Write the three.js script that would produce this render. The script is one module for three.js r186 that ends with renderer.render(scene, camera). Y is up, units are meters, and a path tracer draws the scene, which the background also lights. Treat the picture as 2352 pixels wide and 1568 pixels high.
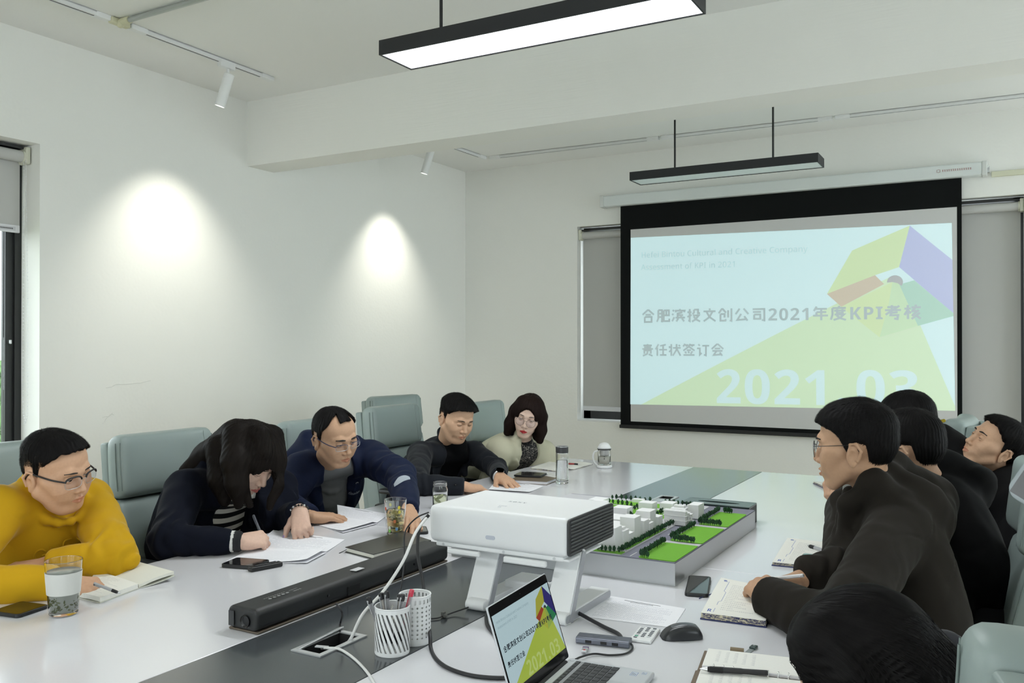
import * as THREE from 'three';
import { RoundedBoxGeometry } from 'three/addons/geometries/RoundedBoxGeometry.js';
import { mergeGeometries, mergeVertices, toCreasedNormals } from 'three/addons/utils/BufferGeometryUtils.js';
import { RectAreaLightUniformsLib } from 'three/addons/lights/RectAreaLightUniformsLib.js';
import { ImprovedNoise } from 'three/addons/math/ImprovedNoise.js';

// ---------- camera, sky, lights, exposure ----------
const scene = new THREE.Scene();
const FOC = 2010, YAW = 29.4 * Math.PI / 180, PITCH = 0.29 * Math.PI / 180;
const camera = new THREE.PerspectiveCamera(2 * Math.atan(784 / FOC) * 180 / Math.PI, 2352 / 1568, 0.05, 200);
camera.position.set(0, 1.36, 0);
camera.rotation.set(PITCH, YAW, 0, 'YXZ');
camera.updateMatrixWorld();
const renderer = new THREE.WebGLRenderer({ antialias: true });
renderer.toneMapping = THREE.LinearToneMapping;
renderer.toneMappingExposure = 0.86;
renderer.shadowMap.enabled = true;
RectAreaLightUniformsLib.init();
scene.background = new THREE.Color(0.90, 0.945, 1.0);           // flat overcast winter sky
scene.backgroundIntensity = 6.0;
const LAMP_L = 30, SPOT_I = 4.2, SIDE_L = 1.2;               // radiance of the pendant lamps, spot strength, daylight in the side windows

// ---------- helpers ----------
const V = (x, y, z) => new THREE.Vector3(x, y, z);
const PI = Math.PI;
const RIGHT = V(Math.cos(YAW), 0, -Math.sin(YAW));
const at = (u, v, d) => V((u - 1176) / FOC * d, -(v - 784) / FOC * d, -d).applyEuler(camera.rotation).add(camera.position);   // the point d metres deep that the photograph shows at (u, v)
let seed = 7;
const rnd = () => { seed = (seed + 0x6d2b79f5) | 0; let t = Math.imul(seed ^ (seed >>> 15), 1 | seed); t = (t + Math.imul(t ^ (t >>> 7), 61 | t)) ^ t; return ((t ^ (t >>> 14)) >>> 0) / 4294967296; };
const rr = (a, b) => a + (b - a) * rnd();
const perlin = new ImprovedNoise();
const noise = (x, y, z) => perlin.noise(x + 91.3, y + 47.1, z + 13.7);
const clamp = (x, a, b) => Math.min(b, Math.max(a, x));
const sstep = (a, b, x) => { const t = clamp((x - a) / (b - a), 0, 1); return t * t * (3 - 2 * t); };
const used = new Map();
function numbered(name) { const n = used.get(name) || 0; used.set(name, n + 1); return n ? name + '_' + String(n).padStart(3, '0') : name; }
function shadows(o) { o.traverse((m) => { if (m.isMesh) { m.castShadow = true; m.receiveShadow = true; } }); return o; }
function clean(g) {
  if (g.index) g = g.toNonIndexed();
  if (!g.attributes.normal) g.computeVertexNormals();
  for (const k of Object.keys(g.attributes)) if (!['position', 'normal', 'uv', 'color'].includes(k)) g.deleteAttribute(k);
  return g;
}
function merge(list) {
  if (!Array.isArray(list)) return list;
  if (list.length === 1) return list[0];
  list = list.map(clean);
  const uv = list.every((g) => g.attributes.uv), col = list.some((g) => g.attributes.color);
  for (const g of list) {
    if (!uv) g.deleteAttribute('uv');
    if (col && !g.attributes.color) g.setAttribute('color', new THREE.BufferAttribute(new Float32Array(g.attributes.position.count * 3).fill(1), 3));
  }
  return mergeGeometries(list);
}
function obj(name, geo, mat, parent) {
  const m = new THREE.Mesh(merge(geo), mat);
  m.name = parent ? name : numbered(name);
  m.castShadow = m.receiveShadow = true;
  (parent || scene).add(m);
  return m;
}
function tag(o, label, category, group) { o.userData.label = label; o.userData.category = category; if (group) o.userData.group = group; return o; }
function thing(name, label, category, p = [0, 0, 0], turn = 0, group) {
  const o = new THREE.Group(); o.name = numbered(name); scene.add(o);
  Array.isArray(p) ? o.position.set(...p) : o.position.copy(p); o.rotation.y = turn;
  return tag(o, label, category, group);
}
function struct(name, geo, mat, parent) { const m = obj(name, geo, mat, parent); if (!parent) { m.name = name; m.userData.kind = 'structure'; } return m; }
function partLabel(m, label) { m.userData.label = label; return m; }
const T = (g, x = 0, y = 0, z = 0, rx = 0, ry = 0, rz = 0) => { if (rx || ry || rz) g.applyMatrix4(new THREE.Matrix4().makeRotationFromEuler(new THREE.Euler(rx, ry, rz))); return g.translate(x, y, z); };
const box = (w, h, d, x = 0, y = 0, z = 0) => new THREE.BoxGeometry(w, h, d).translate(x, y, z);
const boxAB = (x0, x1, y0, y1, z0, z1) => box(x1 - x0, y1 - y0, z1 - z0, (x0 + x1) / 2, (y0 + y1) / 2, (z0 + z1) / 2);
const rbox = (w, h, d, r = 0.004, x = 0, y = 0, z = 0, s = 2) => new RoundedBoxGeometry(w, h, d, s, Math.min(r, w / 2.01, h / 2.01, d / 2.01)).translate(x, y, z);
const cyl = (r0, r1, h, x = 0, y = 0, z = 0, n = 24) => new THREE.CylinderGeometry(r0, r1, h, n).translate(x, y, z);
const lathe = (pts, n = 40) => new THREE.LatheGeometry(pts.map((p) => new THREE.Vector2(p[0], p[1])), n);
const tube = (pts, r, n = 40, s = 10, closed = false) => new THREE.TubeGeometry(new THREE.CatmullRomCurve3(pts.map((p) => p.isVector3 ? p : V(...p)), closed, 'centripetal'), n, r, s, closed);
function rod(a, b, r, n = 10, r1 = r) {   // a straight round bar from a to b
  const d = b.clone().sub(a), g = new THREE.CylinderGeometry(r1, r, d.length(), n);
  return g.applyQuaternion(new THREE.Quaternion().setFromUnitVectors(V(0, 1, 0), d.clone().normalize())).translate((a.x + b.x) / 2, (a.y + b.y) / 2, (a.z + b.z) / 2);
}
function plate(pts, h, bevel = 0.001) {   // outline in x, z extruded upwards by h
  const s = new THREE.Shape(pts.map((p) => new THREE.Vector2(p[0], -p[1])));
  return new THREE.ExtrudeGeometry(s, { depth: h - 2 * bevel, bevelEnabled: bevel > 0, bevelThickness: bevel, bevelSize: bevel, bevelOffset: -bevel, bevelSegments: 2, curveSegments: 8 }).rotateX(-PI / 2).translate(0, bevel, 0);
}
function roundRect(w, h, r, x = 0, y = 0) {
  const s = new THREE.Shape(), a = x - w / 2, b = x + w / 2, c = y - h / 2, d = y + h / 2;
  s.moveTo(a + r, c); s.lineTo(b - r, c); s.absarc(b - r, c + r, r, -PI / 2, 0); s.lineTo(b, d - r); s.absarc(b - r, d - r, r, 0, PI / 2);
  s.lineTo(a + r, d); s.absarc(a + r, d - r, r, PI / 2, PI); s.lineTo(a, c + r); s.absarc(a + r, c + r, r, PI, PI * 1.5);
  return s;
}
function cushion(w, h, d, r, fn, n = [18, 18, 6]) {   // a padded block: rounded all round, then shaped by fn
  let g = new THREE.BoxGeometry(2, 2, 2, ...n); g.deleteAttribute('uv'); g.deleteAttribute('normal');
  const p = g.attributes.position, H = [w / 2, h / 2, d / 2], q = [0, 0, 0];
  for (let i = 0; i < p.count; i++) {
    const o = [p.getX(i), p.getY(i), p.getZ(i)].map((t, k) => Math.sin(t * PI / 2) * H[k]);
    let l = 0;
    for (let k = 0; k < 3; k++) { q[k] = clamp(o[k], -(H[k] - r), H[k] - r); l += (o[k] - q[k]) ** 2; }
    l = Math.sqrt(l) || 1;
    const v = V(q[0] + (o[0] - q[0]) / l * r, q[1] + (o[1] - q[1]) / l * r, q[2] + (o[2] - q[2]) / l * r);
    if (fn) fn(v);
    p.setXYZ(i, v.x, v.y, v.z);
  }
  g = mergeVertices(g, 1e-5); g.computeVertexNormals();
  return g;
}
function bend(g, fn) { const p = g.attributes.position, v = V(0, 0, 0); for (let i = 0; i < p.count; i++) { v.fromBufferAttribute(p, i); fn(v); p.setXYZ(i, v.x, v.y, v.z); } g.computeVertexNormals(); return g; }
function canvasTex(w, h, draw, opt = {}) {
  const c = document.createElement('canvas'); c.width = w; c.height = h;
  draw(c.getContext('2d'), w, h);
  const t = new THREE.CanvasTexture(c);
  if (!opt.data) t.colorSpace = THREE.SRGBColorSpace;
  if (opt.repeat) { t.wrapS = t.wrapT = THREE.RepeatWrapping; t.repeat.set(...opt.repeat); }
  return t;
}
function noiseTex(n, f) {
  const d = new Uint8Array(n * n * 4);
  for (let y = 0; y < n; y++) for (let x = 0; x < n; x++) { const v = clamp(f(x / n, y / n), 0, 1) * 255; d.set([v, v, v, 255], (y * n + x) * 4); }
  const t = new THREE.DataTexture(d, n, n); t.magFilter = THREE.LinearFilter; t.wrapS = t.wrapT = THREE.RepeatWrapping; t.needsUpdate = true;
  return t;
}
const std = (c, rough = 0.6, o = {}) => new THREE.MeshStandardMaterial({ color: typeof c === 'number' ? c : new THREE.Color().setRGB(...c), roughness: rough, ...o });
const phys = (c, rough = 0.5, o = {}) => new THREE.MeshPhysicalMaterial({ color: typeof c === 'number' ? c : new THREE.Color().setRGB(...c), roughness: rough, ...o });

// ---------- materials ----------
const wrap = (f, n) => noiseTex(n, f);
const plasterBump = wrap((x, y) => 0.5 + 0.3 * noise(x * 60, y * 60, 0) + 0.25 * noise(x * 17, y * 17, 5), 256);
const leatherBump = wrap((x, y) => 0.5 + 0.5 * noise(x * 64, y * 64, 2), 256);
const clothBump = wrap((x, y) => 0.5 + 0.22 * Math.sin(x * PI * 128) * Math.sin(y * PI * 128) + 0.4 * noise(x * 70, y * 70, 8), 256);
const M = {
  wall: std([0.86, 0.86, 0.82], 0.9, { bumpMap: plasterBump, bumpScale: 0.0009 }),
  ceiling: std([0.86, 0.86, 0.84], 0.95),
  floor: std([0.55, 0.47, 0.34], 0.45),
  skirting: std([0.5, 0.5, 0.5], 0.5),
  white: std([0.82, 0.83, 0.83], 0.4),
  whiteMetal: std([0.78, 0.79, 0.79], 0.35),
  tableWhite: phys([0.74, 0.74, 0.77], 0.15),
  tableDark: phys([0.06, 0.068, 0.075], 0.18, { ior: 1.58 }),
  seam: std([0.25, 0.24, 0.24], 0.6),
  black: std([0.012, 0.012, 0.013], 0.45),
  blackMatt: std([0.015, 0.015, 0.016], 0.75),
  blackGloss: phys([0.008, 0.008, 0.009], 0.08),
  frameBlack: std([0.012, 0.013, 0.014], 0.4),
  blind: std([0.52, 0.52, 0.50], 0.85),
  blindBar: std([0.72, 0.72, 0.74], 0.4),
  ivory: std([0.66, 0.66, 0.55], 0.45),
  steel: std([0.62, 0.63, 0.64], 0.3, { metalness: 0.9 }),
  alu: std([0.60, 0.61, 0.62], 0.38, { metalness: 0.55 }),
  chrome: std([0.8, 0.8, 0.8], 0.12, { metalness: 1 }),
  leather: phys([0.275, 0.335, 0.32], 0.42),
  leatherDark: std([0.19, 0.235, 0.225], 0.55),
  paper: std([0.86, 0.86, 0.90], 0.8),
  glass: phys([1, 1, 1], 0.02, { transmission: 1, thickness: 0.01, ior: 1.45 }),
  pane: phys([0.95, 0.98, 0.97], 0.02, { transmission: 1, thickness: 0, ior: 1.45 }),
  lens: phys([0.97, 0.98, 1], 0.02, { transmission: 1, thickness: 0, ior: 1.35 }),
  cableBlack: std([0.015, 0.015, 0.017], 0.5),
  cableWhite: std([0.72, 0.72, 0.70], 0.5),
};
// ---------- the room ----------
const WX = -4.133, BZ = -6.5, CH = 2.889, RX = 2.4, NZ = 3.2, TH = 0.22;
const wallWithHoles = (len, h, holes, th) => {   // outline in (along, up), extruded th
  const s = new THREE.Shape([[0, 0], [len, 0], [len, h], [0, h]].map((p) => new THREE.Vector2(...p)));
  for (const [a, b, c, d] of holes) s.holes.push(new THREE.Path([[a, c], [a, d], [b, d], [b, c]].map((p) => new THREE.Vector2(...p))));
  return new THREE.ExtrudeGeometry(s, { depth: th, bevelEnabled: false });
};
const LW = { z0: -2.606, z1: -0.55, y0: 0.45, y1: 2.353 };                        // left window opening
const BW = [[-3.05, -1.75, 0.748, 2.335], [-1.15, 0.108, 0.748, 2.335]];           // the two openings in the screen wall
const SW = [[-6.3, -4.3, 0.12, 2.6], [-3.5, -2.0, 0.75, 2.2], [-1.3, 0.7, 0.75, 2.2]]; // windows in the wall behind the right-hand seats
struct('floor', box(RX - WX + 2 * TH, 0.12, NZ - BZ + 2 * TH, (RX + WX) / 2, -0.06, (NZ + BZ) / 2), M.floor);
struct('ceiling', box(RX - WX + 2 * TH, 0.15, NZ - BZ + 2 * TH, (RX + WX) / 2, CH + 0.075, (NZ + BZ) / 2), M.ceiling);
const Lz = NZ - BZ;
struct('wall_left', wallWithHoles(Lz + 2 * TH, CH, [[LW.z0 - BZ + TH, LW.z1 - BZ + TH, LW.y0, LW.y1]], TH).rotateY(-PI / 2).translate(WX, 0, BZ - TH), M.wall);
struct('wall_back', wallWithHoles(RX - WX, CH, BW.map(([a, b, c, d]) => [a - WX, b - WX, c, d]), TH).translate(WX, 0, BZ - TH), M.wall);
struct('wall_right', wallWithHoles(Lz + 2 * TH, CH, SW.map(([a, b, c, d]) => [a - BZ + TH, b - BZ + TH, c, d]), TH).rotateY(-PI / 2).translate(RX + TH, 0, BZ - TH), M.wall);
const NW = [[-3.7, -2.2, 0.75, 2.3], [-1.9, -0.4, 0.75, 2.3], [0.1, 1.6, 0.75, 2.3]];                           // windows in the wall behind the camera
struct('wall_near', wallWithHoles(RX - WX, CH, NW.map(([a, b, c, d]) => [a - WX, b - WX, c, d]), TH).translate(WX, 0, NZ), M.wall);
struct('beam', boxAB(WX, RX, 2.484, CH, -4.185, -3.957), M.wall).name = 'ceiling_beam';
for (const [n, g] of [['left', boxAB(WX, WX + 0.012, 0, 0.09, BZ, NZ)], ['back', boxAB(WX + 0.012, RX, 0, 0.09, BZ, BZ + 0.012)], ['right', boxAB(RX - 0.012, RX, 0, 0.09, BZ + 0.012, NZ)]]) struct('baseboard_' + n, g, M.skirting);
// fine hairline cracks in the plaster of the left wall
{
  const crack = std([0.74, 0.74, 0.71], 0.95), G = [];
  for (const [z, y, n, len, dy] of [[-2.97, 1.145, 9, 0.28, 0.02], [-2.95, 0.955, 5, 0.06, 0.05], [-2.95, 0.985, 4, 0.07, 0.01]]) {
    const pts = []; for (let i = 0; i <= n; i++) pts.push(V(WX + 0.0002, y + dy * i / n + rr(-0.006, 0.006), z - len * i / n));
    G.push(tube(pts, 0.0011, n * 3, 4));
  }
  struct('plaster_cracks', G, crack).name = 'trim_1';
}
// left window: black frame set back in the opening, panes, blind, bead chain
{
  const w = new THREE.Group(); w.name = 'window_1'; w.userData.kind = 'structure'; scene.add(w);
  const X = WX - 0.15, X1 = WX - 0.205, z0 = LW.z0, z1 = LW.z1, y0 = LW.y0, y1 = LW.y1;
  obj('window_frame', [boxAB(X1, X, y0, y1, z0, z0 + 0.034), boxAB(X1, X, y0, y1, z1 - 0.055, z1), boxAB(X1, X, y1 - 0.06, y1, z0, z1), boxAB(X1, X, y0, y0 + 0.06, z0, z1)], M.frameBlack, w);
  for (const [a, b, dx] of [[z0 + 0.034, -1.56, 0], [-1.60, z1 - 0.055, -0.02]]) {
    const s = obj('sash', [boxAB(X1 + 0.01 + dx, X - 0.012 + dx, y0 + 0.06, y1 - 0.06, a, a + 0.04), boxAB(X1 + 0.01 + dx, X - 0.012 + dx, y0 + 0.06, y1 - 0.06, b - 0.075, b), boxAB(X1 + 0.01 + dx, X - 0.012 + dx, y0 + 0.06, y0 + 0.14, a, b), boxAB(X1 + 0.01 + dx, X - 0.012 + dx, y1 - 0.14, y1 - 0.06, a, b)], M.frameBlack, w);
    obj('pane', box(0.006, y1 - y0 - 0.28, b - a - 0.115, X1 + 0.03 + dx, (y0 + y1) / 2, (a + b) / 2 - 0.0175), M.pane, s);
  }
  obj('handle', [rbox(0.02, 0.02, 0.012, 0.003, X - 0.006, 1.38, z0 + 0.055)], M.steel, w);
  obj('window_sill', rbox(0.13, 0.02, z1 - z0, 0.004, WX - 0.06, y0 + 0.01, (z0 + z1) / 2), M.white, w);
}
function blind(label, cx, cz, alongX, w, top, bottom, opt = {}) {
  const t = thing('roller_blind', label, 'blind', [cx, 0, cz], alongX ? 0 : PI / 2);
  obj('roller', T(new THREE.CylinderGeometry(0.029, 0.029, w - 0.03, 28), 0, top - 0.05, 0, 0, 0, PI / 2), M.blind, t);
  obj('fabric', [boxAB(-w / 2 + 0.008, w / 2 - 0.008, bottom, top - 0.05, -0.0305, -0.029)], M.blind, t);
  obj('bottom_bar', rbox(w - 0.02, 0.038, 0.014, 0.004, 0, bottom - 0.017, -0.029), M.blindBar, t);
  for (const s of [-1, 1]) obj('bracket', [rbox(0.022, 0.085, 0.07, 0.006, s * (w / 2 - 0.002), top - 0.045, 0), T(new THREE.CylinderGeometry(0.033, 0.033, 0.012, 24), s * (w / 2 - 0.016), top - 0.05, 0, 0, 0, PI / 2)], M.ivory, t);
  if (opt.valance !== false) obj('headrail', boxAB(-w / 2, w / 2, top - 0.014, top - 0.002, -0.045, 0.012), M.black, t);
  return t;
}
{
  const b = blind('grey roller blind lowered a third over the left window', WX - 0.1, (LW.z0 + LW.z1) / 2, false, LW.z1 - LW.z0 - 0.03, 2.345, 1.955);
  const lab = canvasTex(256, 32, (c) => { c.fillStyle = '#c4c4c8'; c.fillRect(0, 0, 256, 32); c.fillStyle = '#222'; c.fillRect(6, 8, 72, 16); c.fillStyle = '#444'; c.fillRect(92, 6, 12, 20); c.fillRect(108, 6, 6, 20); for (let i = 0; i < 9; i++) c.fillRect(130 + i * 12, 11, 9, 10); });
  obj('label_strip', T(new THREE.PlaneGeometry(0.16, 0.02), 0.90, 1.938, -0.0213), std(0xffffff, 0.5, { map: lab }), b);
  const ch = [], z = LW.z0 + 0.03;
  for (let i = 0; i < 150; i++) {   // the bead chain, a closed loop
    const a = i / 150, x = WX - 0.085 + (a < 0.5 ? 0 : 0.055) * 1, y = a < 0.46 ? 2.28 - a / 0.46 * 1.25 : a < 0.54 ? 1.03 - 0.05 * Math.sin((a - 0.46) / 0.08 * PI) : 1.03 + (a - 0.54) / 0.46 * 1.25;
    const xx = a < 0.46 ? WX - 0.085 : a < 0.54 ? WX - 0.085 + 0.055 * (a - 0.46) / 0.08 : WX - 0.03 - 0.02 * Math.max(0, (y - 1.6)) / 0.7;
    ch.push(new THREE.IcosahedronGeometry(0.0028, 0).translate(xx, y, z + 0.012 * (x > WX - 0.06)));
  }
  ch.push(tube([V(WX - 0.085, 2.28, z), V(WX - 0.085, 1.05, z), V(WX - 0.0575, 0.985, z), V(WX - 0.03, 1.05, z + 0.01), V(WX - 0.05, 2.28, z + 0.01)], 0.0008, 80, 4));
  tag(obj('bead_chain', ch, M.white), 'white bead chain looped beside the left window', 'chain');
}
// windows of the screen wall and of the right wall
BW.forEach(([a, b, c, d], i) => {
  const w = new THREE.Group(); w.name = 'window_' + (i + 2); w.userData.kind = 'structure'; scene.add(w);
  const Z = BZ - 0.13, Z1 = BZ - 0.19;
  obj('window_frame', [boxAB(a, a + 0.06, c, d, Z1, Z), boxAB(b - 0.06, b, c, d, Z1, Z), boxAB(a, b, c, c + 0.09, Z1, Z), boxAB(a, b, d - 0.06, d, Z1, Z), boxAB((a + b) / 2 - 0.04, (a + b) / 2 + 0.04, c, d, Z1, Z)], M.frameBlack, w);
  for (const s of [0, 1]) obj('pane', boxAB(s ? (a + b) / 2 + 0.04 : a + 0.06, s ? b - 0.06 : (a + b) / 2 - 0.04, c + 0.09, d - 0.06, Z1 + 0.02, Z1 + 0.026), M.pane, w);
  obj('window_sill', rbox(b - a, 0.014, 0.12, 0.003, (a + b) / 2, c + 0.007, BZ - 0.06), M.white, w);
  blind(i ? 'grey roller blind drawn down on the right of the projection screen' : 'grey roller blind drawn down on the left of the projection screen', (a + b) / 2, BZ - 0.05, true, b - a - 0.02, d - 0.02, 0.865);
});
SW.forEach(([a, b, c, d], i) => {
  const w = new THREE.Group(); w.name = 'window_' + (i + 4); w.userData.kind = 'structure'; scene.add(w);
  const X = RX + 0.13, X1 = RX + 0.19;
  obj('window_frame', [boxAB(X, X1, c, d, a, a + 0.06), boxAB(X, X1, c, d, b - 0.06, b), boxAB(X, X1, c, c + 0.06, a, b), boxAB(X, X1, d - 0.06, d, a, b), boxAB(X, X1, c, d, (a + b) / 2 - 0.03, (a + b) / 2 + 0.03)], M.frameBlack, w);
  for (const s of [0, 1]) obj('pane', boxAB(X + 0.02, X + 0.026, c + 0.06, d - 0.06, s ? (a + b) / 2 + 0.03 : a + 0.06, s ? b - 0.06 : (a + b) / 2 - 0.03), M.pane, w);
});
NW.forEach(([a, b, c, d], i) => {
  const w = new THREE.Group(); w.name = 'window_' + (i + 7); w.userData.kind = 'structure'; scene.add(w);
  const Z = NZ + 0.13, Z1 = NZ + 0.19;
  obj('window_frame', [boxAB(a, a + 0.06, c, d, Z, Z1), boxAB(b - 0.06, b, c, d, Z, Z1), boxAB(a, b, c, c + 0.06, Z, Z1), boxAB(a, b, d - 0.06, d, Z, Z1), boxAB((a + b) / 2 - 0.03, (a + b) / 2 + 0.03, c, d, Z, Z1)], M.frameBlack, w);
  for (const s of [0, 1]) obj('pane', boxAB(s ? (a + b) / 2 + 0.03 : a + 0.06, s ? b - 0.06 : (a + b) / 2 - 0.03, c + 0.06, d - 0.06, Z + 0.02, Z + 0.026), M.pane, w);
});
// outdoors seen through the left window
{
  const lawn = struct('ground_outside', box(40, 0.1, 40, WX - TH - 20.3, -0.4, -5), std([0.12, 0.16, 0.06], 0.95)); lawn.name = 'ground';
  for (const [x, z, h, label] of [[-11.5, -6.9, 1.55, 'rounded green evergreen tree outside the left window'], [-15, -8.2, 1.3, 'pale green tree farther off outside the left window']]) {
    const t = thing('evergreen_tree', label, 'tree', [x, -0.35, z]);
    obj('trunk', cyl(0.06, 0.1, 0.8, 0, 0.4, 0, 10), std([0.12, 0.08, 0.05], 0.9), t);
    const leaf = [], base = new THREE.ConeGeometry(0.06, 0.22, 4, 1);
    for (let i = 0; i < 900; i++) { const yy = rr(0.3, h), r = 0.85 * Math.pow(1 - (yy - 0.3) / (h - 0.2), 0.7) * Math.sqrt(rr(0.3, 1)), a = rr(0, 6.28); leaf.push(T(base.clone(), Math.cos(a) * r, yy, Math.sin(a) * r, rr(-0.8, 0.8), a, rr(-0.8, 0.8))); }
    obj('foliage', leaf, std([0.10, 0.20, 0.06], 0.8), t).userData.kind = 'stuff';
  }
  tag(obj('utility_pole', [cyl(0.05, 0.07, 7, -26, 3.2, -14.4, 10), box(0.05, 0.06, 1.4, -26, 6.0, -14.4), box(0.05, 0.06, 1.0, -26, 5.4, -14.4)], std([0.35, 0.36, 0.38], 0.8)), 'grey utility pole far outside the left window', 'pole');
}

// ---------- ceiling track, pipe, spots ----------
const TRY = CH;
function track(label, a, b, ends) {
  const t = thing('lighting_track', label, 'lighting track', a), v = V(b[0] - a[0], 0, b[2] - a[2]), L = v.length();
  t.rotation.y = Math.atan2(-v.z, v.x);
  obj('rail', [boxAB(0, L, -0.022, 0, -0.017, -0.006), boxAB(0, L, -0.022, 0, 0.006, 0.017), boxAB(0, L, -0.006, 0, -0.017, 0.017)], M.whiteMetal, t);
  obj('slot', boxAB(0.03, L - 0.03, -0.0205, -0.006, -0.006, 0.006), M.black, t);
  for (const s of ends) obj('connector', rbox(0.09, 0.024, 0.037, 0.003, clamp(s, 0.045, L - 0.045), -0.012, 0), M.white, t);
  return t;
}
track('white lighting track on the ceiling along the left wall, nearest the camera', [-3.64, TRY, -1.2], [-3.62, TRY, -2.63], [1.4]);
track('white lighting track on the ceiling along the left wall, carrying a spotlight', [-3.62, TRY, -2.72], [-3.636, TRY, -3.668], [0.05, 0.9]);
track('short white lighting track behind the ceiling beam along the left wall', [-3.70, TRY, -4.25], [-3.66, TRY, -6.05], [1.75]);
track('left white lighting track on the ceiling above the projection screen', [-3.62, TRY, -6.06], [-2.2, TRY, -6.09], [0.05, 1.38]);
track('middle white lighting track on the ceiling above the projection screen', [-2.18, TRY, -6.09], [-1.0, TRY, -6.12], [0.04, 1.14]);
track('right white lighting track on the ceiling above the projection screen', [-0.98, TRY, -6.12], [1.6, TRY, -6.18], [0.04]);
{
  const t = thing('conduit_pipe', 'grey conduit pipe branching off the ceiling track to the right', 'pipe', [-3.6, CH - 0.016, -2.66]);
  obj('pipe', rod(V(0.05, 0, 0), V(1.9, 0, 0.02), 0.0125, 14), std([0.42, 0.44, 0.43], 0.4, { metalness: 0.4 }), t);
  obj('elbow', [T(new THREE.CylinderGeometry(0.017, 0.017, 0.05, 16), 0.04, 0, 0, 0, 0, PI / 2), new THREE.SphereGeometry(0.021, 16, 12).translate(0, -0.006, 0), rbox(0.035, 0.03, 0.10, 0.008, -0.01, 0, 0.0)], std([0.62, 0.60, 0.42], 0.5), t);
}
function spot(label, pivot, dir, aim) {
  const t = thing('track_spotlight', label, 'spotlight', pivot), d = V(...dir).normalize();
  obj('adapter', [rbox(0.032, 0.04, 0.10, 0.004, 0, 0.075, 0.01), cyl(0.008, 0.008, 0.05, 0, 0.038, 0, 12)], M.white, t);
  const q = new THREE.Quaternion().setFromUnitVectors(V(0, -1, 0), d), mv = (g) => g.applyQuaternion(q);
  obj('housing', mv(lathe([[0, 0.03], [0.025, 0.03], [0.0275, 0.026], [0.0275, -0.15], [0.024, -0.15], [0.024, -0.143], [0, -0.143]], 32)), M.white, t);
  obj('lamp_lens', mv(new THREE.CircleGeometry(0.0238, 28).rotateX(PI / 2).translate(0, -0.1495, 0)), std([1, 1, 0.96], 0.4, { emissive: new THREE.Color(1, 0.98, 0.9), emissiveIntensity: 3 }), t);
  const L = new THREE.SpotLight(new THREE.Color(1.0, 0.97, 0.86), SPOT_I, 0, 0.74, 1.0);
  L.shadow.radius = 1.2; L.castShadow = true;
  L.position.copy(t.position).addScaledVector(d, 0.16); L.target.position.set(...aim); scene.add(L, L.target); L.name = 'spot_lamp';
}
spot('white cylinder spotlight on the ceiling track, in front of the beam', [-3.628, CH - 0.1, -3.335], [-0.30, -1, 0.12], [-4.133, 1.2, -3.37]);
spot('white cylinder spotlight half hidden behind the ceiling beam', [-3.72, CH - 0.105, -5.36], [-0.30, -1, 0.1], [-4.133, 1.3, -5.39]);

// ---------- pendant lamps ----------
function pendant(label, x0, x1, y, z0, z1, lit, rods) {
  const t = thing('pendant_lamp', label, 'lamp', [(x0 + x1) / 2, y, (z0 + z1) / 2]), w = x1 - x0, d = z1 - z0, h = 0.053, k = 0.006;
  obj('housing', [boxAB(-w / 2, w / 2, 0.012, h, -d / 2, d / 2), boxAB(-w / 2, w / 2, 0, 0.012, -d / 2, -d / 2 + k), boxAB(-w / 2, w / 2, 0, 0.012, d / 2 - k, d / 2), boxAB(-w / 2, -w / 2 + k, 0, 0.012, -d / 2 + k, d / 2 - k), boxAB(w / 2 - k, w / 2, 0, 0.012, -d / 2 + k, d / 2 - k)], std([0.011, 0.012, 0.015], 0.55), t);
  obj('lamp_diffuser', boxAB(-w / 2 + k, w / 2 - k, 0.003, 0.011, -d / 2 + k, d / 2 - k), lit ? std([0.9, 0.92, 0.95], 0.5, { emissive: new THREE.Color(0.93, 0.97, 1), emissiveIntensity: 1.6 }) : std([0.7, 0.75, 0.74], 0.35), t);
  for (const rx of rods) obj('suspension_rod', cyl(0.006, 0.006, CH - y - h, rx - t.position.x, h + (CH - y - h) / 2, 0, 12), M.black, t);
  if (lit) {
    const L = new THREE.RectAreaLight(new THREE.Color(0.93, 0.965, 1), LAMP_L, w - 2 * k, d - 2 * k);
    L.position.set(t.position.x, y - 0.002, t.position.z); L.rotation.x = -PI / 2; L.name = 'pendant_glow'; scene.add(L);
  }
}
pendant('glowing long black pendant lamp at the top of the picture', -1.95, -0.815, 2.4, -2.685, -2.49, true, [-1.748, -1.02]);
pendant('unlit long black pendant lamp in front of the screen', -2.056, -0.918, 2.4, -5.345, -5.155, false, [-1.792, -1.19]);
pendant('glowing pendant lamp over the near end of the table, behind the camera', -1.95, -0.815, 2.4, 0.35, 0.545, true, [-1.75, -1.02]);

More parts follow.
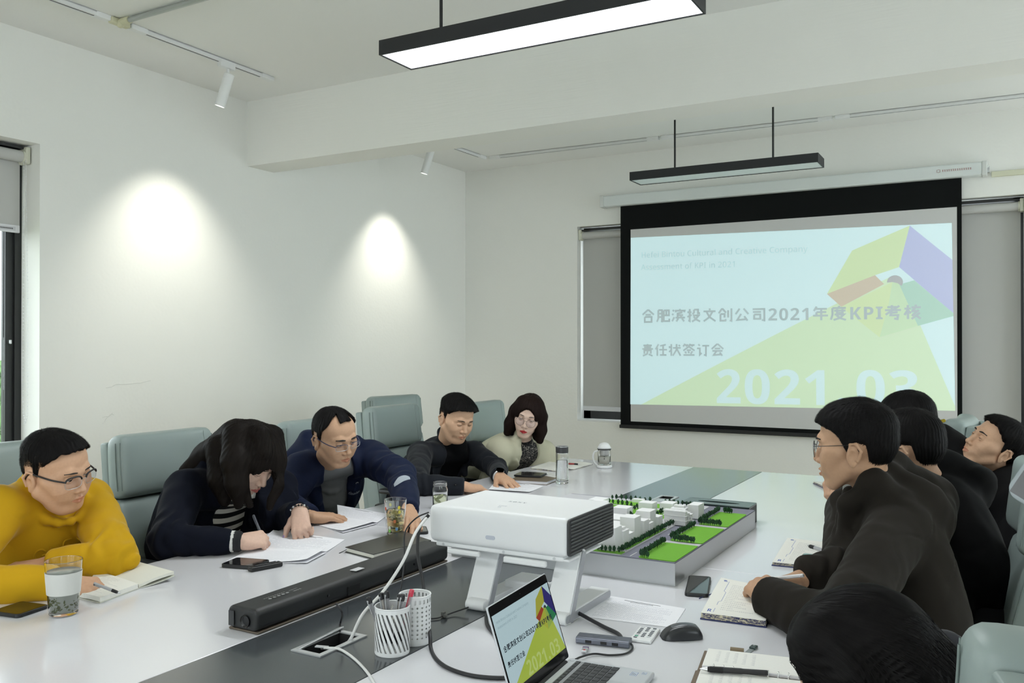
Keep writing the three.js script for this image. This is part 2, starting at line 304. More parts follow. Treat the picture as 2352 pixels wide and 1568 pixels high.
// ---------- projection screen ----------
const GLYPH = {   // strokes of the characters on a 100 x 100 grid
  合: '50,5 8,42;50,5 92,42;30,42 70,42;25,58 75,58 75,95 25,95 25,58', 肥: '15,10 15,70 5,95;15,10 42,10 42,92 34,90;15,35 42,35;15,60 42,60;55,12 92,12 92,48 55,48;73,12 73,48;55,12 55,90 95,90 95,72',
  滨: '10,10 20,20;5,38 16,46;6,92 22,62;60,3 63,12;32,28 32,16 95,16 92,28;80,28 45,36 45,66;45,48 85,48;70,48 70,66;30,66 98,66;50,72 36,94;76,72 92,94', 投: '5,28 35,28;22,5 22,92 12,86;5,62 36,48;52,10 52,30 42,44;52,10 80,10 80,36 95,36;44,52 85,52 60,82 38,96;50,60 66,80 95,96',
  文: '50,3 54,16;8,24 92,24;72,24 50,65 10,95;28,24 50,65 92,95', 创: '28,5 4,40;28,5 54,36;16,45 44,45 44,64 36,64;16,45 16,92 50,92 52,80;68,18 68,70;90,5 90,94 78,90',
  公: '36,8 8,48;62,8 94,48;46,45 20,88 80,84;66,62 88,94', 司: '12,14 88,14 88,94 72,90;14,34 68,34;22,52 62,52 62,82 22,82 22,52', 年: '28,3 10,34;22,20 90,20;26,42 86,42;26,42 26,66;5,66 96,66;55,20 55,98',
  度: '52,2 55,12;14,16 94,16;14,16 14,60 4,95;24,34 92,34;42,24 42,50 74,50 74,24;26,60 82,60 58,84 20,97;38,66 62,86 94,97', 考: '18,16 70,16;44,3 44,36;5,36 95,36;86,8 8,66;76,50 40,54 36,70 78,70 74,96 56,92',
  核: '5,28 40,28;24,4 24,97;24,34 5,70;26,40 40,60;66,3 70,14;44,20 96,20;66,20 50,44 72,44;84,38 46,76;90,56 44,97;72,76 94,96', 责: '15,14 85,14;22,28 78,28;50,3 50,42;6,42 94,42;24,80 24,54 76,54 76,80;50,60 46,82 12,97;58,84 90,97',
  任: '30,4 6,46;20,32 20,97;88,8 42,18;34,48 97,48;66,14 66,90;40,90 92,90', 状: '22,4 22,97;6,20 12,36;4,66 22,52;34,34 96,34;64,4 62,50 34,96;64,40 94,96;80,10 90,22',
  签: '22,2 6,24;20,12 46,12;30,14 36,24;62,2 50,22;60,12 94,12;72,14 80,24;50,24 8,56;50,24 94,56;34,52 66,52;22,62 30,78;46,60 52,76;78,60 64,82;8,90 94,90', 订: '14,6 26,18;4,38 26,38 26,88 40,74;44,18 97,18;72,18 72,94 56,88', 会: '50,3 6,44;50,3 94,44;30,40 70,40;12,58 88,58;44,58 22,90 80,86;66,70 86,96',
};
function writeHan(c, text, x, y, size, step, weight, latin) {   // draws a line of characters; letters and figures with the sans-serif bold face
  c.lineWidth = weight; c.lineJoin = 'miter'; c.lineCap = 'butt';
  for (const ch of text) {
    if (GLYPH[ch]) {
      for (const st of GLYPH[ch].split(';')) { c.beginPath(); st.split(' ').forEach((p, i) => { const [a, b] = p.split(',').map(Number); c[i ? 'lineTo' : 'moveTo'](x + a / 100 * size, y + b / 100 * size); }); c.stroke(); }
      x += step;
    } else { c.font = 'bold ' + latin + 'px sans-serif'; c.textBaseline = 'alphabetic'; c.fillText(ch, x, y + size * 0.95); x += c.measureText(ch).width + size * 0.05; }
  }
}
// slide drawn in the photograph's own proportions: 1000 x 600 units
function drawSlide(c, w, h, P) {
  c.save(); c.scale(w / 1000, h / 600);
  const poly = (col, ...p) => { c.fillStyle = col; c.beginPath(); for (let i = 0; i < p.length; i += 2) c[i ? 'lineTo' : 'moveTo'](p[i], p[i + 1]); c.closePath(); c.fill(); };
  c.fillStyle = P.bg; c.fillRect(0, 0, 1000, 600);
  poly(P.beam, 40, 600, 835, 165, 858, 165, 1000, 585, 1000, 600);
  poly(P.olive, 888, 2, 725, 76, 650, 218, 790, 160, 857, 136);
  poly(P.violet, 888, 2, 1000, 118, 1000, 288, 857, 136);
  poly(P.red, 650, 218, 790, 160, 815, 190, 692, 262);
  poly(P.green, 845, 196, 898, 180, 1000, 288, 1000, 298, 906, 328, 870, 260);
  poly(P.oliveLow, 692, 262, 838, 184, 870, 250, 800, 364);
  poly(P.greenLow, 838, 184, 856, 190, 906, 328, 800, 364, 826, 260);
  c.fillStyle = P.knob; c.beginPath(); c.arc(845, 184, 22, PI * 0.98, PI * 0.2); c.lineTo(852, 188); c.lineTo(838, 184); c.fill();
  c.fillStyle = P.figure; c.font = 'bold 163px sans-serif'; c.textBaseline = 'alphabetic';
  let x = 296; for (const ch of '2021.03') { c.fillText(ch, x, 590); x += ch === '.' ? 60 : 93; }
  c.fillStyle = P.thin; c.font = '28px sans-serif'; c.fillText('Hefei Bintou Cultural and Creative Company', 38, 74); c.fillText('Assessment of KPI in 2021', 38, 118);
  c.fillStyle = c.strokeStyle = P.text;
  writeHan(c, '合肥滨投文创公司2021年度KPI考核', 40, 258, 49, 53.5, 6.6, 58);
  writeHan(c, '责任状签订会', 40, 382, 45, 48.5, 6, 50);
  c.restore();
}
{
  const t = thing('projection_screen', 'large pull-down projection screen showing a 2021 meeting slide', 'screen', [-1.46, 0, BZ]);
  const zf = 0.045, X = (x) => x + 1.46;
  obj('casing', [rbox(2.66, 0.088, 0.085, 0.012, X(-1.452), 2.508, 0.052)], std([0.70, 0.74, 0.73], 0.4), t);
  for (const x of [-2.792, -0.113]) obj('end_cap', [rbox(0.03, 0.094, 0.09, 0.004, X(x), 2.508, 0.052), cyl(0.006, 0.006, 0.01, X(x) + (x > -1 ? 0.018 : -0.018), 2.52, 0.07, 8).rotateX(0)], std([0.66, 0.68, 0.66], 0.45), t);
  obj('hanging_bracket', [boxAB(X(-2.815), X(-2.79), 2.49, 2.53, 0.0, 0.02), boxAB(X(-0.12), X(-0.085), 2.49, 2.53, 0.0, 0.02)], M.steel, t);
  const red = canvasTex(512, 64, (c) => { c.clearRect(0, 0, 512, 64); c.strokeStyle = '#b08a8a'; c.lineWidth = 3; c.strokeRect(20, 14, 50, 36); c.beginPath(); c.moveTo(20, 32); c.lineTo(45, 8); c.lineTo(70, 32); c.lineTo(45, 56); c.closePath(); c.stroke(); c.strokeStyle = '#9c3a34'; c.lineWidth = 4; for (let i = 0; i < 14; i++) { const x = 96 + i * 29; c.beginPath(); c.moveTo(x, 24); c.lineTo(x + 20, 24); c.moveTo(x + 3, 42); c.lineTo(x + 19, 40); c.moveTo(x + 10, 18); c.lineTo(x + 8 + (i % 3) * 3, 46); c.stroke(); } });
  obj('casing_print', T(new THREE.PlaneGeometry(0.22, 0.03), X(-0.29), 2.512, 0.0957), std(0xffffff, 0.45, { map: red, transparent: true }), t);
  obj('border', [boxAB(X(-2.65), X(-0.246), 2.275, 2.468, zf, zf + 0.002), boxAB(X(-2.65), X(-0.246), 0.737, 0.768, zf, zf + 0.002), boxAB(X(-2.65), X(-2.565), 0.768, 2.275, zf, zf + 0.002), boxAB(X(-0.274), X(-0.246), 0.768, 2.275, zf, zf + 0.002)], phys([0.006, 0.007, 0.007], 0.85, { specularIntensity: 0.3 }), t);
  obj('bottom_bar', rbox(2.42, 0.028, 0.028, 0.006, X(-1.448), 0.726, zf), M.blackMatt, t);
  const fabric = std([0.62, 0.62, 0.61], 0.85);
  obj('screen_fabric', boxAB(X(-2.565), X(-0.274), 0.768, 2.275, zf - 0.001, zf + 0.0015), fabric, t);
  // the projected slide: what the projector throws on the fabric, a little out of square
  const P = { bg: 'rgb(150,192,198)', beam: 'rgb(144,182,128)', olive: 'rgb(140,174,92)', violet: 'rgb(98,112,176)', red: 'rgb(138,116,74)', green: 'rgb(72,150,126)', oliveLow: 'rgb(144,176,92)', greenLow: 'rgb(128,172,112)', knob: 'rgb(78,84,96)', figure: 'rgb(148,190,194)', thin: 'rgb(104,150,156)', text: 'rgb(76,112,120)' };
  const tex = canvasTex(2048, 1228, (c, w, h) => drawSlide(c, w, h, P));
  const g = new THREE.PlaneGeometry(1, 1, 24, 16), p = g.attributes.position, C = [[-2.5636, 2.2102], [-0.305, 2.171], [-2.5682, 0.9018], [-0.2873, 0.9333]];
  for (let i = 0; i < p.count; i++) { const s = p.getX(i) + 0.5, q = p.getY(i) + 0.5; const a = [0, 1].map((k) => (C[0][k] * (1 - s) + C[1][k] * s) * q + (C[2][k] * (1 - s) + C[3][k] * s) * (1 - q)); p.setXYZ(i, X(a[0]), a[1], zf + 0.0022); }
  obj('screen_slide', g, std([0.62, 0.62, 0.61], 0.85, { emissive: new THREE.Color(1, 1, 1), emissiveMap: tex, emissiveIntensity: 0.94 }), t);
  const L = new THREE.RectAreaLight(new THREE.Color(0.68, 0.94, 0.95), 0.05, 2.2, 1.3); L.position.set(-1.45, 1.54, BZ + 0.055); L.rotation.y = PI; L.name = 'screen_glow'; scene.add(L);
}
{
  const t = thing('pole_end', 'pale yellow trunking running right from the screen casing', 'trunking', [0.6, 2.475, BZ + 0.012]);
  obj('cover', rbox(1.35, 0.035, 0.02, 0.003), std([0.66, 0.66, 0.50], 0.6), t);
  t.name = 'cable_trunking';
}
// ---------- conference table ----------
const TT = 0.74, TX0 = -2.13, TX1 = -0.31, TZ0 = -4.365, TZ1 = 0.35, SX0 = -1.392, SX1 = -1.046;
{
  const t = thing('conference_table', 'long white conference table with a dark inlaid strip down the middle', 'table', [(TX0 + TX1) / 2, 0, (TZ0 + TZ1) / 2]);
  const X = (x) => x - t.position.x, Z = (z) => z - t.position.z, top = (x0, x1, z0, z1) => rbox(x1 - x0, 0.03, z1 - z0, 0.003, X((x0 + x1) / 2), TT - 0.015, Z((z0 + z1) / 2));
  const cut = [-2.397, TZ1], g = 0.0008;
  const gr = [[-1.262, -1.192, -1.475, -1.335], [-1.238, -1.17, -3.46, -3.29]];   // openings of the two cable wells
  for (const [z0, z1] of [[TZ0, -2.397 - g], [-2.397 + g, -0.55], [-0.55 + 2 * g, TZ1]]) {
    obj('top_panel', top(TX0, SX0 - g, z0, z1), M.tableWhite, t); obj('top_panel', top(SX1 + g, TX1, z0, z1), M.tableWhite, t);
    const w = gr.find((q) => q[2] > z0 && q[3] < z1);
    if (!w) { obj('inlay_panel', top(SX0, SX1, z0, z1), M.tableDark, t); continue; }
    const s = new THREE.Shape([[SX0, z0], [SX1, z0], [SX1, z1], [SX0, z1]].map(([x, z]) => new THREE.Vector2(X(x), -Z(z))));
    s.holes.push(new THREE.Path([[w[0], w[2]], [w[0], w[3]], [w[1], w[3]], [w[1], w[2]]].map(([x, z]) => new THREE.Vector2(X(x), -Z(z)))));
    obj('inlay_panel', new THREE.ExtrudeGeometry(s, { depth: 0.03, bevelEnabled: false }).rotateX(-PI / 2).translate(0, TT - 0.03, 0), M.tableDark, t);
  }
  obj('under_frame', [boxAB(X(TX0 + 0.12), X(TX1 - 0.12), TT - 0.08, TT - 0.0305, Z(TZ0 + 0.25), Z(TZ0 + 0.33)), boxAB(X(TX0 + 0.12), X(TX1 - 0.12), TT - 0.08, TT - 0.0305, Z(TZ1 - 0.33), Z(TZ1 - 0.25)), boxAB(X(SX0 - 0.02), X(SX0 - 0.005), TT - 0.14, TT - 0.0305, Z(TZ0 + 0.3), Z(TZ1 - 0.3)), boxAB(X(SX1 + 0.005), X(SX1 + 0.02), TT - 0.14, TT - 0.0305, Z(TZ0 + 0.3), Z(TZ1 - 0.3))], M.whiteMetal, t);
  for (const z of [TZ0 + 0.3, -2.4, TZ1 - 0.3]) obj('leg_panel', boxAB(X(-1.62), X(-0.82), 0, TT - 0.0305, Z(z - 0.03), Z(z + 0.03)), M.white, t);
}
function well(label, x0, x1, z0, z1, lid) {
  const t = thing('cable_well', label, 'cable well', [(x0 + x1) / 2, TT, (z0 + z1) / 2]), w = x1 - x0, d = z1 - z0, b = 0.008;
  obj('rim', [boxAB(-w / 2 - 0.004, w / 2 + 0.004, 0.0003, 0.003, -d / 2 - 0.004, -d / 2 + b), boxAB(-w / 2 - 0.004, w / 2 + 0.004, 0.0003, 0.003, d / 2 - b, d / 2 + 0.004), boxAB(-w / 2 - 0.004, -w / 2 + b, 0.0003, 0.003, -d / 2 + b, d / 2 - b), boxAB(w / 2 - b, w / 2 + 0.004, 0.0003, 0.003, -d / 2 + b, d / 2 - b)], M.alu, t);
  obj('tray', [boxAB(-w / 2 + 0.002, w / 2 - 0.002, -0.09, -0.085, -d / 2 + 0.002, d / 2 - 0.002), boxAB(-w / 2 + 0.002, -w / 2 + 0.005, -0.085, -0.002, -d / 2 + 0.002, d / 2 - 0.002), boxAB(w / 2 - 0.005, w / 2 - 0.002, -0.085, -0.002, -d / 2 + 0.002, d / 2 - 0.002), boxAB(-w / 2 + 0.005, w / 2 - 0.005, -0.085, -0.002, -d / 2 + 0.002, -d / 2 + 0.005), boxAB(-w / 2 + 0.005, w / 2 - 0.005, -0.085, -0.002, d / 2 - 0.005, d / 2 - 0.002)], M.blackMatt, t);
  if (lid) { obj('flap', T(rbox(0.012, 0.003, d + 0.006, 0.001), -w / 2 + 0.003, 0.0045, -0.006, 0.03, 0.04, 0.25), M.alu, t); obj('latch', T(rbox(0.028, 0.003, 0.01, 0.001), 0, 0.001, d / 2 - 0.045, 0, 0.3, 0), M.alu, t); }
  return t;
}
well('silver cable well open in the dark strip, cables coming out of it', -1.262, -1.192, -1.475, -1.335, true);
{ const t = well('silver cable well in the far dark strip beyond the architectural model', -1.238, -1.17, -3.46, -3.29, false); obj('cover', boxAB(-0.026, 0.026, -0.004, 0.0015, -0.02, 0.077), M.alu, t); }

// ---------- soundbar ----------
{
  const L = 0.745, t = thing('soundbar', 'long black soundbar lying on the table beside the dark strip', 'soundbar', [-1.44, TT, -1.735]), w = 0.094, h = 0.056;
  const s = roundRect(w - 0.004, h - 0.008, 0.014, 0, h / 2 + 0.002);
  obj('body', new THREE.ExtrudeGeometry(s, { depth: L - 0.024, bevelEnabled: true, bevelThickness: 0.009, bevelSize: 0.008, bevelOffset: -0.008, bevelSegments: 4, curveSegments: 10 }).translate(0, 0, -L / 2 + 0.012), std([0.017, 0.018, 0.019], 0.5), t);
  obj('base_rim', rbox(w - 0.006, 0.005, L - 0.012, 0.002, 0, 0.0035, 0), std([0.16, 0.13, 0.1], 0.4, { metalness: 0.5 }), t);
  obj('bass_port', [T(lathe([[0.010, 0], [0.0135, 0.001], [0.013, 0.003], [0.0085, -0.004], [0, -0.006]], 28), 0.012, 0.027, L / 2 - 0.001, PI / 2).scale(1, 1, 1)], std([0.006, 0.006, 0.006], 0.35), t);
  obj('end_panel', boxAB(-w / 2 + 0.010, -w / 2 + 0.026, 0.012, h - 0.012, L / 2 - 0.0008, L / 2 + 0.0008), std([0.035, 0.037, 0.04], 0.25), t);
  obj('rear_recess', [boxAB(w / 2 - 0.003, w / 2 + 0.0004, 0.012, 0.034, 0.03, 0.075), boxAB(w / 2 - 0.003, w / 2 + 0.0004, 0.012, 0.036, -0.16, -0.11)], std([0.004, 0.004, 0.004], 0.6), t);
  obj('screw_mark', [rod(V(w / 2 - 0.003, 0.03, 0.145), V(w / 2 + 0.0006, 0.03, 0.145), 0.003), rod(V(w / 2 - 0.003, 0.03, -0.2), V(w / 2 + 0.0006, 0.03, -0.2), 0.003)], M.blackGloss, t);
  obj('control_label', rbox(0.02, 0.0012, 0.034, 0.0005, 0.014, h + 0.0008, 0.0), std([0.62, 0.62, 0.64], 0.4), t);
  const pr = canvasTex(256, 96, (c) => { c.clearRect(0, 0, 256, 96); c.fillStyle = '#a6a8a8'; c.font = 'bold 22px sans-serif'; c.fillText('2.1ch', 8, 34); c.font = '15px sans-serif'; c.fillText('soundbar', 8, 58); for (let i = 0; i < 5; i++) { c.beginPath(); c.arc(100 + i * 30, 34, 9, 0, 7); c.fill(); } for (let i = 0; i < 10; i++) c.fillRect(96 + i * 15, 56, 11, 5); });
  obj('sticker', new THREE.PlaneGeometry(0.115, 0.04).rotateX(-PI / 2).rotateY(-PI / 2).translate(0.004, h + 0.0006, 0.255), std(0xffffff, 0.5, { map: pr, transparent: true }), t);
}

// ---------- projector on its stand ----------
{
  const cx = -1.0375, cz = -1.89, w = 0.375, d = 0.262, y0 = 0.886, h = 0.088;
  const t = thing('projector', 'white projector with a black vent on its side', 'projector', [cx, y0, cz]);
  obj('body', cushion(w, h, d, 0.014, (p) => { p.y += 0; }, [26, 12, 22]).translate(0, h / 2, 0), std([0.80, 0.81, 0.815], 0.42), t);
  obj('vent_frame', new THREE.ExtrudeGeometry(roundRect(d - 0.008, h - 0.006, 0.011), { depth: 0.003, bevelEnabled: true, bevelThickness: 0.001, bevelSize: 0.001, bevelSegments: 2 }).rotateY(PI / 2).translate(w / 2 - 0.0015, h / 2, 0), std([0.03, 0.032, 0.034], 0.45), t);
  for (let i = 0; i < 10; i++) obj('vent_slat', rbox(0.004, 0.0034, d - 0.022, 0.001, w / 2 + 0.0035, 0.009 + i * 0.0077, 0), std([0.07, 0.073, 0.075], 0.5), t);
  for (const z of [-0.06, 0.02]) obj('vent_rib', boxAB(w / 2 + 0.002, w / 2 + 0.0035, 0.008, h - 0.008, z - 0.002, z + 0.002), std([0.05, 0.052, 0.055], 0.5), t);
  obj('infrared_window', T(new THREE.ExtrudeGeometry(roundRect(0.026, 0.0095, 0.0047), { depth: 0.0012, bevelEnabled: false }), -0.012, 0.026, d / 2 - 0.0006), std([0.52, 0.55, 0.62], 0.2), t);
  obj('underside', [rbox(w - 0.03, 0.012, d - 0.02, 0.004, 0, -0.006, 0), rbox(w - 0.02, 0.006, d - 0.012, 0.002, 0, 0.004, 0)], M.white, t);
  for (const x of [-0.15, 0.018, 0.15]) obj('screw', T(cyl(0.0035, 0.0035, 0.003, 0, 0, 0, 12), x, -0.006, d / 2 - 0.0105, PI / 2), M.steel, t);
  obj('lens', T(lathe([[0, 0.004], [0.02, 0.002], [0.026, -0.003], [0.031, 0.004], [0.031, -0.01]], 32), 0.07, 0.045, -d / 2, -PI / 2), M.blackGloss, t);
  const brand = canvasTex(256, 64, (c) => { c.clearRect(0, 0, 256, 64); c.fillStyle = '#7f8794'; c.font = 'bold 50px serif'; c.fillText('S O N Y', 12, 48); });
  obj('lettering', T(new THREE.PlaneGeometry(0.068, 0.017), -0.005, h + 0.0006, 0.0, -PI / 2), std(0xffffff, 0.5, { map: brand, transparent: true }), t);
  obj('button', [cyl(0.004, 0.004, 0.0012, -0.02, h + 0.0004, 0.075, 14), rbox(0.02, 0.001, 0.006, 0.0004, -0.02, h + 0.0003, 0.058)], std([0.66, 0.67, 0.69], 0.4), t);
}
{
  const t = thing('projector_stand', 'white folding stand with two slanted legs under the projector', 'stand', [-0.98, TT, -1.84]), X = (x) => x + 0.98, Z = (z) => z + 1.84;
  const foot = (x, z0, z1) => T(new THREE.ExtrudeGeometry(roundRect(z1 - z0, 0.024, 0.0115), { depth: 0.046, bevelEnabled: true, bevelThickness: 0.002, bevelSize: 0.002, bevelOffset: -0.002, bevelSegments: 2, curveSegments: 10 }), 0, 0, -0.023).rotateY(PI / 2).translate(X(x), 0.0125, Z((z0 + z1) / 2));
  const leg = (x, w) => { const g = rbox(w, 0.175, 0.022, 0.004, 0, 0.0, 0, 2); return T(g, X(x), 0.075, Z(-1.805), -0.46); };
  for (const x of [-1.083, -0.872]) {
    obj('foot', foot(x, -2.0, -1.74), M.white, t);
    const l = obj('leg', leg(x - 0.006, 0.062), M.white, t);
    obj('leg_side', T(boxAB(-0.001, 0.001, -0.08, 0.08, -0.010, 0.010), X(x + 0.0262), 0.075, Z(-1.805), -0.46), std([0.42, 0.43, 0.46], 0.35, { metalness: 0.3 }), l);
  }
  obj('foot_side', new THREE.ExtrudeGeometry(roundRect(0.25, 0.017, 0.008), { depth: 0.0012, bevelEnabled: false }).rotateY(PI / 2).translate(X(-0.847), 0.0125, Z(-1.87)), std([0.42, 0.43, 0.46], 0.35, { metalness: 0.3 }), t);
  obj('cross_bar', [T(new THREE.CylinderGeometry(0.009, 0.009, 0.17, 20), X(-0.978), 0.014, Z(-1.975), 0, 0, PI / 2), rbox(0.165, 0.006, 0.05, 0.003, X(-0.978), 0.004, Z(-1.955))], M.white, t);
  obj('hinge_block', rbox(0.07, 0.03, 0.09, 0.006, X(-1.05), 0.026, Z(-1.93)), M.white, t);
  obj('top_plate', [rbox(0.30, 0.006, 0.18, 0.003, X(-1.0), 0.138, Z(-1.86)), rbox(0.11, 0.014, 0.012, 0.004, X(-0.955), 0.128, Z(-1.755)), rbox(0.09, 0.012, 0.012, 0.004, X(-1.12), 0.13, Z(-1.755))], M.white, t);
}

// ---------- architectural model ----------
{
  const x0 = -1.43, x1 = -0.742, z0 = -3.0, z1 = -2.172, h = 0.062;
  const t = thing('architectural_model', 'architectural model of white blocks, green lawns and small trees in a silver tray', 'model', [(x0 + x1) / 2, TT, (z0 + z1) / 2]);
  const X = (x) => x - t.position.x, Z = (z) => z - t.position.z, W = (x1 - x0) / 2, D = (z1 - z0) / 2;
  obj('tray', [boxAB(-W, W, 0.0005, h - 0.003, D - 0.004, D), boxAB(-W, W, 0.0005, h - 0.003, -D, -D + 0.004), boxAB(W - 0.004, W, 0.0005, h - 0.003, -D + 0.004, D - 0.004), boxAB(-W, -W + 0.004, 0.0005, h - 0.003, -D + 0.004, D - 0.004), boxAB(-W + 0.004, W - 0.004, 0.0005, 0.004, -D + 0.004, D - 0.004)], std([0.56, 0.57, 0.58], 0.33, { metalness: 0.65 }), t);
  const asphalt = std([0.20, 0.20, 0.25], 0.8), lawn = std([0.16, 0.42, 0.03], 0.85, { bumpMap: clothBump, bumpScale: 0.0004 }), white = std([0.80, 0.80, 0.80], 0.6), paving = std([0.52, 0.52, 0.54], 0.8);
  obj('ground_plate', boxAB(-W + 0.0005, W - 0.0005, h - 0.003, h, -D + 0.0005, D - 0.0005), asphalt, t);
  const lawnBox = (a, b, c, d, m = lawn) => obj(m === lawn ? 'lawn' : 'paving', new THREE.ExtrudeGeometry(roundRect(b - a, d - c, 0.008), { depth: 0.0022, bevelEnabled: false, curveSegments: 6 }).rotateX(-PI / 2).translate(X((a + b) / 2), h, Z((c + d) / 2)), m, t);
  const roadR = -0.845, roadL = -0.893;     // the avenue runs along z between these
  lawnBox(roadR, x1 - 0.002, -2.375, z1 - 0.004); lawnBox(roadR + 0.006, x1 - 0.002, -2.635, -2.41); lawnBox(roadR + 0.01, x1 - 0.002, -2.90, -2.668);
  for (const z of [-2.392, -2.652]) obj('side_road', boxAB(X(roadR), W - 0.002, h, h + 0.0012, Z(z - 0.012), Z(z + 0.012)), paving, t);
  lawnBox(x0 + 0.003, roadL, z0 + 0.02, z1 - 0.004, paving);
  const green = (a, b, c, d) => obj('lawn', boxAB(X(a), X(b), h + 0.0022, h + 0.004, Z(c), Z(d)), lawn, t);
  green(-1.40, roadL, -2.205, z1 - 0.006); green(-1.30, -1.02, -2.93, -2.86); green(-1.10, roadL - 0.005, -2.82, -2.68); green(-1.40, -1.14, -2.84, -2.70); green(-1.06, roadL - 0.006, -2.55, -2.24); green(-1.30, -1.08, -2.36, -2.26);
  for (const z of [-2.2, -2.3, -2.4, -2.5, -2.6, -2.7, -2.8, -2.9]) obj('lane_mark', boxAB(X(-0.870), X(-0.868), h, h + 0.0006, Z(z - 0.03), Z(z + 0.02)), std([0.7, 0.7, 0.7], 0.7), t);
  const blocks = [  // x, z, w, d, height: stepped towers along the avenue, then slabs and houses
    [-1.062, -2.315, 0.05, 0.05, 0.095], [-1.055, -2.36, 0.046, 0.04, 0.07], [-1.05, -2.395, 0.04, 0.035, 0.05], [-1.058, -2.455, 0.045, 0.05, 0.1], [-1.05, -2.505, 0.045, 0.04, 0.075], [-1.045, -2.54, 0.04, 0.035, 0.055], [-1.06, -2.585, 0.045, 0.05, 0.095], [-1.05, -2.63, 0.04, 0.04, 0.06],
    [-1.15, -2.28, 0.06, 0.05, 0.02], [-1.18, -2.34, 0.05, 0.05, 0.028], [-1.14, -2.40, 0.07, 0.07, 0.045], [-1.15, -2.47, 0.06, 0.06, 0.05], [-1.17, -2.55, 0.12, 0.05, 0.035], [-1.13, -2.62, 0.07, 0.06, 0.03], [-1.26, -2.42, 0.08, 0.05, 0.04], [-1.27, -2.50, 0.06, 0.06, 0.035], [-1.29, -2.58, 0.09, 0.05, 0.04], [-1.30, -2.66, 0.07, 0.05, 0.05], [-1.22, -2.66, 0.05, 0.05, 0.045], [-1.34, -2.74, 0.05, 0.06, 0.05],
    [-1.03, -2.70, 0.07, 0.016, 0.055], [-1.03, -2.725, 0.07, 0.016, 0.045], [-1.03, -2.75, 0.07, 0.016, 0.035], [-1.18, -2.865, 0.05, 0.045, 0.052], [-1.12, -2.90, 0.045, 0.05, 0.05], [-1.07, -2.865, 0.05, 0.03, 0.04], [-1.02, -2.88, 0.035, 0.06, 0.06], [-1.27, -2.93, 0.04, 0.025, 0.018], [-1.34, -2.40, 0.06, 0.04, 0.03], [-1.36, -2.50, 0.05, 0.06, 0.035], [-1.24, -2.28, 0.07, 0.04, 0.03], [-1.33, -2.30, 0.05, 0.04, 0.026], [-1.10, -2.245, 0.04, 0.03, 0.012],
  ];
  blocks.forEach(([x, z, w, d, k], i) => {
    x += 0.135; if (i < 8) { x -= 0.016; z += 0.095; k *= 0.68; } else if (i > 19 && i < 23) { z += 0.075; k *= 0.85; } else if (i > 22 && i < 27) { z += 0.11; x += 0.01; k *= 0.75; } else k *= 0.75;
    const b = obj('building', rbox(w, k, d, 0.0012, X(x), h + 0.002 + k / 2, Z(z), 1), white, t);
    if (i % 4 === 1) obj('roof_step', rbox(w * 0.7, 0.008, d * 0.6, 0.001, X(x), h + 0.006 + k, Z(z), 1), white, b);
    if (i >= 20 && i < 23) for (let j = 1; j < 4; j++) obj('floor_slab', rbox(w + 0.006, 0.0016, d + 0.006, 0.0006, X(x), h + 0.002 + k * j / 3.2, Z(z), 1), white, b);
  });
  const leaf = [], tr = new THREE.Group(); tr.name = 'tree';
  for (let i = 0; i < 16; i++) { const a = i * 2.4, y = 0.008 + i * 0.0009, r = 0.0052 * (1 - Math.abs(i - 7) / 12); leaf.push(T(new THREE.OctahedronGeometry(0.0034, 0).scale(0.7, 1.5, 0.7), Math.cos(a) * r, y, Math.sin(a) * r, 0.4 * Math.sin(a), a, 0.3)); }
  const leafG = merge([...leaf, cyl(0.0008, 0.001, 0.009, 0, 0.0045, 0, 5)]), leafMs = [std([0.015, 0.06, 0.025], 0.8), std([0.02, 0.08, 0.03], 0.8), std([0.012, 0.05, 0.018], 0.8)];
  let count = 0;
  const tree = (x, z, y = 0.002) => { if (count++ > 285) return; const m = new THREE.Mesh(leafG, leafMs[count % 3]); m.name = 'tree'; m.castShadow = m.receiveShadow = true; m.position.set(X(x) + rr(-0.0015, 0.0015), h + y, Z(z) + rr(-0.0015, 0.0015)); m.rotation.y = rr(0, 6); const s = rr(0.75, 1.0); m.scale.set(s * 0.85, s * 0.95, s * 0.85); t.add(m); };
  const row = (xa, za, xb, zb, n, y) => { for (let i = 0; i < n; i++) tree(xa + (xb - xa) * i / (n - 1), za + (zb - za) * i / (n - 1), y); };
  row(roadR + 0.008, -2.19, roadR + 0.008, -2.36, 17); row(roadR + 0.008, -2.42, roadR + 0.01, -2.63, 20); row(roadR + 0.01, -2.675, roadR + 0.01, -2.89, 18);
  row(roadL - 0.007, -2.2, roadL - 0.007, -2.90, 52);
  row(roadR + 0.006, -2.18, roadR + 0.03, -2.176, 5);
  row(roadR + 0.02, -2.404, -0.765, -2.404, 12); row(roadR + 0.02, -2.668, -0.765, -2.668, 11); row(roadR + 0.03, -2.888, -0.79, -2.888, 8);
  row(-1.05, z1 - 0.012, roadL - 0.01, z1 - 0.012, 13); row(-1.04, -2.205, -0.97, -2.235, 5); row(-1.40, z1 - 0.014, -1.10, z1 - 0.014, 12);
  row(-1.02, -2.60, -1.10, -2.72, 9); row(-1.0, -2.66, -0.98, -2.84, 11); row(-1.10, -2.72, -1.08, -2.86, 8); row(-1.24, -2.94, -1.1, -2.95, 9); row(-1.04, -2.945, -0.92, -2.945, 9); row(-1.22, -2.86, -1.1, -2.82, 7); row(-1.06, -2.49, -0.97, -2.53, 7); row(-1.1, -2.36, -0.98, -2.33, 7); row(-1.0, -2.27, -0.95, -2.30, 4);
}
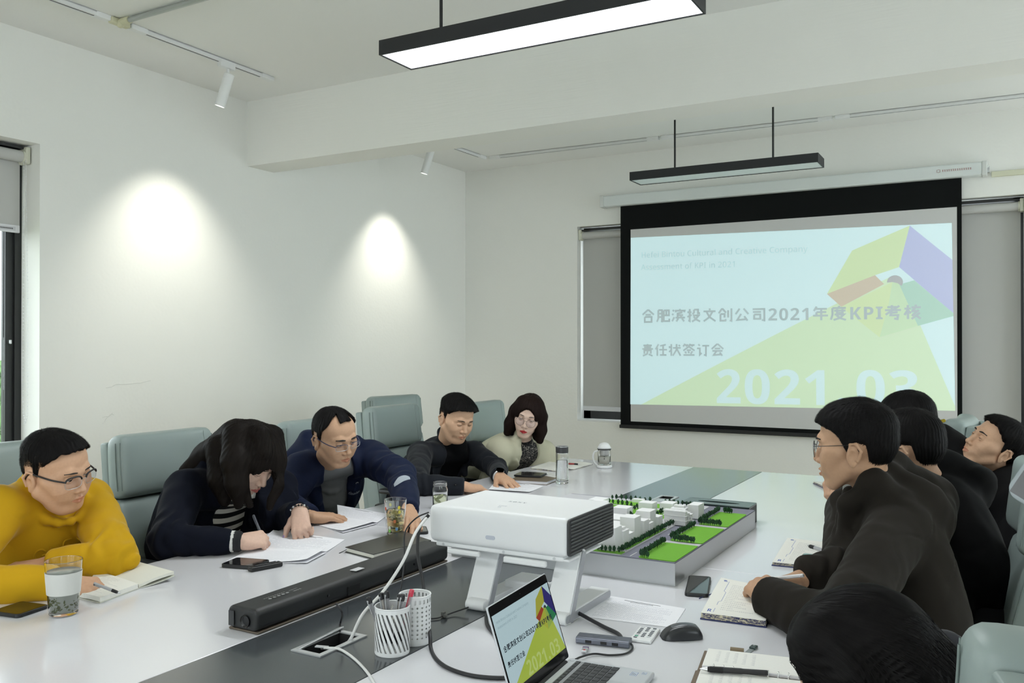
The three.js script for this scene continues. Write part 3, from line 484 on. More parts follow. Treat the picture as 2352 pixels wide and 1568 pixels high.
{
  const t = thing('tissue_box', 'dark leather tissue box with an oval opening behind the model', 'tissue box', [-0.885, TT, -3.062], 0);
  const s = roundRect(0.24, 0.11, 0.006); s.holes.push(new THREE.Path().absellipse(0, 0, 0.075, 0.014, 0, PI * 2));
  obj('lid', new THREE.ExtrudeGeometry(s, { depth: 0.004, bevelEnabled: true, bevelThickness: 0.001, bevelSize: 0.001, bevelSegments: 2, curveSegments: 24 }).rotateX(-PI / 2).translate(0, 0.062, 0), std([0.025, 0.04, 0.038], 0.25), t);
  obj('body', [boxAB(-0.12, 0.12, 0, 0.062, 0.051, 0.055), boxAB(-0.12, 0.12, 0, 0.062, -0.055, -0.051), boxAB(-0.12, -0.116, 0, 0.062, -0.051, 0.051), boxAB(0.116, 0.12, 0, 0.062, -0.051, 0.051), boxAB(-0.116, 0.116, 0, 0.01, -0.051, 0.051)], std([0.02, 0.024, 0.024], 0.45), t);
  const st = []; for (let i = 0; i < 46; i++) for (const z of [-0.048, 0.048]) st.push(box(0.003, 0.0008, 0.0008, -0.112 + i * 0.005, 0.0676, z));
  obj('stitching', st, std([0.25, 0.27, 0.26], 0.7), t);
}

// ---------- laptop ----------
const laptopSlide = canvasTex(1536, 922, (c, w, h) => drawSlide(c, w, h, { bg: '#bcd6dc', beam: '#a9bf45', olive: '#a8a83a', violet: '#2a2370', red: '#9c3a20', green: '#1f7a4c', oliveLow: '#a8b03a', greenLow: '#8fae4a', knob: '#22303c', figure: '#bcd078', thin: '#8fa9b4', text: '#1c2733' }));
{
  const t = thing('laptop', 'open silver laptop showing the same slide as the screen', 'laptop', [-0.7326, TT, -1.4192], PI / 2 + 0.07); t.scale.setScalar(0.83);   // local: x runs along the hinge (to the photo's right), z towards the user
  const w = 0.304, d = 0.206, sil = std([0.62, 0.64, 0.67], 0.36, { metalness: 0.35 }), key = std([0.02, 0.022, 0.024], 0.55);
  obj('base', rbox(w, 0.013, d, 0.005, 0, 0.0085, d / 2, 3), sil, t);
  obj('hinge', T(new THREE.CylinderGeometry(0.006, 0.006, w * 0.8, 16), 0, 0.013, 0.002, 0, 0, PI / 2), M.blackMatt, t);
  obj('foot_strip', [boxAB(-w / 2 + 0.02, w / 2 - 0.02, 0, 0.002, 0.02, 0.03), boxAB(-w / 2 + 0.02, w / 2 - 0.02, 0, 0.002, d - 0.03, d - 0.02)], M.blackMatt, t);
  obj('keyboard_well', boxAB(-0.138, 0.138, 0.0148, 0.0153, 0.022, 0.122), std([0.3, 0.31, 0.33], 0.5), t);
  const kg = new Map();
  for (let r = 0; r < 6; r++) { const n = r === 0 ? 15 : r === 5 ? 9 : 14, kh = r === 0 ? 0.010 : 0.0152; let x = -0.136; for (let i = 0; i < n; i++) { const kw = r === 5 ? (i === 3 ? 0.092 : 0.0195) : (0.272 / n) - 0.002, id = kw.toFixed(4) + kh; if (!kg.has(id)) kg.set(id, rbox(kw, 0.0016, kh, 0.0007, 0, 0, 0, 1)); const m = obj('key', kg.get(id), key, t); m.position.set(x + kw / 2, 0.0162, 0.024 + (r === 0 ? 0.006 : 0.012 + r * 0.0172 - 0.001)); x += kw + (r === 5 ? 0.003 : 0.002); } }
  obj('touchpad', rbox(0.12, 0.0008, 0.068, 0.0003, 0, 0.0153, 0.164), std([0.56, 0.58, 0.61], 0.3, { metalness: 0.3 }), t);
  obj('power_button', cyl(0.006, 0.006, 0.001, 0.138, 0.0155, 0.012, 20), sil, t);
  const stick = canvasTex(128, 64, (c) => { c.fillStyle = '#c9d3de'; c.fillRect(0, 0, 128, 64); c.strokeStyle = '#5566a0'; c.lineWidth = 4; c.strokeRect(4, 4, 120, 56); c.fillStyle = '#6b7488'; for (let i = 0; i < 3; i++) c.fillRect(16, 14 + i * 14, 90 - i * 14, 6); });
  for (const [x, z, s] of [[0.118, 0.168, 1], [0.130, 0.188, 0.6]]) obj('sticker', T(new THREE.PlaneGeometry(0.024 * s, 0.014 * s + 0.002), x, 0.0151, z, -PI / 2, 0, 0), std(0xffffff, 0.4, { map: stick }), t);
  const lid = new THREE.Group(); lid.name = 'lid'; lid.position.set(0, 0.016, -0.001); lid.rotation.x = -0.314; t.add(lid);
  const H = 0.2;
  obj('lid_shell', rbox(w, H, 0.005, 0.0024, 0, H / 2, -0.0028, 2), sil, lid);
  obj('bezel', T(new THREE.ExtrudeGeometry(roundRect(w - 0.003, H - 0.003, 0.006), { depth: 0.0006, bevelEnabled: false }), 0, H / 2, -0.0003), M.blackGloss, lid);
  obj('screen_panel', T(new THREE.PlaneGeometry(w - 0.012, 0.155), 0, 0.024 + 0.155 / 2, 0.0006), phys([0.01, 0.01, 0.01], 0.2, { emissive: new THREE.Color(1, 1, 1), emissiveMap: laptopSlide, emissiveIntensity: 0.8 }), lid);
  obj('camera_lens', cyl(0.0016, 0.0016, 0.0006, 0, H - 0.011, 0.0006, 10).rotateX(0), M.black, lid);
}
// ---------- chairs ----------
function makeChair(name) {   // faces local +z, origin on the floor under the seat
  const t = thing(name || 'office_chair', 'pale grey-green leather office chair', 'chair');
  const curve = (p) => { p.z += 0.9 * p.x * p.x * (p.z > 0 ? 0.55 : 0.3); };
  obj('seat', cushion(0.47, 0.10, 0.5, 0.04, (p) => { p.y += p.y > 0 ? -0.5 * p.x * p.x * 0.3 + 0.01 * Math.cos(p.z * 6) : 0; }, [12, 6, 12]).translate(0, 0.43, 0.02), M.leather, t);
  const back = new THREE.Group(); back.name = 'back'; back.position.set(0, 0.44, -0.235); back.rotation.x = -0.13; back.scale.set(0.84, 0.965, 1); t.add(back);
  const bulge = (p, w, h) => { if (p.z > 0) p.z += 0.012 * Math.cos(p.x / w * PI) * Math.cos(p.y / h * PI); curve(p); };
  obj('headrest', cushion(0.50, 0.232, 0.085, 0.04, (p) => { bulge(p, 0.5, 0.232); p.z += p.y > 0.03 ? (p.y - 0.03) * (p.y - 0.03) * 0.9 : 0; p.x *= 1 - 0.18 * Math.max(0, p.y + 0.02); }, [20, 14, 6]).translate(0, 0.515, 0.018), M.leather, back);
  obj('lower_backrest', cushion(0.505, 0.40, 0.085, 0.03, (p) => { bulge(p, 0.5, 0.4); p.z += 0.012 * Math.cos((p.y + 0.06) * 9); }, [20, 16, 6]).translate(0, 0.198, 0.0), M.leather, back);
  obj('back_shell', cushion(0.475, 0.62, 0.03, 0.014, (p) => { curve(p); p.x *= 1 - 0.1 * Math.max(0, p.y - 0.1); }, [14, 14, 3]).translate(0, 0.3, -0.045), M.leather, back);
  for (const s of [-1, 1]) {
    const th = [0.12, 0.62];   // two piped edges down each side of the headrest, one down the side of the lower back
    for (const a of th) { const pts = []; for (let i = 0; i <= 12; i++) { const y = -0.085 + i * 0.0142, x0 = 0.21 + 0.0405 * Math.cos(a), z = 0.018 + 0.0025 + 0.0405 * Math.sin(a) + 0.495 * x0 * x0 + (y > 0.03 ? (y - 0.03) ** 2 * 0.9 : 0); pts.push(V(s * x0 * (1 - 0.18 * Math.max(0, y + 0.02)), y + 0.515, z)); } obj('piping', tube(pts, 0.002, 24, 6), M.leatherDark, back); }
    const q = []; for (let i = 0; i <= 12; i++) { const y = -0.17 + i * 0.0283, x0 = 0.2225 + 0.0305 * Math.cos(0.5); q.push(V(s * x0, y + 0.198, 0.0125 + 0.0305 * Math.sin(0.5) + 0.495 * x0 * x0 + 0.012 * Math.cos((y + 0.06) * 9))); } obj('piping', tube(q, 0.002, 24, 6), M.leatherDark, back);
    if (s > 0) { const st = []; for (let i = 0; i <= 10; i++) { const y = 0.42 + i * 0.0195, x = 0.19, f = 0.012 * Math.cos(x / 0.5 * PI) * Math.cos((y - 0.515) / 0.232 * PI); st.push(V(x * (1 - 0.18 * Math.max(0, y - 0.495)), y, 0.018 + 0.0425 + f + 0.495 * x * x + (y > 0.545 ? (y - 0.545) ** 2 * 0.9 : 0) + 0.0002)); } obj('seam', tube(st, 0.0008, 24, 5), M.leatherDark, back); }
    const arm = obj('armrest', cushion(0.06, 0.025, 0.26, 0.012, null, [6, 4, 10]).translate(s * 0.262, 0.645, 0.0), M.black, t);
    obj('arm_post', [rbox(0.03, 0.24, 0.04, 0.008, s * 0.262, 0.52, 0.0), rbox(0.06, 0.02, 0.06, 0.006, s * 0.24, 0.40, 0.0)], M.black, arm);
  }
  obj('tilt_mechanism', [rbox(0.2, 0.05, 0.22, 0.01, 0, 0.365, 0), rbox(0.06, 0.26, 0.02, 0.006, 0, 0.46, -0.30), rbox(0.06, 0.02, 0.2, 0.006, 0, 0.35, -0.2)], M.black, t);
  obj('gas_column', [cyl(0.025, 0.025, 0.16, 0, 0.28, 0), cyl(0.034, 0.034, 0.14, 0, 0.15, 0)], M.chrome, t);
  for (let i = 0; i < 5; i++) {
    const a = i * PI * 0.4 + 0.3, s = obj('spoke', T(rbox(0.3, 0.03, 0.045, 0.008, 0.16, 0.085, 0), 0, 0, 0, 0, a), M.chrome, t);
    obj('caster', [T(cyl(0.028, 0.028, 0.018, 0, 0, 0, 16).rotateX(PI / 2), Math.cos(a) * 0.3, 0.029, -Math.sin(a) * 0.3 + 0.012), T(cyl(0.028, 0.028, 0.018, 0, 0, 0, 16).rotateX(PI / 2), Math.cos(a) * 0.3, 0.029, -Math.sin(a) * 0.3 - 0.012), cyl(0.008, 0.008, 0.03, Math.cos(a) * 0.3, 0.065, -Math.sin(a) * 0.3, 8)], M.black, s);
  }
  return t;
}
const chair0 = makeChair();
let chairUsed = false;
function chair(x, z, turn, label) {   // x, z: where the top of the back stands
  let c = chair0;
  if (chairUsed) { c = chair0.clone(); c.name = numbered('office_chair'); scene.add(c); }
  chairUsed = true;
  c.rotation.y = turn; c.position.set(x + 0.30 * Math.sin(turn), 0, z + 0.30 * Math.cos(turn));
  return tag(c, label, 'chair', 'grey-green leather chairs round the table');
}
chair(-2.86, -1.58, PI / 2, 'pale leather office chair behind the yellow sweater, cut off by the left edge');
chair(-2.73, -2.17, PI / 2, 'pale leather office chair standing clear between the yellow sweater and the woman writing');
chair(-2.62, -2.86, PI / 2, 'pale leather office chair behind the man in the navy jacket');
chair(-2.86, -3.72, PI / 2, 'pale leather office chair between the navy jacket and the dark blazer');
chair(-3.40, -4.46, PI / 2 - 0.2, 'bright pale office chair standing back in the spotlight by the left wall');
chair(-2.60, -4.20, PI / 2, 'pale leather office chair between the dark blazer and the cream coat');
chair(-0.14, -4.35, -PI / 2 - 0.1, 'pale office chair by the screen, behind the man leaning back');
chair(0.105, -2.73, -PI / 2 + 0.06, 'pale office chair at the right edge behind the man in the black hood');
chair(0.165, -1.13, -2.836, 'pale office chair in the bottom right corner, nearest the camera');

// ---------- things on the table ----------
const tab = (u, v, h = 0) => { const r = at(u, v, 1).sub(camera.position); return camera.position.clone().addScaledVector(r, (TT + h - 1.36) / r.y); };   // the point of the table top (raised by h) at (u, v)
function sheet(c, lift, th, n = 10) {   // a leaf of paper over four corners a, b, c, d
  const g = new THREE.BoxGeometry(1, 1, 1, n, 1, n), p = g.attributes.position;
  for (let i = 0; i < p.count; i++) {
    const s = p.getX(i) + 0.5, q = p.getZ(i) + 0.5, k = p.getY(i) + 0.5, a = c[0].clone().lerp(c[1], s), b = c[3].clone().lerp(c[2], s), r = b.lerp(a, q);
    p.setXYZ(i, r.x, r.y + lift(s, q) + k * th, r.z);
  }
  g.computeVertexNormals(); return g;
}
const local = (g, t) => g.translate(-t.position.x, -t.position.y, -t.position.z);
const printed = (seedN, o = {}) => canvasTex(512, 724, (c, w, h) => {
  c.fillStyle = o.bg || '#f2f2f6'; c.fillRect(0, 0, w, h);
  c.fillStyle = '#30323a'; if (o.title !== false) { c.fillRect(150, 60, 220, 13); c.fillRect(190, 92, 140, 11); }
  c.fillStyle = o.ink || '#8a8c98';
  let y = o.title === false ? 60 : 140; let k = seedN;
  while (y < h - 60) { k = (k * 16807) % 2147483647; const x0 = 60 + (k % 5 === 0 ? 24 : 0), len = k % 4 === 0 ? 160 + k % 140 : 370; for (let x = x0; x < x0 + len; x += 11) if ((x * 7 + k) % 13) c.fillRect(x, y, 8, o.th || 6); y += o.step || 19; }
});
const printMats = [1, 2, 3].map((i) => std(0xffffff, 0.8, { map: printed(i * 977, { step: 27, th: 5, ink: '#a4a6b2' }) })), faintMat = std(0xffffff, 0.8, { map: printed(5501, { title: false, ink: '#cfd0d8', step: 12, th: 3 }) });
function booklet(label, A, B, curl) {
  const c = A.map((p) => tab(...p)), d = B.map((p) => tab(...p)), t = thing('document', label, 'document', c[0].clone().add(d[2]).multiplyScalar(0.5).setY(TT));
  obj('page', local(sheet(c, (s, q) => 0.0012 + curl * Math.pow(s, 4) + 0.003 * Math.pow(1 - q, 3), 0.0006), t), faintMat, t);
  obj('page', local(sheet(c.map((p) => p.clone().add(V(0.006, 0, 0.004))), (s, q) => 0.0004 + curl * 0.3 * Math.pow(s, 4), 0.0005), t), M.paper, t);
  obj('page', local(sheet(d, (s, q) => 0.0012 + 0.003 * Math.pow(q, 3), 0.0006), t), printMats[0], t);
  obj('page', local(sheet(d.map((p) => p.clone().add(V(-0.004, 0, -0.003))), () => 0.0004, 0.0005), t), M.paper, t);
  return t;
}
booklet('white printed document lying open, being signed by the woman', [[519, 1290], [704, 1294], [749, 1270], [575, 1262]], [[575, 1262], [749, 1270], [792, 1240], [628, 1218]], 0.012);
booklet('white printed document lying open in front of the man in navy', [[705, 1198], [787, 1224], [866, 1203], [777, 1190]], [[777, 1190], [866, 1203], [892, 1181], [775, 1160]], 0.008);
function loosePaper(label, A, m, lift) { const c = A.map((p) => tab(...p)), t = obj('paper_sheet', sheet(c, lift || (() => 0.0006), 0.0005), m); return tag(t, label, 'paper'); }
loosePaper('white printed sheet under the hands of the man in the dark blazer', [[1122, 1126], [1215, 1132], [1250, 1116], [1140, 1102]], printMats[1], (s, q) => 0.0008 + 0.004 * Math.pow(q, 4));
loosePaper('white printed sheet between the projector stand and the mouse', [[1330, 1415], [1545, 1442], [1575, 1398], [1385, 1366]], printMats[2]);

function openBook(label, L, R, th, cover, pageL, pageR, rise) {
  const a = L.map((p) => tab(...p)), b = R.map((p) => tab(...p)), t = thing('open_notebook', label, 'notebook', a[0].clone().add(b[2]).multiplyScalar(0.5).setY(TT));
  obj('cover', [local(sheet(a.map((p) => p.clone()), () => 0.0004, 0.002, 4), t), local(sheet(b, (s) => 0.0004 + (rise ? 0.012 * s * s : 0), 0.002, 8), t)], cover, t);
  obj('page_block', local(sheet(a.map((p, i) => p.clone().lerp(a[(i + 2) % 4], 0.015)), (s) => 0.0025 + 0.002 * Math.sin(s * PI), th, 8), t), pageL, t);
  obj('page_block', local(sheet(b.map((p, i) => p.clone().lerp(b[(i + 2) % 4], 0.015)), (s) => 0.0025 + (rise ? 0.014 * s * s : 0) + 0.006 * Math.sin(s * PI), th * 0.7, 10), t), pageR || pageL, t);
  return t;
}
const creamPage = std([0.80, 0.79, 0.70], 0.8);
const scribble = (blue) => canvasTex(512, 724, (c, w, h) => {
  c.fillStyle = '#efeee6'; c.fillRect(0, 0, w, h);
  if (blue) { c.strokeStyle = '#5062a8'; c.lineWidth = 3; c.beginPath(); c.moveTo(90, 560); c.lineTo(90, 500); c.lineTo(110, 480); c.lineTo(110, 300); c.lineTo(90, 280); c.lineTo(90, 60); c.moveTo(90, 620); c.lineTo(90, 690); c.stroke(); c.fillStyle = '#5062a8'; c.font = 'bold 62px sans-serif'; c.fillText('R', 34, 690); c.fillRect(40, 40, 28, 20); c.fillRect(44, 66, 36, 8); }
  c.strokeStyle = '#9a9aa0'; c.lineWidth = 1.6;
  let k = 77; for (let y = blue ? 120 : 80; y < h - 90; y += 34) { let x = 130; k = (k * 16807) % 2147483647; const end = 200 + k % 260; while (x < end) { k = (k * 16807) % 2147483647; c.beginPath(); c.moveTo(x, y + k % 7); c.lineTo(x + 5, y - 9 + k % 5); c.lineTo(x + 9, y + k % 9); c.lineTo(x + 13, y - 4); c.stroke(); x += 17; } }
});
const scribMat = std(0xffffff, 0.8, { map: scribble(true) }), noteMat = std(0xffffff, 0.8, { map: scribble(false) });
const pat = canvasTex(256, 64, (c) => { c.fillStyle = '#d9d0b4'; c.fillRect(0, 0, 256, 64); let k = 5; for (let i = 0; i < 260; i++) { k = (k * 16807) % 2147483647; c.fillStyle = k % 3 ? '#2a2f5c' : '#6d6a72'; c.fillRect(k % 256, (k >> 8) % 64, 4 + k % 14, 3 + k % 5); } }, { repeat: [1, 1] });
const navy = std([0.03, 0.04, 0.16], 0.6), patMat = std(0xffffff, 0.7, { map: pat });
openBook('open notebook with cream pages in front of the yellow sweater', [[177, 1374], [230, 1386], [319, 1352], [222, 1322]], [[319, 1352], [402, 1333], [318, 1309], [226, 1318]], 0.011, std([0.62, 0.62, 0.55], 0.6), noteMat, creamPage, true);
openBook('open notebook with a patterned navy cover in front of the woman in cream', [[1219, 1077], [1276, 1083], [1312, 1073], [1262, 1063]], [[1276, 1083], [1318, 1079], [1362, 1067], [1312, 1064]], 0.006, patMat, noteMat, noteMat, false);
function patternBook(label, q, th, mat) {   // day planner: navy cover, patterned page edges, written page
  const c = q.map((p) => tab(...p)), t = thing('day_planner', label, 'planner', c[0].clone().add(c[2]).multiplyScalar(0.5).setY(TT));
  obj('cover', local(sheet(c, () => 0.0004, 0.002, 2), t), navy, t);
  obj('page_block', local(sheet(c.map((p, i) => p.clone().lerp(c[(i + 2) % 4], 0.012)), () => 0.0024, th, 2), t), patMat, t);
  obj('page', local(sheet(c.map((p, i) => p.clone().lerp(c[(i + 2) % 4], 0.012)), (s, k) => 0.0026 + th + 0.0015 * Math.sin(k * PI), 0.0005), t), mat || scribMat, t);
  return t;
}
const pb = patternBook('day planner with patterned edges under the hands of the man in the brown hood', [[1608, 1422], [1760, 1442], [1790, 1366], [1655, 1338]], 0.012);
obj('ribbon', local(tube([tab(1640, 1360, 0.006), tab(1628, 1366, 0.004), tab(1612, 1371, 0.0015), tab(1606, 1374, 0.0015)], 0.0012, 16, 5), pb), navy, pb);
patternBook('day planner with patterned edges beyond the folded hands, a teal phone on it', [[1772, 1299], [1905, 1312], [1935, 1256], [1808, 1241]], 0.007);
patternBook('day planner far along the right side, a pen on it', [[1930, 1139], [1980, 1139], [1930, 1110], [1867, 1110]], 0.006, noteMat);
function closedBook(name, label, q, th, cover, page) {
  const c = q.map((p) => tab(...p)), t = thing(name, label, 'notebook', c[0].clone().add(c[2]).multiplyScalar(0.5).setY(TT));
  obj('cover', [local(sheet(c, () => 0.0004, 0.002, 2), t), local(sheet(c, () => th, 0.002, 2), t), local(sheet([c[3], c[2], c[2].clone().lerp(c[1], 0.03), c[3].clone().lerp(c[0], 0.03)], () => 0.002, th - 0.001, 2), t)], cover, t);
  obj('page_block', local(sheet(c.map((p, i) => p.clone().lerp(c[(i + 2) % 4], 0.02)), () => 0.0024, th - 0.0024, 2), t), page, t);
  return t;
}
const bb = closedBook('notebook', 'closed black notebook behind the soundbar', [[793, 1268], [857, 1285], [990, 1252], [925, 1230]], 0.014, phys([0.02, 0.02, 0.017], 0.32), creamPage);
obj('ribbon', local(tube([tab(796, 1262, 0.012), tab(788, 1266, 0.003), tab(779, 1270, 0.001)], 0.0011, 14, 5), bb), M.blackMatt, bb);
closedBook('notebook', 'closed brown notebook beside the glass bottle, a phone on it', [[1173, 1109], [1256, 1114], [1279, 1105], [1203, 1092]], 0.014, std([0.16, 0.12, 0.08], 0.5), M.paper);

function phone(label, q, lift, body, screen, th = 0.0085) {
  const c = q.map((p) => tab(...p, lift)), o = c[0].clone().add(c[2]).multiplyScalar(0.5), t = thing('phone', label, 'phone', o);
  const ax = c[1].clone().sub(c[0]), w = ax.length(), az = c[0].clone().sub(c[3]), l = az.length(); t.rotation.y = Math.atan2(-ax.z, ax.x);
  obj('case', new THREE.ExtrudeGeometry(roundRect(w - 0.003, l - 0.003, 0.009), { depth: th - 0.003, bevelEnabled: true, bevelThickness: 0.0015, bevelSize: 0.0015, bevelSegments: 3 }).rotateX(-PI / 2).translate(0, 0.0018, 0), body, t);
  obj('phone_screen', new THREE.ExtrudeGeometry(roundRect(w - 0.007, l - 0.008, 0.007), { depth: 0.0004, bevelEnabled: false }).rotateX(-PI / 2).translate(0, th + 0.0003, 0), screen, t);
  obj('side_button', [rbox(0.0012, 0.0022, 0.012, 0.0005, w / 2 + 0.0002, th * 0.5, -l * 0.15), rbox(0.0012, 0.0022, 0.02, 0.0005, w / 2 + 0.0002, th * 0.5, -l * 0.28)], M.blackMatt, t);
  return t;
}
phone('black phone lying at the left edge of the picture', [[-8, 1412], [58, 1421], [98, 1396], [28, 1387]], 0, M.black, M.blackGloss);
phone('black phone by the papers of the woman writing', [[499, 1303], [578, 1309], [628, 1293], [548, 1288]], 0, M.black, M.blackGloss, 0.01);
{ const a = tab(575, 1314), b = tab(648, 1300), t = thing('voice_recorder', 'slim black recorder leaning on the phone by the papers', 'recorder', a.clone().add(b).multiplyScalar(0.5)); t.rotation.y = Math.atan2(-(b.z - a.z), b.x - a.x); const l = a.distanceTo(b); obj('body', rbox(l, 0.013, 0.024, 0.004, 0, 0.0068, -0.006), M.black, t); obj('clip', rbox(l * 0.7, 0.002, 0.012, 0.0008, 0, 0.0145, -0.006), M.blackGloss, t); obj('button', cyl(0.002, 0.002, 0.001, l * 0.3, 0.0145, -0.002, 10), M.steel, t); }
phone('dark phone under the outstretched hand of the man in navy', [[925, 1228], [978, 1226], [985, 1214], [935, 1214]], 0, M.black, M.blackGloss);
phone('dark phone lying on the closed brown notebook', [[1182, 1095], [1245, 1098], [1254, 1089], [1193, 1087]], 0.0165, M.black, M.blackGloss);
const sky = phys([0.015, 0.016, 0.016], 0.06);
phone('black phone with a shiny screen right of the model', [[1567, 1369], [1622, 1373], [1638, 1331], [1586, 1328]], 0, M.black, sky);
phone('phone with a teal-lit screen on the far day planner', [[1826, 1296], [1893, 1304], [1912, 1284], [1846, 1276]], 0.011, M.black, phys([0.16, 0.33, 0.34], 0.15));

// pens
function pen(label, a, b, o = {}) {   // a: back end, b: tip
  const L = a.distanceTo(b), r = o.r || 0.0048, t = thing('pen', label, 'pen', a.clone().add(b).multiplyScalar(0.5), 0, o.group);
  t.quaternion.setFromUnitVectors(V(0, 1, 0), a.clone().sub(b).normalize());
  const k = L / 0.14;
  obj('barrel', lathe([[0, 0.07], [r * 0.75, 0.07], [r * 0.9, 0.068], [r * 0.9, 0.02], [r, 0.015], [r, -0.03], [r * 0.95, -0.05]].map(([x, y]) => [x, y * k]), 14), o.barrel || M.black, t);
  if (o.refill) { obj('refill', cyl(r * 0.42, r * 0.42, 0.085 * k, 0, 0.022 * k, 0, 10), o.refill, t); obj('cap', lathe([[r * 0.92, 0.056], [r * 1.0, 0.057], [r * 1.0, 0.070], [r * 0.7, 0.0725], [0, 0.0725]].map(([x, y]) => [x, y * k]), 14), o.cap, t); }
  obj('grip', lathe([[r * 0.98, -0.02], [r * 1.04, -0.025], [r * 1.0, -0.048], [r * 0.8, -0.054]].map(([x, y]) => [x, y * k]), 14), o.grip || M.blackMatt, t);
  obj('tip', lathe([[r * 0.8, -0.053], [r * 0.42, -0.064], [0.0005, -0.07]].map(([x, y]) => [x, y * k]), 12), o.tip || M.steel, t);
  obj('clip', rbox(0.002, 0.034 * k, 0.0012, 0.0005, 0, 0.047 * k, r * 1.25), o.clip || o.barrel || M.black, t);
  obj('clip_root', rbox(0.003, 0.004, r * 1.1, 0.0005, 0, 0.063 * k, r * 0.7), o.clip || M.black, t);
  return t;
}
const seeThrough = phys([0.8, 0.8, 0.82], 0.12, { transmission: 0.75, thickness: 0 });
const up = (p, h) => p.clone().setY(p.y + h);
const whiteP = std([0.75, 0.75, 0.76], 0.3), clearP = std([0.45, 0.45, 0.46], 0.25);
pen('clear pen with a black end held over the open cream notebook', at(215, 1339, 2.12), tab(278, 1363, 0.016), { barrel: clearP, r: 0.0038 });
pen('black and silver pen in the hand of the woman writing', at(582, 1183, 2.76), tab(613, 1259, 0.003), { barrel: std([0.08, 0.085, 0.1], 0.25), grip: clearP });
pen('dark pen between the fingers of the man in navy', at(748, 1178, 3.19), at(785, 1186, 3.23), { barrel: M.blackGloss });
pen('grey metal pen lying beyond the brown notebook', tab(1209, 1084, 0.0055), tab(1260, 1089, 0.0055), { barrel: std([0.3, 0.3, 0.31], 0.3, { metalness: 0.6 }), grip: M.steel, r: 0.0055 });
pen('thin red pen on the open patterned notebook', tab(1296, 1064, 0.016), tab(1332, 1066, 0.016), { barrel: std([0.35, 0.05, 0.05], 0.4) });
pen('black pen with a grey cap on the far day planner', tab(1906, 1269, 0.016), tab(1854, 1252, 0.016), { barrel: std([0.4, 0.4, 0.42], 0.3), grip: M.blackMatt, r: 0.0058 });
pen('black pen on the day planner farthest along the right side', tab(1936, 1130, 0.013), tab(1962, 1136, 0.013));
pen('white pen resting in the folded hands of the man in the brown hood', tab(1846, 1321, 0.075), tab(1720, 1334, 0.035), { barrel: whiteP, grip: whiteP, clip: whiteP, tip: whiteP });
{ const t = thing('tablet', 'thin dark tablet with a pen along it on the right of the table', 'tablet', tab(1945, 1190)); t.rotation.y = 0.2; obj('case', rbox(0.12, 0.007, 0.17, 0.003, 0.02, 0.004, 0), M.black, t); obj('tablet_screen', rbox(0.108, 0.0006, 0.156, 0.0003, 0.02, 0.0078, 0), phys([0.5, 0.5, 0.52], 0.2), t); }
pen('black pen lying on the dark tablet', tab(1935, 1180, 0.0135), tab(1897, 1180, 0.0135));

// glasses and bottles
const glassOf = (pts) => lathe(pts, 44);
function tumbler(label, p, r0, r1, h, build) {
  const t = thing('tumbler', label, 'glass', p), w = 0.0022;
  obj('glass_wall', glassOf([[0, 0.0005], [r0 - 0.003, 0.0005], [r0, 0.004], [r1, h - 0.001], [r1 - w * 0.5, h], [r1 - w, h - 0.001], [r0 - w + (r1 - r0) * 0.09, 0.011], [r0 - w - 0.003, 0.009], [0, 0.009]]), M.glass, t);
  build(t, (y) => r0 + (r1 - r0) * y / h - w - 0.0006);
  return t;
}
const water = (col, d) => phys([1, 1, 1], 0.03, { transmission: 1, thickness: 0.01, ior: 1.33, attenuationColor: new THREE.Color().setRGB(...col), attenuationDistance: d });
tumbler('glass of green tea with leaves in the lower half, beside the cream notebook', tab(146, 1410), 0.031, 0.0405, 0.126, (t, R) => {
  obj('tea', glassOf([[0, 0.0105], [R(0.011) - 0.001, 0.0105], [R(0.1), 0.1], [0, 0.1]]), phys([0.62, 0.66, 0.58], 0.3, { transmission: 0.45, thickness: 0 }), t);
  const lf = []; for (let i = 0; i < 700; i++) { const y = 0.013 + 0.036 * rnd(), a = rr(0, 6.28), r = R(y) * Math.sqrt(rnd()) * 0.97; lf.push(T(new THREE.SphereGeometry(0.005, 6, 4).scale(1.2, 0.35, 0.5), Math.cos(a) * r, y, Math.sin(a) * r, rr(0, 3), rr(0, 6), rr(0, 3))); }
  obj('tea_leaves', lf, std([0.10, 0.12, 0.035], 0.7), t).userData.kind = 'stuff';
  obj('sleeve', glassOf([[R(0.05) + 0.0033, 0.05], [R(0.1) + 0.0033, 0.1], [R(0.1) + 0.0038, 0.1], [R(0.05) + 0.0038, 0.05], [R(0.05) + 0.0033, 0.05]]), phys([0.80, 0.80, 0.76], 0.6, { transmission: 0.25, thickness: 0 }), t);
});
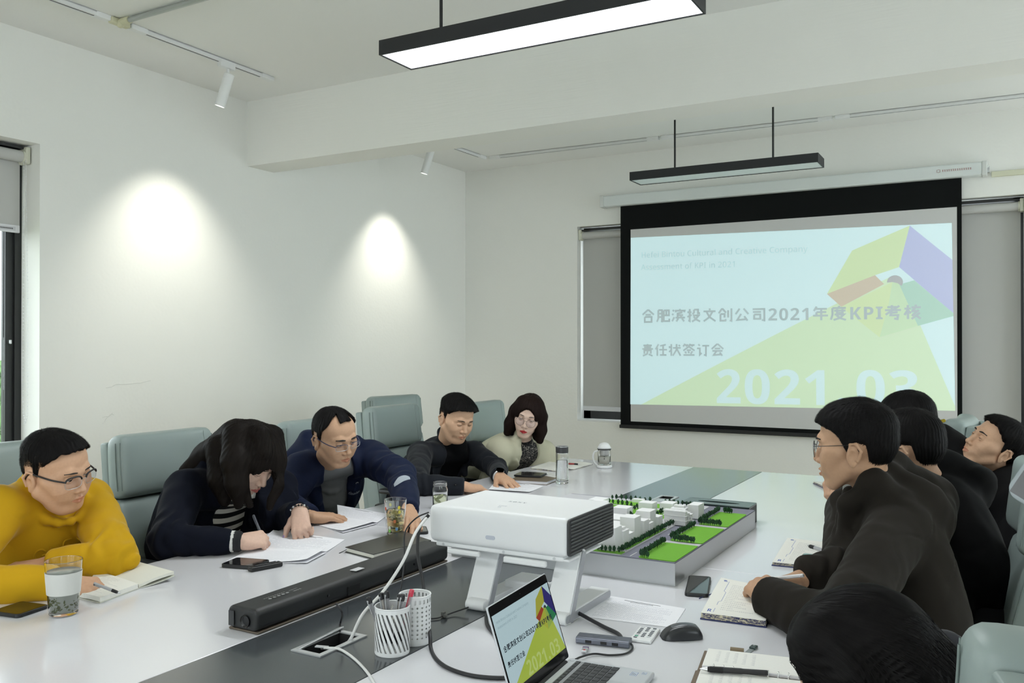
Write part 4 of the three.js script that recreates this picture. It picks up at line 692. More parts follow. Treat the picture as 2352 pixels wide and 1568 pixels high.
tumbler('tall glass of pale flower tea decorated with coloured stickers', tab(908, 1228), 0.0275, 0.0375, 0.118, (t, R) => {
  obj('tea', glassOf([[0, 0.0105], [R(0.011) - 0.001, 0.0105], [R(0.082), 0.082], [0, 0.082]]), water([0.85, 0.80, 0.45], 0.05), t);
  for (const [x, y, z] of [[0.008, 0.066, 0.008], [-0.012, 0.062, 0.006], [0.002, 0.05, -0.006], [-0.004, 0.075, -0.008]]) { const f = []; for (let i = 0; i < 22; i++) { const a = i * 2.4, r = 0.003 + i * 0.0005; f.push(T(new THREE.SphereGeometry(0.0055, 7, 5).scale(1.3, 0.3, 0.6), x + Math.cos(a) * r, y + rr(-0.006, 0.006), z + Math.sin(a) * r, rr(-0.7, 0.7), -a, rr(-0.7, 0.7))); } obj('flower', f, std([0.62, 0.58, 0.36], 0.7), t); }
  const st = []; for (let i = 0; i < 7; i++) st.push(T(new THREE.ConeGeometry(0.0025, 0.016, 5), rr(-0.015, 0.015), rr(0.045, 0.075), rr(0.005, 0.018), rr(-2, 2), 0, rr(-2, 2)));
  obj('stems', st, std([0.16, 0.16, 0.05], 0.7), t);
  obj('petals', [0, 1, 2, 3].map((i) => T(new THREE.SphereGeometry(0.01, 10, 6).scale(1.2, 0.3, 0.8), rr(-0.012, 0.012), 0.015 + i * 0.0015, rr(-0.01, 0.012))), std([0.65, 0.58, 0.32], 0.7), t);
  [[0.9, 0.09, [0.55, 0.08, 0.03]], [0.3, 0.105, [0.65, 0.63, 0.3]], [-0.5, 0.095, [0.7, 0.6, 0.05]], [-0.55, 0.08, [0.7, 0.62, 0.1]], [0.5, 0.028, [0.65, 0.66, 0.55]], [0.52, 0.018, [0.2, 0.5, 0.1]], [-0.3, 0.025, [0.15, 0.3, 0.5]], [-0.1, 0.05, [0.5, 0.15, 0.05]]].forEach(([a, y, c]) => { const r = R(y) + 0.0032, f = 0.49 - a; obj('sticker', T(new THREE.SphereGeometry(0.0048, 10, 8).scale(1, 1.2, 0.12), Math.sin(f) * r, y, Math.cos(f) * r, 0, f, 0), std(c, 0.4), t); });
});
{
  const t = thing('glass_jar', 'small open glass jar behind the projector', 'jar', tab(1011, 1168)), w = 0.002;
  obj('glass_wall', glassOf([[0, 0.0005], [0.026, 0.0005], [0.029, 0.004], [0.029, 0.075], [0.025, 0.085], [0.0255, 0.1], [0.0265, 0.102], [0.0235, 0.102], [0.023, 0.085], [0.027, 0.074], [0.027, 0.01], [0, 0.008]]), M.glass, t);
  obj('tea', glassOf([[0, 0.009], [0.0255, 0.0105], [0.0262, 0.05], [0, 0.05]]), water([0.8, 0.85, 0.55], 0.06), t);
  obj('tea_leaf', [T(new THREE.SphereGeometry(0.014, 10, 8).scale(1.2, 0.4, 0.7), 0.004, 0.045, 0.004, 0.4, 0.3, 0.6), T(new THREE.SphereGeometry(0.012, 10, 8).scale(1.2, 0.4, 0.7), -0.006, 0.03, 0.006, -0.3, 0.3, -0.5)], std([0.45, 0.5, 0.25], 0.7), t);
  obj('thread_ring', [new THREE.TorusGeometry(0.0262, 0.0008, 6, 40).rotateX(PI / 2).translate(0, 0.094, 0), new THREE.TorusGeometry(0.0262, 0.0008, 6, 40).rotateX(PI / 2).translate(0, 0.089, 0)], M.glass, t);
}
{
  const t = thing('water_bottle', 'clear glass water bottle with a dark screw lid', 'bottle', tab(1291, 1110));
  obj('glass_wall', glassOf([[0, 0.0005], [0.026, 0.0005], [0.0285, 0.003], [0.0285, 0.136], [0.026, 0.14], [0.024, 0.14], [0.0255, 0.134], [0.0255, 0.018], [0.022, 0.012], [0, 0.012]]), M.glass, t);
  obj('water', glassOf([[0, 0.0135], [0.0215, 0.0135], [0.0247, 0.0195], [0.0247, 0.105], [0, 0.105]]), water([0.9, 0.97, 0.97], 0.3), t);
  obj('lid', glassOf([[0, 0.139], [0.0275, 0.139], [0.0285, 0.141], [0.0285, 0.164], [0.0265, 0.167], [0, 0.166]]), std([0.035, 0.035, 0.037], 0.4), t);
  obj('lid_ring', glassOf([[0.0272, 0.1655], [0.0285, 0.166], [0.028, 0.168], [0.0262, 0.168], [0.0258, 0.1665], [0.0272, 0.1655]]), M.steel, t);
}
{
  const t = thing('infuser_mug', 'white and glass infuser mug with a domed white lid', 'mug', tab(1388, 1074));
  obj('base', glassOf([[0, 0.0005], [0.036, 0.0005], [0.039, 0.004], [0.039, 0.012], [0.036, 0.016], [0, 0.016]]), M.white, t);
  obj('glass_wall', glassOf([[0, 0.0165], [0.032, 0.0165], [0.033, 0.02], [0.033, 0.088], [0.031, 0.092], [0.029, 0.092], [0.031, 0.086], [0.031, 0.022], [0, 0.02]]), M.glass, t);
  obj('infuser', glassOf([[0.024, 0.09], [0.024, 0.066], [0.02, 0.06], [0, 0.06], [0, 0.062], [0.018, 0.062], [0.022, 0.068], [0.022, 0.09]]), std([0.55, 0.55, 0.54], 0.35, { metalness: 0.7 }), t);
  obj('tea', glassOf([[0, 0.0215], [0.0303, 0.0225], [0.0303, 0.055], [0, 0.055]]), phys([0.86, 0.85, 0.76], 0.3, { transmission: 0.3, thickness: 0 }), t);
  obj('seal_ring', new THREE.TorusGeometry(0.0325, 0.003, 10, 40).rotateX(PI / 2).translate(0, 0.096, 0), M.black, t);
  obj('lid', glassOf([[0, 0.098], [0.035, 0.098], [0.0335, 0.105], [0.027, 0.117], [0.019, 0.125], [0.008, 0.129], [0, 0.129]]), M.white, t);
  obj('handle', tube([V(-0.028, 0.086, 0.016), V(-0.044, 0.08, 0.025), V(-0.05, 0.056, 0.029), V(-0.044, 0.03, 0.025), V(-0.03, 0.014, 0.017)], 0.0042, 30, 10), M.white, t);
  obj('mark', [box(0.003, 0.004, 0.0008, 0.013, 0.06, 0.0304), box(0.003, 0.006, 0.0008, 0.013, 0.05, 0.0304)], M.black, t);
}

// pen cups: pierced walls
function cupWall(r, h, hole, slant, nu = 260, nv = 70) {
  const pos = [], idx = [], P = (u, v, k) => { const a = u / nu * PI * 2 + slant * v / nv; return [Math.cos(a) * (r - k), 0.002 + v / nv * (h - 0.002), Math.sin(a) * (r - k)]; };
  for (const k of [0, 0.0014]) {
    const base = pos.length / 3; for (let v = 0; v <= nv; v++) for (let u = 0; u < nu; u++) pos.push(...P(u, v, k));
    for (let v = 0; v < nv; v++) for (let u = 0; u < nu; u++) { if (hole(u / nu, v / nv)) continue; const a = base + v * nu + u, b = base + v * nu + (u + 1) % nu, c = a + nu, d = b + nu; k ? idx.push(a, b, c, b, d, c) : idx.push(a, c, b, b, c, d); }
  }
  const n = nu * (nv + 1);   // edges of the holes and the rims
  const edge = (a, b) => idx.push(a, b, a + n, b, b + n, a + n, a, a + n, b, b, a + n, b + n);
  for (let v = 0; v < nv; v++) for (let u = 0; u < nu; u++) if (!hole(u / nu, v / nv)) {
    if (hole(((u + 1) % nu) / nu, v / nv)) edge(v * nu + (u + 1) % nu, (v + 1) * nu + (u + 1) % nu);
    if (hole(((u + nu - 1) % nu) / nu, v / nv)) edge(v * nu + u, (v + 1) * nu + u);
    if (v === nv - 1 || hole(u / nu, (v + 1) / nv)) edge((v + 1) * nu + u, (v + 1) * nu + (u + 1) % nu);
    if (v === 0 || hole(u / nu, (v - 1) / nv)) edge(v * nu + u, v * nu + (u + 1) % nu);
  }
  const g = new THREE.BufferGeometry(); g.setAttribute('position', new THREE.BufferAttribute(new Float32Array(pos), 3)); g.setIndex(idx); g.computeVertexNormals(); return g;
}
function penCup(label, p, r, h, hole, slant) {
  const t = thing('pen_cup', label, 'pen cup', p);
  obj('wall', cupWall(r, h, hole, slant), M.white, t);
  obj('base', cyl(r - 0.0005, r - 0.0005, 0.003, 0, 0.0018, 0, 48), M.white, t);
  obj('rim', new THREE.TorusGeometry(r - 0.0007, 0.0016, 8, 64).rotateX(PI / 2).translate(0, h, 0), M.white, t);
  return t;
}
const cupA = tab(901, 1497), cupB = tab(953, 1473);
penCup('white pen cup pierced with slanting slots, full of pens', cupA, 0.0355, 0.094, (u, v) => v > 0.07 && v < 0.9 && (u * 22) % 1 < 0.42, 1.0);
penCup('empty-looking white pen cup pierced with small holes, behind the slotted one', cupB, 0.0335, 0.1, (u, v) => v > 0.85 ? v < 0.94 && (u * 22) % 1 < 0.4 : v > 0.12 && v < 0.8 && ((a, b) => Math.abs(a % 1 - 0.5) + Math.abs(b % 1 - 0.5) < 0.26)(u * 20 + Math.floor(v * 11) * 0.0, v * 11), 0.0);
[[-0.016, 0.012, -0.45, 0.25, 'k'], [-0.006, -0.004, -0.28, 0.1, 'y'], [0.002, 0.008, -0.12, 0.05, 'k'], [0.008, -0.008, 0.08, -0.12, 'y'], [0.014, 0.004, 0.3, 0.12, 'k'], [0.02, -0.006, 0.36, -0.18, 'r'], [-0.012, -0.012, -0.36, -0.2, 'k']].forEach(([x, z, lx, lz, kind], i) => {
  const b = cupA.clone().add(V(x * 0.5, 0.006, z * 0.5)), a = b.clone().addScaledVector(RIGHT, lx * 0.068).add(V(0, 0.107 + 0.005 * (i % 3), lz * 0.05));
  pen({ k: ['black-capped gel pen leaning far left in the slotted cup', '', 'black-capped gel pen upright in the middle of the slotted cup', '', 'black-capped gel pen leaning right in the slotted cup', '', 'black-capped gel pen at the back left of the slotted cup'][i], y: ['', 'clear pen with a brassy refill left of the middle in the slotted cup', '', 'clear pen with a brassy refill right of the middle in the slotted cup'][i], r: 'pen with a red cap in the slotted cup' }[kind], a, b,
    { barrel: seeThrough, grip: M.black, refill: kind === 'y' ? std([0.5, 0.42, 0.28], 0.35) : kind === 'r' ? std([0.5, 0.05, 0.07], 0.4) : M.black, cap: kind === 'r' ? std([0.6, 0.04, 0.08], 0.3) : M.black, clip: kind === 'r' ? std([0.6, 0.05, 0.08], 0.3) : clearP, group: 'pens in the slotted cup', r: 0.0052 });
});

// hub, stick, remote, mouse
{
  const a = tab(1327, 1484), b = tab(1437, 1496), t = thing('usb_hub', 'grey metal hub with ports beside the laptop', 'hub', tab(1388, 1478)); t.rotation.y = Math.atan2(-(b.z - a.z), b.x - a.x);
  const l = 0.112, hubM = std([0.17, 0.18, 0.22], 0.35, { metalness: 0.6 });
  obj('body', new THREE.ExtrudeGeometry(roundRect(0.036, 0.0135, 0.004), { depth: l - 0.002, bevelEnabled: true, bevelThickness: 0.001, bevelSize: 0.0008, bevelOffset: -0.0008, bevelSegments: 2 }).rotateY(PI / 2).translate(-l / 2, 0.0072, 0), hubM, t);
  for (const x of [-0.03, 0.002, 0.026]) obj('port', rbox(0.013, 0.006, 0.001, 0.0004, x, 0.007, 0.0181), M.blackGloss, t);
  obj('indicator', rbox(0.05, 0.0003, 0.003, 0.0001, 0.0, 0.0141, 0.0), std([0.11, 0.12, 0.14], 0.5), t);
}
{
  const t = thing('usb_stick', 'small metal memory stick plugged into the hub', 'memory stick', tab(1346, 1487, 0.006)); t.rotation.y = 0.25;
  obj('body', rbox(0.012, 0.0048, 0.022, 0.0015, 0, 0, 0.014), M.steel, t); obj('collar', rbox(0.0125, 0.0054, 0.006, 0.001, 0, 0, 0.003), std([0.10, 0.05, 0.16], 0.4), t); obj('plug', rbox(0.011, 0.004, 0.008, 0.0005, 0, 0, -0.003), M.steel, t); obj('emblem', cyl(0.0022, 0.0022, 0.0005, 0, 0.0026, 0.02, 12), std([0.6, 0.04, 0.04], 0.4), t);
}
{
  const c = [[1454, 1475], [1500, 1481], [1508, 1449], [1463, 1443]].map((p) => tab(...p)), t = thing('remote_control', 'small white remote control with dark buttons', 'remote', c[0].clone().add(c[2]).multiplyScalar(0.5)); const ax = c[1].clone().sub(c[0]); t.rotation.y = Math.atan2(-ax.z, ax.x);
  obj('body', rbox(0.047, 0.007, 0.09, 0.003, 0, 0.0038, 0, 3), M.white, t);
  let n = 0; for (let r = 0; r < 8; r++) for (let k = 0; k < 3; k++) { if (r > 6 && k) continue; obj('button', rbox(0.0075, 0.0014, 0.0042, 0.0006, -0.013 + k * 0.013, 0.0078, -0.036 + r * 0.0098), n % 5 === 0 ? std([0.62, 0.63, 0.65], 0.5) : n === 18 ? std([0.05, 0.35, 0.22], 0.5) : std([0.10, 0.11, 0.13], 0.5), t); n++; }
}
{
  const t = thing('computer_mouse', 'dark grey wireless mouse on the white table', 'mouse', tab(1565, 1464)); t.rotation.y = -1.0; t.scale.set(0.84, 0.78, 0.9);
  const shape = (p) => { const z = p.z / 0.049; p.y *= 1; const top = 0.036 * (1 - 0.55 * Math.pow(Math.abs(z + 0.15), 2.2)); p.y = p.y > 0 ? p.y / 0.018 * top : 0; p.x *= 1 - 0.16 * z * z + 0.06 * z; };
  obj('body', cushion(0.058, 0.036, 0.098, 0.016, shape, [16, 10, 18]).translate(0, 0.001, 0), phys([0.022, 0.024, 0.027], 0.3), t);
  obj('top_shell', cushion(0.046, 0.036, 0.09, 0.016, (p) => { shape(p); p.y = p.y * 1.045 + 0.0006; }, [14, 8, 16]).translate(0, 0.001, -0.003), phys([0.10, 0.11, 0.125], 0.28), t);
  obj('wheel', T(new THREE.TorusGeometry(0.006, 0.0024, 8, 20).rotateY(PI / 2), 0, 0.028, -0.03), M.blackMatt, t);
}
// ring planner in the foreground
{
  const a = tab(1606, 1497), b = tab(1800, 1519), t = thing('ring_planner', 'open brown leather ring planner in the foreground', 'planner', tab(1612, 1545)); t.rotation.y = Math.atan2(-(b.z - a.z), b.x - a.x);
  const leather = std([0.16, 0.11, 0.07], 0.55), W = 0.215, D = 0.115, lined = std(0xffffff, 0.8, { map: canvasTex(512, 512, (c) => { c.fillStyle = '#efeee8'; c.fillRect(0, 0, 512, 512); c.strokeStyle = '#d5d6d8'; c.lineWidth = 1.5; for (let i = 0; i < 20; i++) { c.beginPath(); c.moveTo(40, 30 + i * 24); c.lineTo(500, 30 + i * 24); c.stroke(); } c.strokeStyle = '#8d8f98'; c.lineWidth = 2; let k = 9; for (let j = 0; j < 5; j++) for (let i = 0; i < 16; i++) { k = (k * 16807) % 2147483647; c.beginPath(); c.moveTo(50 + j * 44 + k % 8, 60 + i * 20); c.lineTo(62 + j * 44, 52 + i * 20 + k % 9); c.lineTo(70 + j * 44, 64 + i * 20); c.stroke(); } }) });
  obj('cover', [rbox(W, 0.004, D, 0.0018, W / 2 - 0.009, 0.0024, -D / 2), rbox(W, 0.004, D, 0.0018, W / 2 - 0.012, 0.0024, D / 2)], leather, t);
  for (const s of [-1, 1]) { obj('page_block', rbox(W - 0.018, 0.006, D - 0.014, 0.001, W / 2 - 0.010, 0.0078, s * (D / 2 + 0.002)), M.paper, t); obj('page', T(new THREE.PlaneGeometry(W - 0.02, D - 0.016), W / 2 - 0.010, 0.0112, s * (D / 2 + 0.002), -PI / 2), lined, t); }
  for (let i = 0; i < 6; i++) obj('ring', new THREE.TorusGeometry(0.0085, 0.0011, 8, 24).rotateY(PI / 2).translate(0.022 + i * 0.018 + (i > 2 ? 0.045 : 0), 0.010, 0), M.chrome, t);
  obj('ring_bar', rbox(W - 0.03, 0.002, 0.008, 0.0008, W / 2 - 0.010, 0.0052, 0), std([0.55, 0.5, 0.36], 0.5), t);
  obj('pen_loop', T(new THREE.CylinderGeometry(0.007, 0.007, 0.026, 16), 0.055, 0.0085, -D - 0.004, 0, 0, PI / 2), std([0.19, 0.14, 0.08], 0.6), t);
}
pen('black and white rollerball pen lying on the ring planner', tab(1764, 1545, 0.018), tab(1607, 1535, 0.018), { barrel: std([0.03, 0.03, 0.033], 0.35), r: 0.0056 });
{ const t = thing('clip_strap', 'grey strap with a dark snap lying above the ring planner', 'strap', tab(1717, 1500)); t.rotation.y = -0.1; obj('strap', rbox(0.011, 0.002, 0.05, 0.0008, 0, 0.0012, 0), std([0.25, 0.28, 0.28], 0.5), t); obj('snap', rbox(0.013, 0.006, 0.018, 0.002, 0.001, 0.0034, -0.032), std([0.05, 0.08, 0.075], 0.4), t); obj('stud', cyl(0.0025, 0.0025, 0.0012, 0.001, 0.0066, -0.034, 12), M.steel, t); }

// ---------- cables ----------
const cable = (label, pts, r, m, n = 90) => tag(obj('cable', tube(pts, r, n, 10), m), label, 'cable');
cable('thick white cable rising from the cable well to the projector', [tab(790, 1476, -0.04), tab(806, 1466, 0.004), at(832, 1412, 1.86), at(880, 1358, 1.9), at(925, 1290, 1.95), at(955, 1222, 2.03), at(985, 1182, 2.1)], 0.0036, M.cableWhite);
cable('thin black cable hanging in a loop from the projector to the table', [at(985, 1176, 2.1), at(958, 1188, 2.1), at(932, 1218, 2.08), at(929, 1285, 2.03), at(922, 1345, 1.98), at(912, 1392, 1.95), tab(915, 1448, 0.004), tab(940, 1452, 0.003)], 0.0018, M.cableBlack);
cable('thick black cable from the projector past the pen cups to the laptop', [at(985, 1182, 2.09), at(966, 1206, 2.08), at(959, 1262, 2.05), at(970, 1330, 2.0), at(980, 1400, 1.93), tab(988, 1462, 0.02), tab(990, 1490, 0.0042), tab(1018, 1527, 0.0042), tab(1075, 1549, 0.0042), tab(1130, 1556, 0.0042), tab(1185, 1556, 0.0042)], 0.004, M.cableBlack, 140);
cable('thin black cable from the back of the soundbar into the cable well', [at(772, 1386, 1.87), at(784, 1402, 1.86), tab(782, 1430, 0.003), tab(781, 1450, 0.003), tab(782, 1466, -0.05)], 0.0022, M.cableBlack, 50);
{ const c = cable('short black cable with a small plug ending at the projector stand', [tab(984, 1421, 0.003), tab(1005, 1419, 0.003), tab(1020, 1414, 0.004), tab(1045, 1405, 0.006), tab(1068, 1397, 0.012), tab(1076, 1394, 0.014)], 0.0017, M.cableBlack, 40); const q = tab(1020, 1413, 0.005); obj('plug', [rbox(0.014, 0.008, 0.009, 0.002, q.x, q.y, q.z), rbox(0.008, 0.008, 0.01, 0.001, q.x - 0.002, q.y + 0.004, q.z)], std([0.12, 0.12, 0.11], 0.4), c); }
cable('thick black video cable curving from behind the laptop lid to the hub', [tab(1140, 1462, 0.0045), tab(1118, 1430, 0.0045), tab(1128, 1395, 0.0045), tab(1165, 1378, 0.012), tab(1220, 1368, 0.02), tab(1275, 1376, 0.02), tab(1330, 1408, 0.012), tab(1385, 1438, 0.0055), tab(1420, 1455, 0.0055), tab(1428, 1466, 0.007)], 0.0043, M.cableBlack, 120);
cable('short black cable linking the hub to the laptop', [tab(1438, 1480, 0.007), tab(1449, 1478, 0.006), tab(1453, 1488, 0.003), tab(1435, 1501, 0.003), tab(1400, 1504, 0.003), tab(1365, 1501, 0.004), tab(1335, 1508, 0.006), tab(1322, 1514, 0.008)], 0.0021, M.cableBlack, 70);
cable('white cable snaking from the cable well towards the bottom edge', [tab(735, 1490, -0.03), tab(752, 1488, 0.003), tab(775, 1489, 0.0035), tab(800, 1502, 0.003), tab(832, 1530, 0.0028), tab(858, 1566, 0.0028), tab(875, 1610, 0.0028)], 0.0027, M.cableWhite, 60);
// ---------- smooth bodies: a field of tapered capsules and ellipsoids, meshed as one surface ----------
class Field {
  constructor() { this.ops = []; this.disp = null; this.dmax = 0; this.min = [1e9, 1e9, 1e9]; this.max = [-1e9, -1e9, -1e9]; }
  add(f, c, r, k = 0, op = 0) { this.ops.push({ f, k, op }); if (op === 0) for (let i = 0; i < 3; i++) { this.min[i] = Math.min(this.min[i], c[i] - r); this.max[i] = Math.max(this.max[i], c[i] + r); } return this; }
  cap(a, b, ra, rb, k = 0, op = 0) {   // tapered capsule
    const ax = a.x, ay = a.y, az = a.z, bx = b.x - ax, by = b.y - ay, bz = b.z - az, bb = bx * bx + by * by + bz * bz || 1e-9, dr = rb - ra;
    this.add((x, y, z) => { const px = x - ax, py = y - ay, pz = z - az; let t = (px * bx + py * by + pz * bz) / bb; t = t < 0 ? 0 : t > 1 ? 1 : t; const qx = px - bx * t, qy = py - by * t, qz = pz - bz * t; return Math.sqrt(qx * qx + qy * qy + qz * qz) - ra - dr * t; }, [ax, ay, az], ra, k, op);
    return this.grow([b.x, b.y, b.z], rb, op);
  }
  grow(c, r, op = 0) { if (op === 0) for (let i = 0; i < 3; i++) { this.min[i] = Math.min(this.min[i], c[i] - r); this.max[i] = Math.max(this.max[i], c[i] + r); } return this; }
  sleeve(a, b, ra, rb, k = 0) {   // tapered capsule cut square at b
    const d = b.clone().sub(a), L = d.length(); d.divideScalar(L);
    const ax = a.x, ay = a.y, az = a.z;
    this.add((x, y, z) => { const px = x - ax, py = y - ay, pz = z - az, s = px * d.x + py * d.y + pz * d.z, t = clamp(s / L, 0, 1) * L, qx = px - d.x * t, qy = py - d.y * t, qz = pz - d.z * t; const A = Math.sqrt(qx * qx + qy * qy + qz * qz) - ra - (rb - ra) * t / L, C = s - L, hh = Math.max(0.012 - Math.abs(A - C), 0); return Math.max(A, C) + hh * hh / 0.048; }, [ax, ay, az], ra, k);
    return this.grow([b.x, b.y, b.z], rb);
  }
  chain(pts, rs, k = 0, op = 0) { for (let i = 0; i < pts.length - 1; i++) this.cap(pts[i], pts[i + 1], Array.isArray(rs) ? rs[i] : rs, Array.isArray(rs) ? rs[i + 1] : rs, k, op); return this; }
  ell(c, r, k = 0, op = 0, B = null) {   // ellipsoid, B = [x, y, z] axes
    const [X, Y, Z] = B || [V(1, 0, 0), V(0, 1, 0), V(0, 0, 1)], [a, b, e] = r;
    return this.add((x, y, z) => { const px = x - c.x, py = y - c.y, pz = z - c.z, u = (px * X.x + py * X.y + pz * X.z) / a, v = (px * Y.x + py * Y.y + pz * Y.z) / b, w = (px * Z.x + py * Z.y + pz * Z.z) / e, k0 = Math.sqrt(u * u + v * v + w * w), k1 = Math.sqrt(u * u / (a * a) + v * v / (b * b) + w * w / (e * e)); return k1 < 1e-6 ? -Math.min(a, b, e) : k0 * (k0 - 1) / k1; }, [c.x, c.y, c.z], Math.max(a, b, e), k, op);
  }
  run(list, x, y, z) {
    let d = 1e3;
    for (let i = 0; i < list.length; i++) {
      const o = list[i]; let e = o.f(x, y, z);
      if (o.op === 0) { if (o.k > 0) { const h = Math.max(o.k - Math.abs(d - e), 0) / o.k; d = Math.min(d, e) - h * h * o.k * 0.25; } else if (e < d) d = e; }
      else { if (o.op === 1) e = -e; if (o.k > 0) { const h = Math.max(o.k - Math.abs(d - e), 0) / o.k; d = Math.max(d, e) + h * h * o.k * 0.25; } else if (e > d) d = e; }
    }
    return d;
  }
  at(x, y, z, list = this.ops) { const d = this.run(list, x, y, z); return this.disp && Math.abs(d) < 0.06 ? d + this.disp(x, y, z, d) : d; }
  grad(p, e, list = this.ops) { return V(this.at(p.x + e, p.y, p.z, list) - this.at(p.x - e, p.y, p.z, list), this.at(p.x, p.y + e, p.z, list) - this.at(p.x, p.y - e, p.z, list), this.at(p.x, p.y, p.z + e, list) - this.at(p.x, p.y, p.z - e, list)).divideScalar(2 * e); }
  cull(x, y, z, R) {
    let best = 1e3; const ds = this.ops.map((o) => { const e = o.f(x, y, z); if (o.op === 0 && e < best) best = e; return e; });
    return this.ops.filter((o, i) => o.op === 0 ? ds[i] < best + 2.6 * R + o.k : o.op === 1 ? ds[i] < 1.6 * R + o.k + 0.01 : true);
  }
  mesh(h, colour, uvScale = 1) {
    const B = 6, m = this.min.map((v) => v - 2.5 * h - this.dmax), n = this.max.map((v, i) => Math.ceil((v + 2.5 * h + this.dmax - m[i]) / h / B) * B);
    const NX = n[0] + 1, NY = n[1] + 1, NZ = n[2] + 1, val = new Float32Array(NX * NY * NZ).fill(1), lists = new Map(), id = (i, j, k) => (k * NY + j) * NX + i;
    const R = h * B * 0.87, nb = [n[0] / B, n[1] / B, n[2] / B];
    for (let bk = 0; bk < nb[2]; bk++) for (let bj = 0; bj < nb[1]; bj++) for (let bi = 0; bi < nb[0]; bi++) {
      const cx = m[0] + (bi + 0.5) * B * h, cy = m[1] + (bj + 0.5) * B * h, cz = m[2] + (bk + 0.5) * B * h, d = this.run(this.ops, cx, cy, cz);
      const i1 = bi === nb[0] - 1 ? B : B - 1, j1 = bj === nb[1] - 1 ? B : B - 1, k1 = bk === nb[2] - 1 ? B : B - 1;
      const far = Math.abs(d) > R * 1.75 + this.dmax + 0.012;
      if (far && d > 0) continue;
      const list = far ? null : this.cull(cx, cy, cz, R + h);
      if (list) lists.set((bk * nb[1] + bj) * nb[0] + bi, list);
      for (let k = 0; k <= k1; k++) for (let j = 0; j <= j1; j++) for (let i = 0; i <= i1; i++) {
        const I = bi * B + i, J = bj * B + j, K = bk * B + k;
        val[id(I, J, K)] = far ? -1 : this.at(m[0] + I * h, m[1] + J * h, m[2] + K * h, list);
      }
    }
    const vert = new Int32Array(NX * NY * NZ).fill(-1), pos = [], nor = [], col = [], uv = [], idx = [], p = V(0, 0, 0);
    for (const [key] of lists) {
      const bi = key % nb[0], bj = Math.floor(key / nb[0]) % nb[1], bk = Math.floor(key / nb[0] / nb[1]);
      for (let k = bk * B; k < bk * B + B; k++) for (let j = bj * B; j < bj * B + B; j++) for (let i = bi * B; i < bi * B + B; i++) {
        let mask = 0, s = 0, x = 0, y = 0, z = 0; const g = [];
        for (let c = 0; c < 8; c++) { const v = val[id(i + (c & 1), j + ((c >> 1) & 1), k + (c >> 2))]; g.push(v); if (v < 0) mask |= 1 << c; }
        if (mask === 0 || mask === 255) continue;
        for (let c = 0; c < 8; c++) for (let a = 0; a < 3; a++) { const e = c | (1 << a); if (e === c || ((mask >> c) & 1) === ((mask >> e) & 1)) continue; const t = g[c] / (g[c] - g[e]); x += (c & 1) + (a === 0 ? t : 0); y += ((c >> 1) & 1) + (a === 1 ? t : 0); z += (c >> 2) + (a === 2 ? t : 0); s++; }
        p.set(m[0] + (i + x / s) * h, m[1] + (j + y / s) * h, m[2] + (k + z / s) * h);
        const list = lists.get(key), q = this.grad(p, h * 0.45, list), l = q.length() || 1, d = clamp(this.at(p.x, p.y, p.z, list), -h * 0.5, h * 0.5);
        p.addScaledVector(q, -d / (l * l) * 0.9);
        q.divideScalar(l);
        vert[id(i, j, k)] = pos.length / 3; pos.push(p.x, p.y, p.z); nor.push(q.x, q.y, q.z);
        if (colour) col.push(...colour(p, q));
        const ax = Math.abs(q.x), ay = Math.abs(q.y), az = Math.abs(q.z);
        if (ax > ay && ax > az) uv.push(p.z * uvScale, p.y * uvScale); else if (ay > az) uv.push(p.x * uvScale, p.z * uvScale); else uv.push(p.x * uvScale, p.y * uvScale);
      }
    }
    const quad = (a, b, c, d, flip) => { if (a < 0 || b < 0 || c < 0 || d < 0) return; flip ? idx.push(a, c, b, a, d, c) : idx.push(a, b, c, a, c, d); };
    for (const [key] of lists) {
      const bi = key % nb[0], bj = Math.floor(key / nb[0]) % nb[1], bk = Math.floor(key / nb[0] / nb[1]);
      for (let k = Math.max(1, bk * B); k < bk * B + B; k++) for (let j = Math.max(1, bj * B); j < bj * B + B; j++) for (let i = Math.max(1, bi * B); i < bi * B + B; i++) {
        const v = val[id(i, j, k)] < 0;
        if (v !== val[id(i + 1, j, k)] < 0) quad(vert[id(i, j - 1, k - 1)], vert[id(i, j, k - 1)], vert[id(i, j, k)], vert[id(i, j - 1, k)], !v);
        if (v !== val[id(i, j + 1, k)] < 0) quad(vert[id(i - 1, j, k - 1)], vert[id(i - 1, j, k)], vert[id(i, j, k)], vert[id(i, j, k - 1)], !v);
        if (v !== val[id(i, j, k + 1)] < 0) quad(vert[id(i - 1, j - 1, k)], vert[id(i, j - 1, k)], vert[id(i, j, k)], vert[id(i - 1, j, k)], !v);
      }
    }
    const g = new THREE.BufferGeometry();
    g.setAttribute('position', new THREE.BufferAttribute(new Float32Array(pos), 3)); g.setAttribute('normal', new THREE.BufferAttribute(new Float32Array(nor), 3)); g.setAttribute('uv', new THREE.BufferAttribute(new Float32Array(uv), 2));
    if (colour) g.setAttribute('color', new THREE.BufferAttribute(new Float32Array(col), 3));
    g.setIndex(idx);
    return g;
  }
}
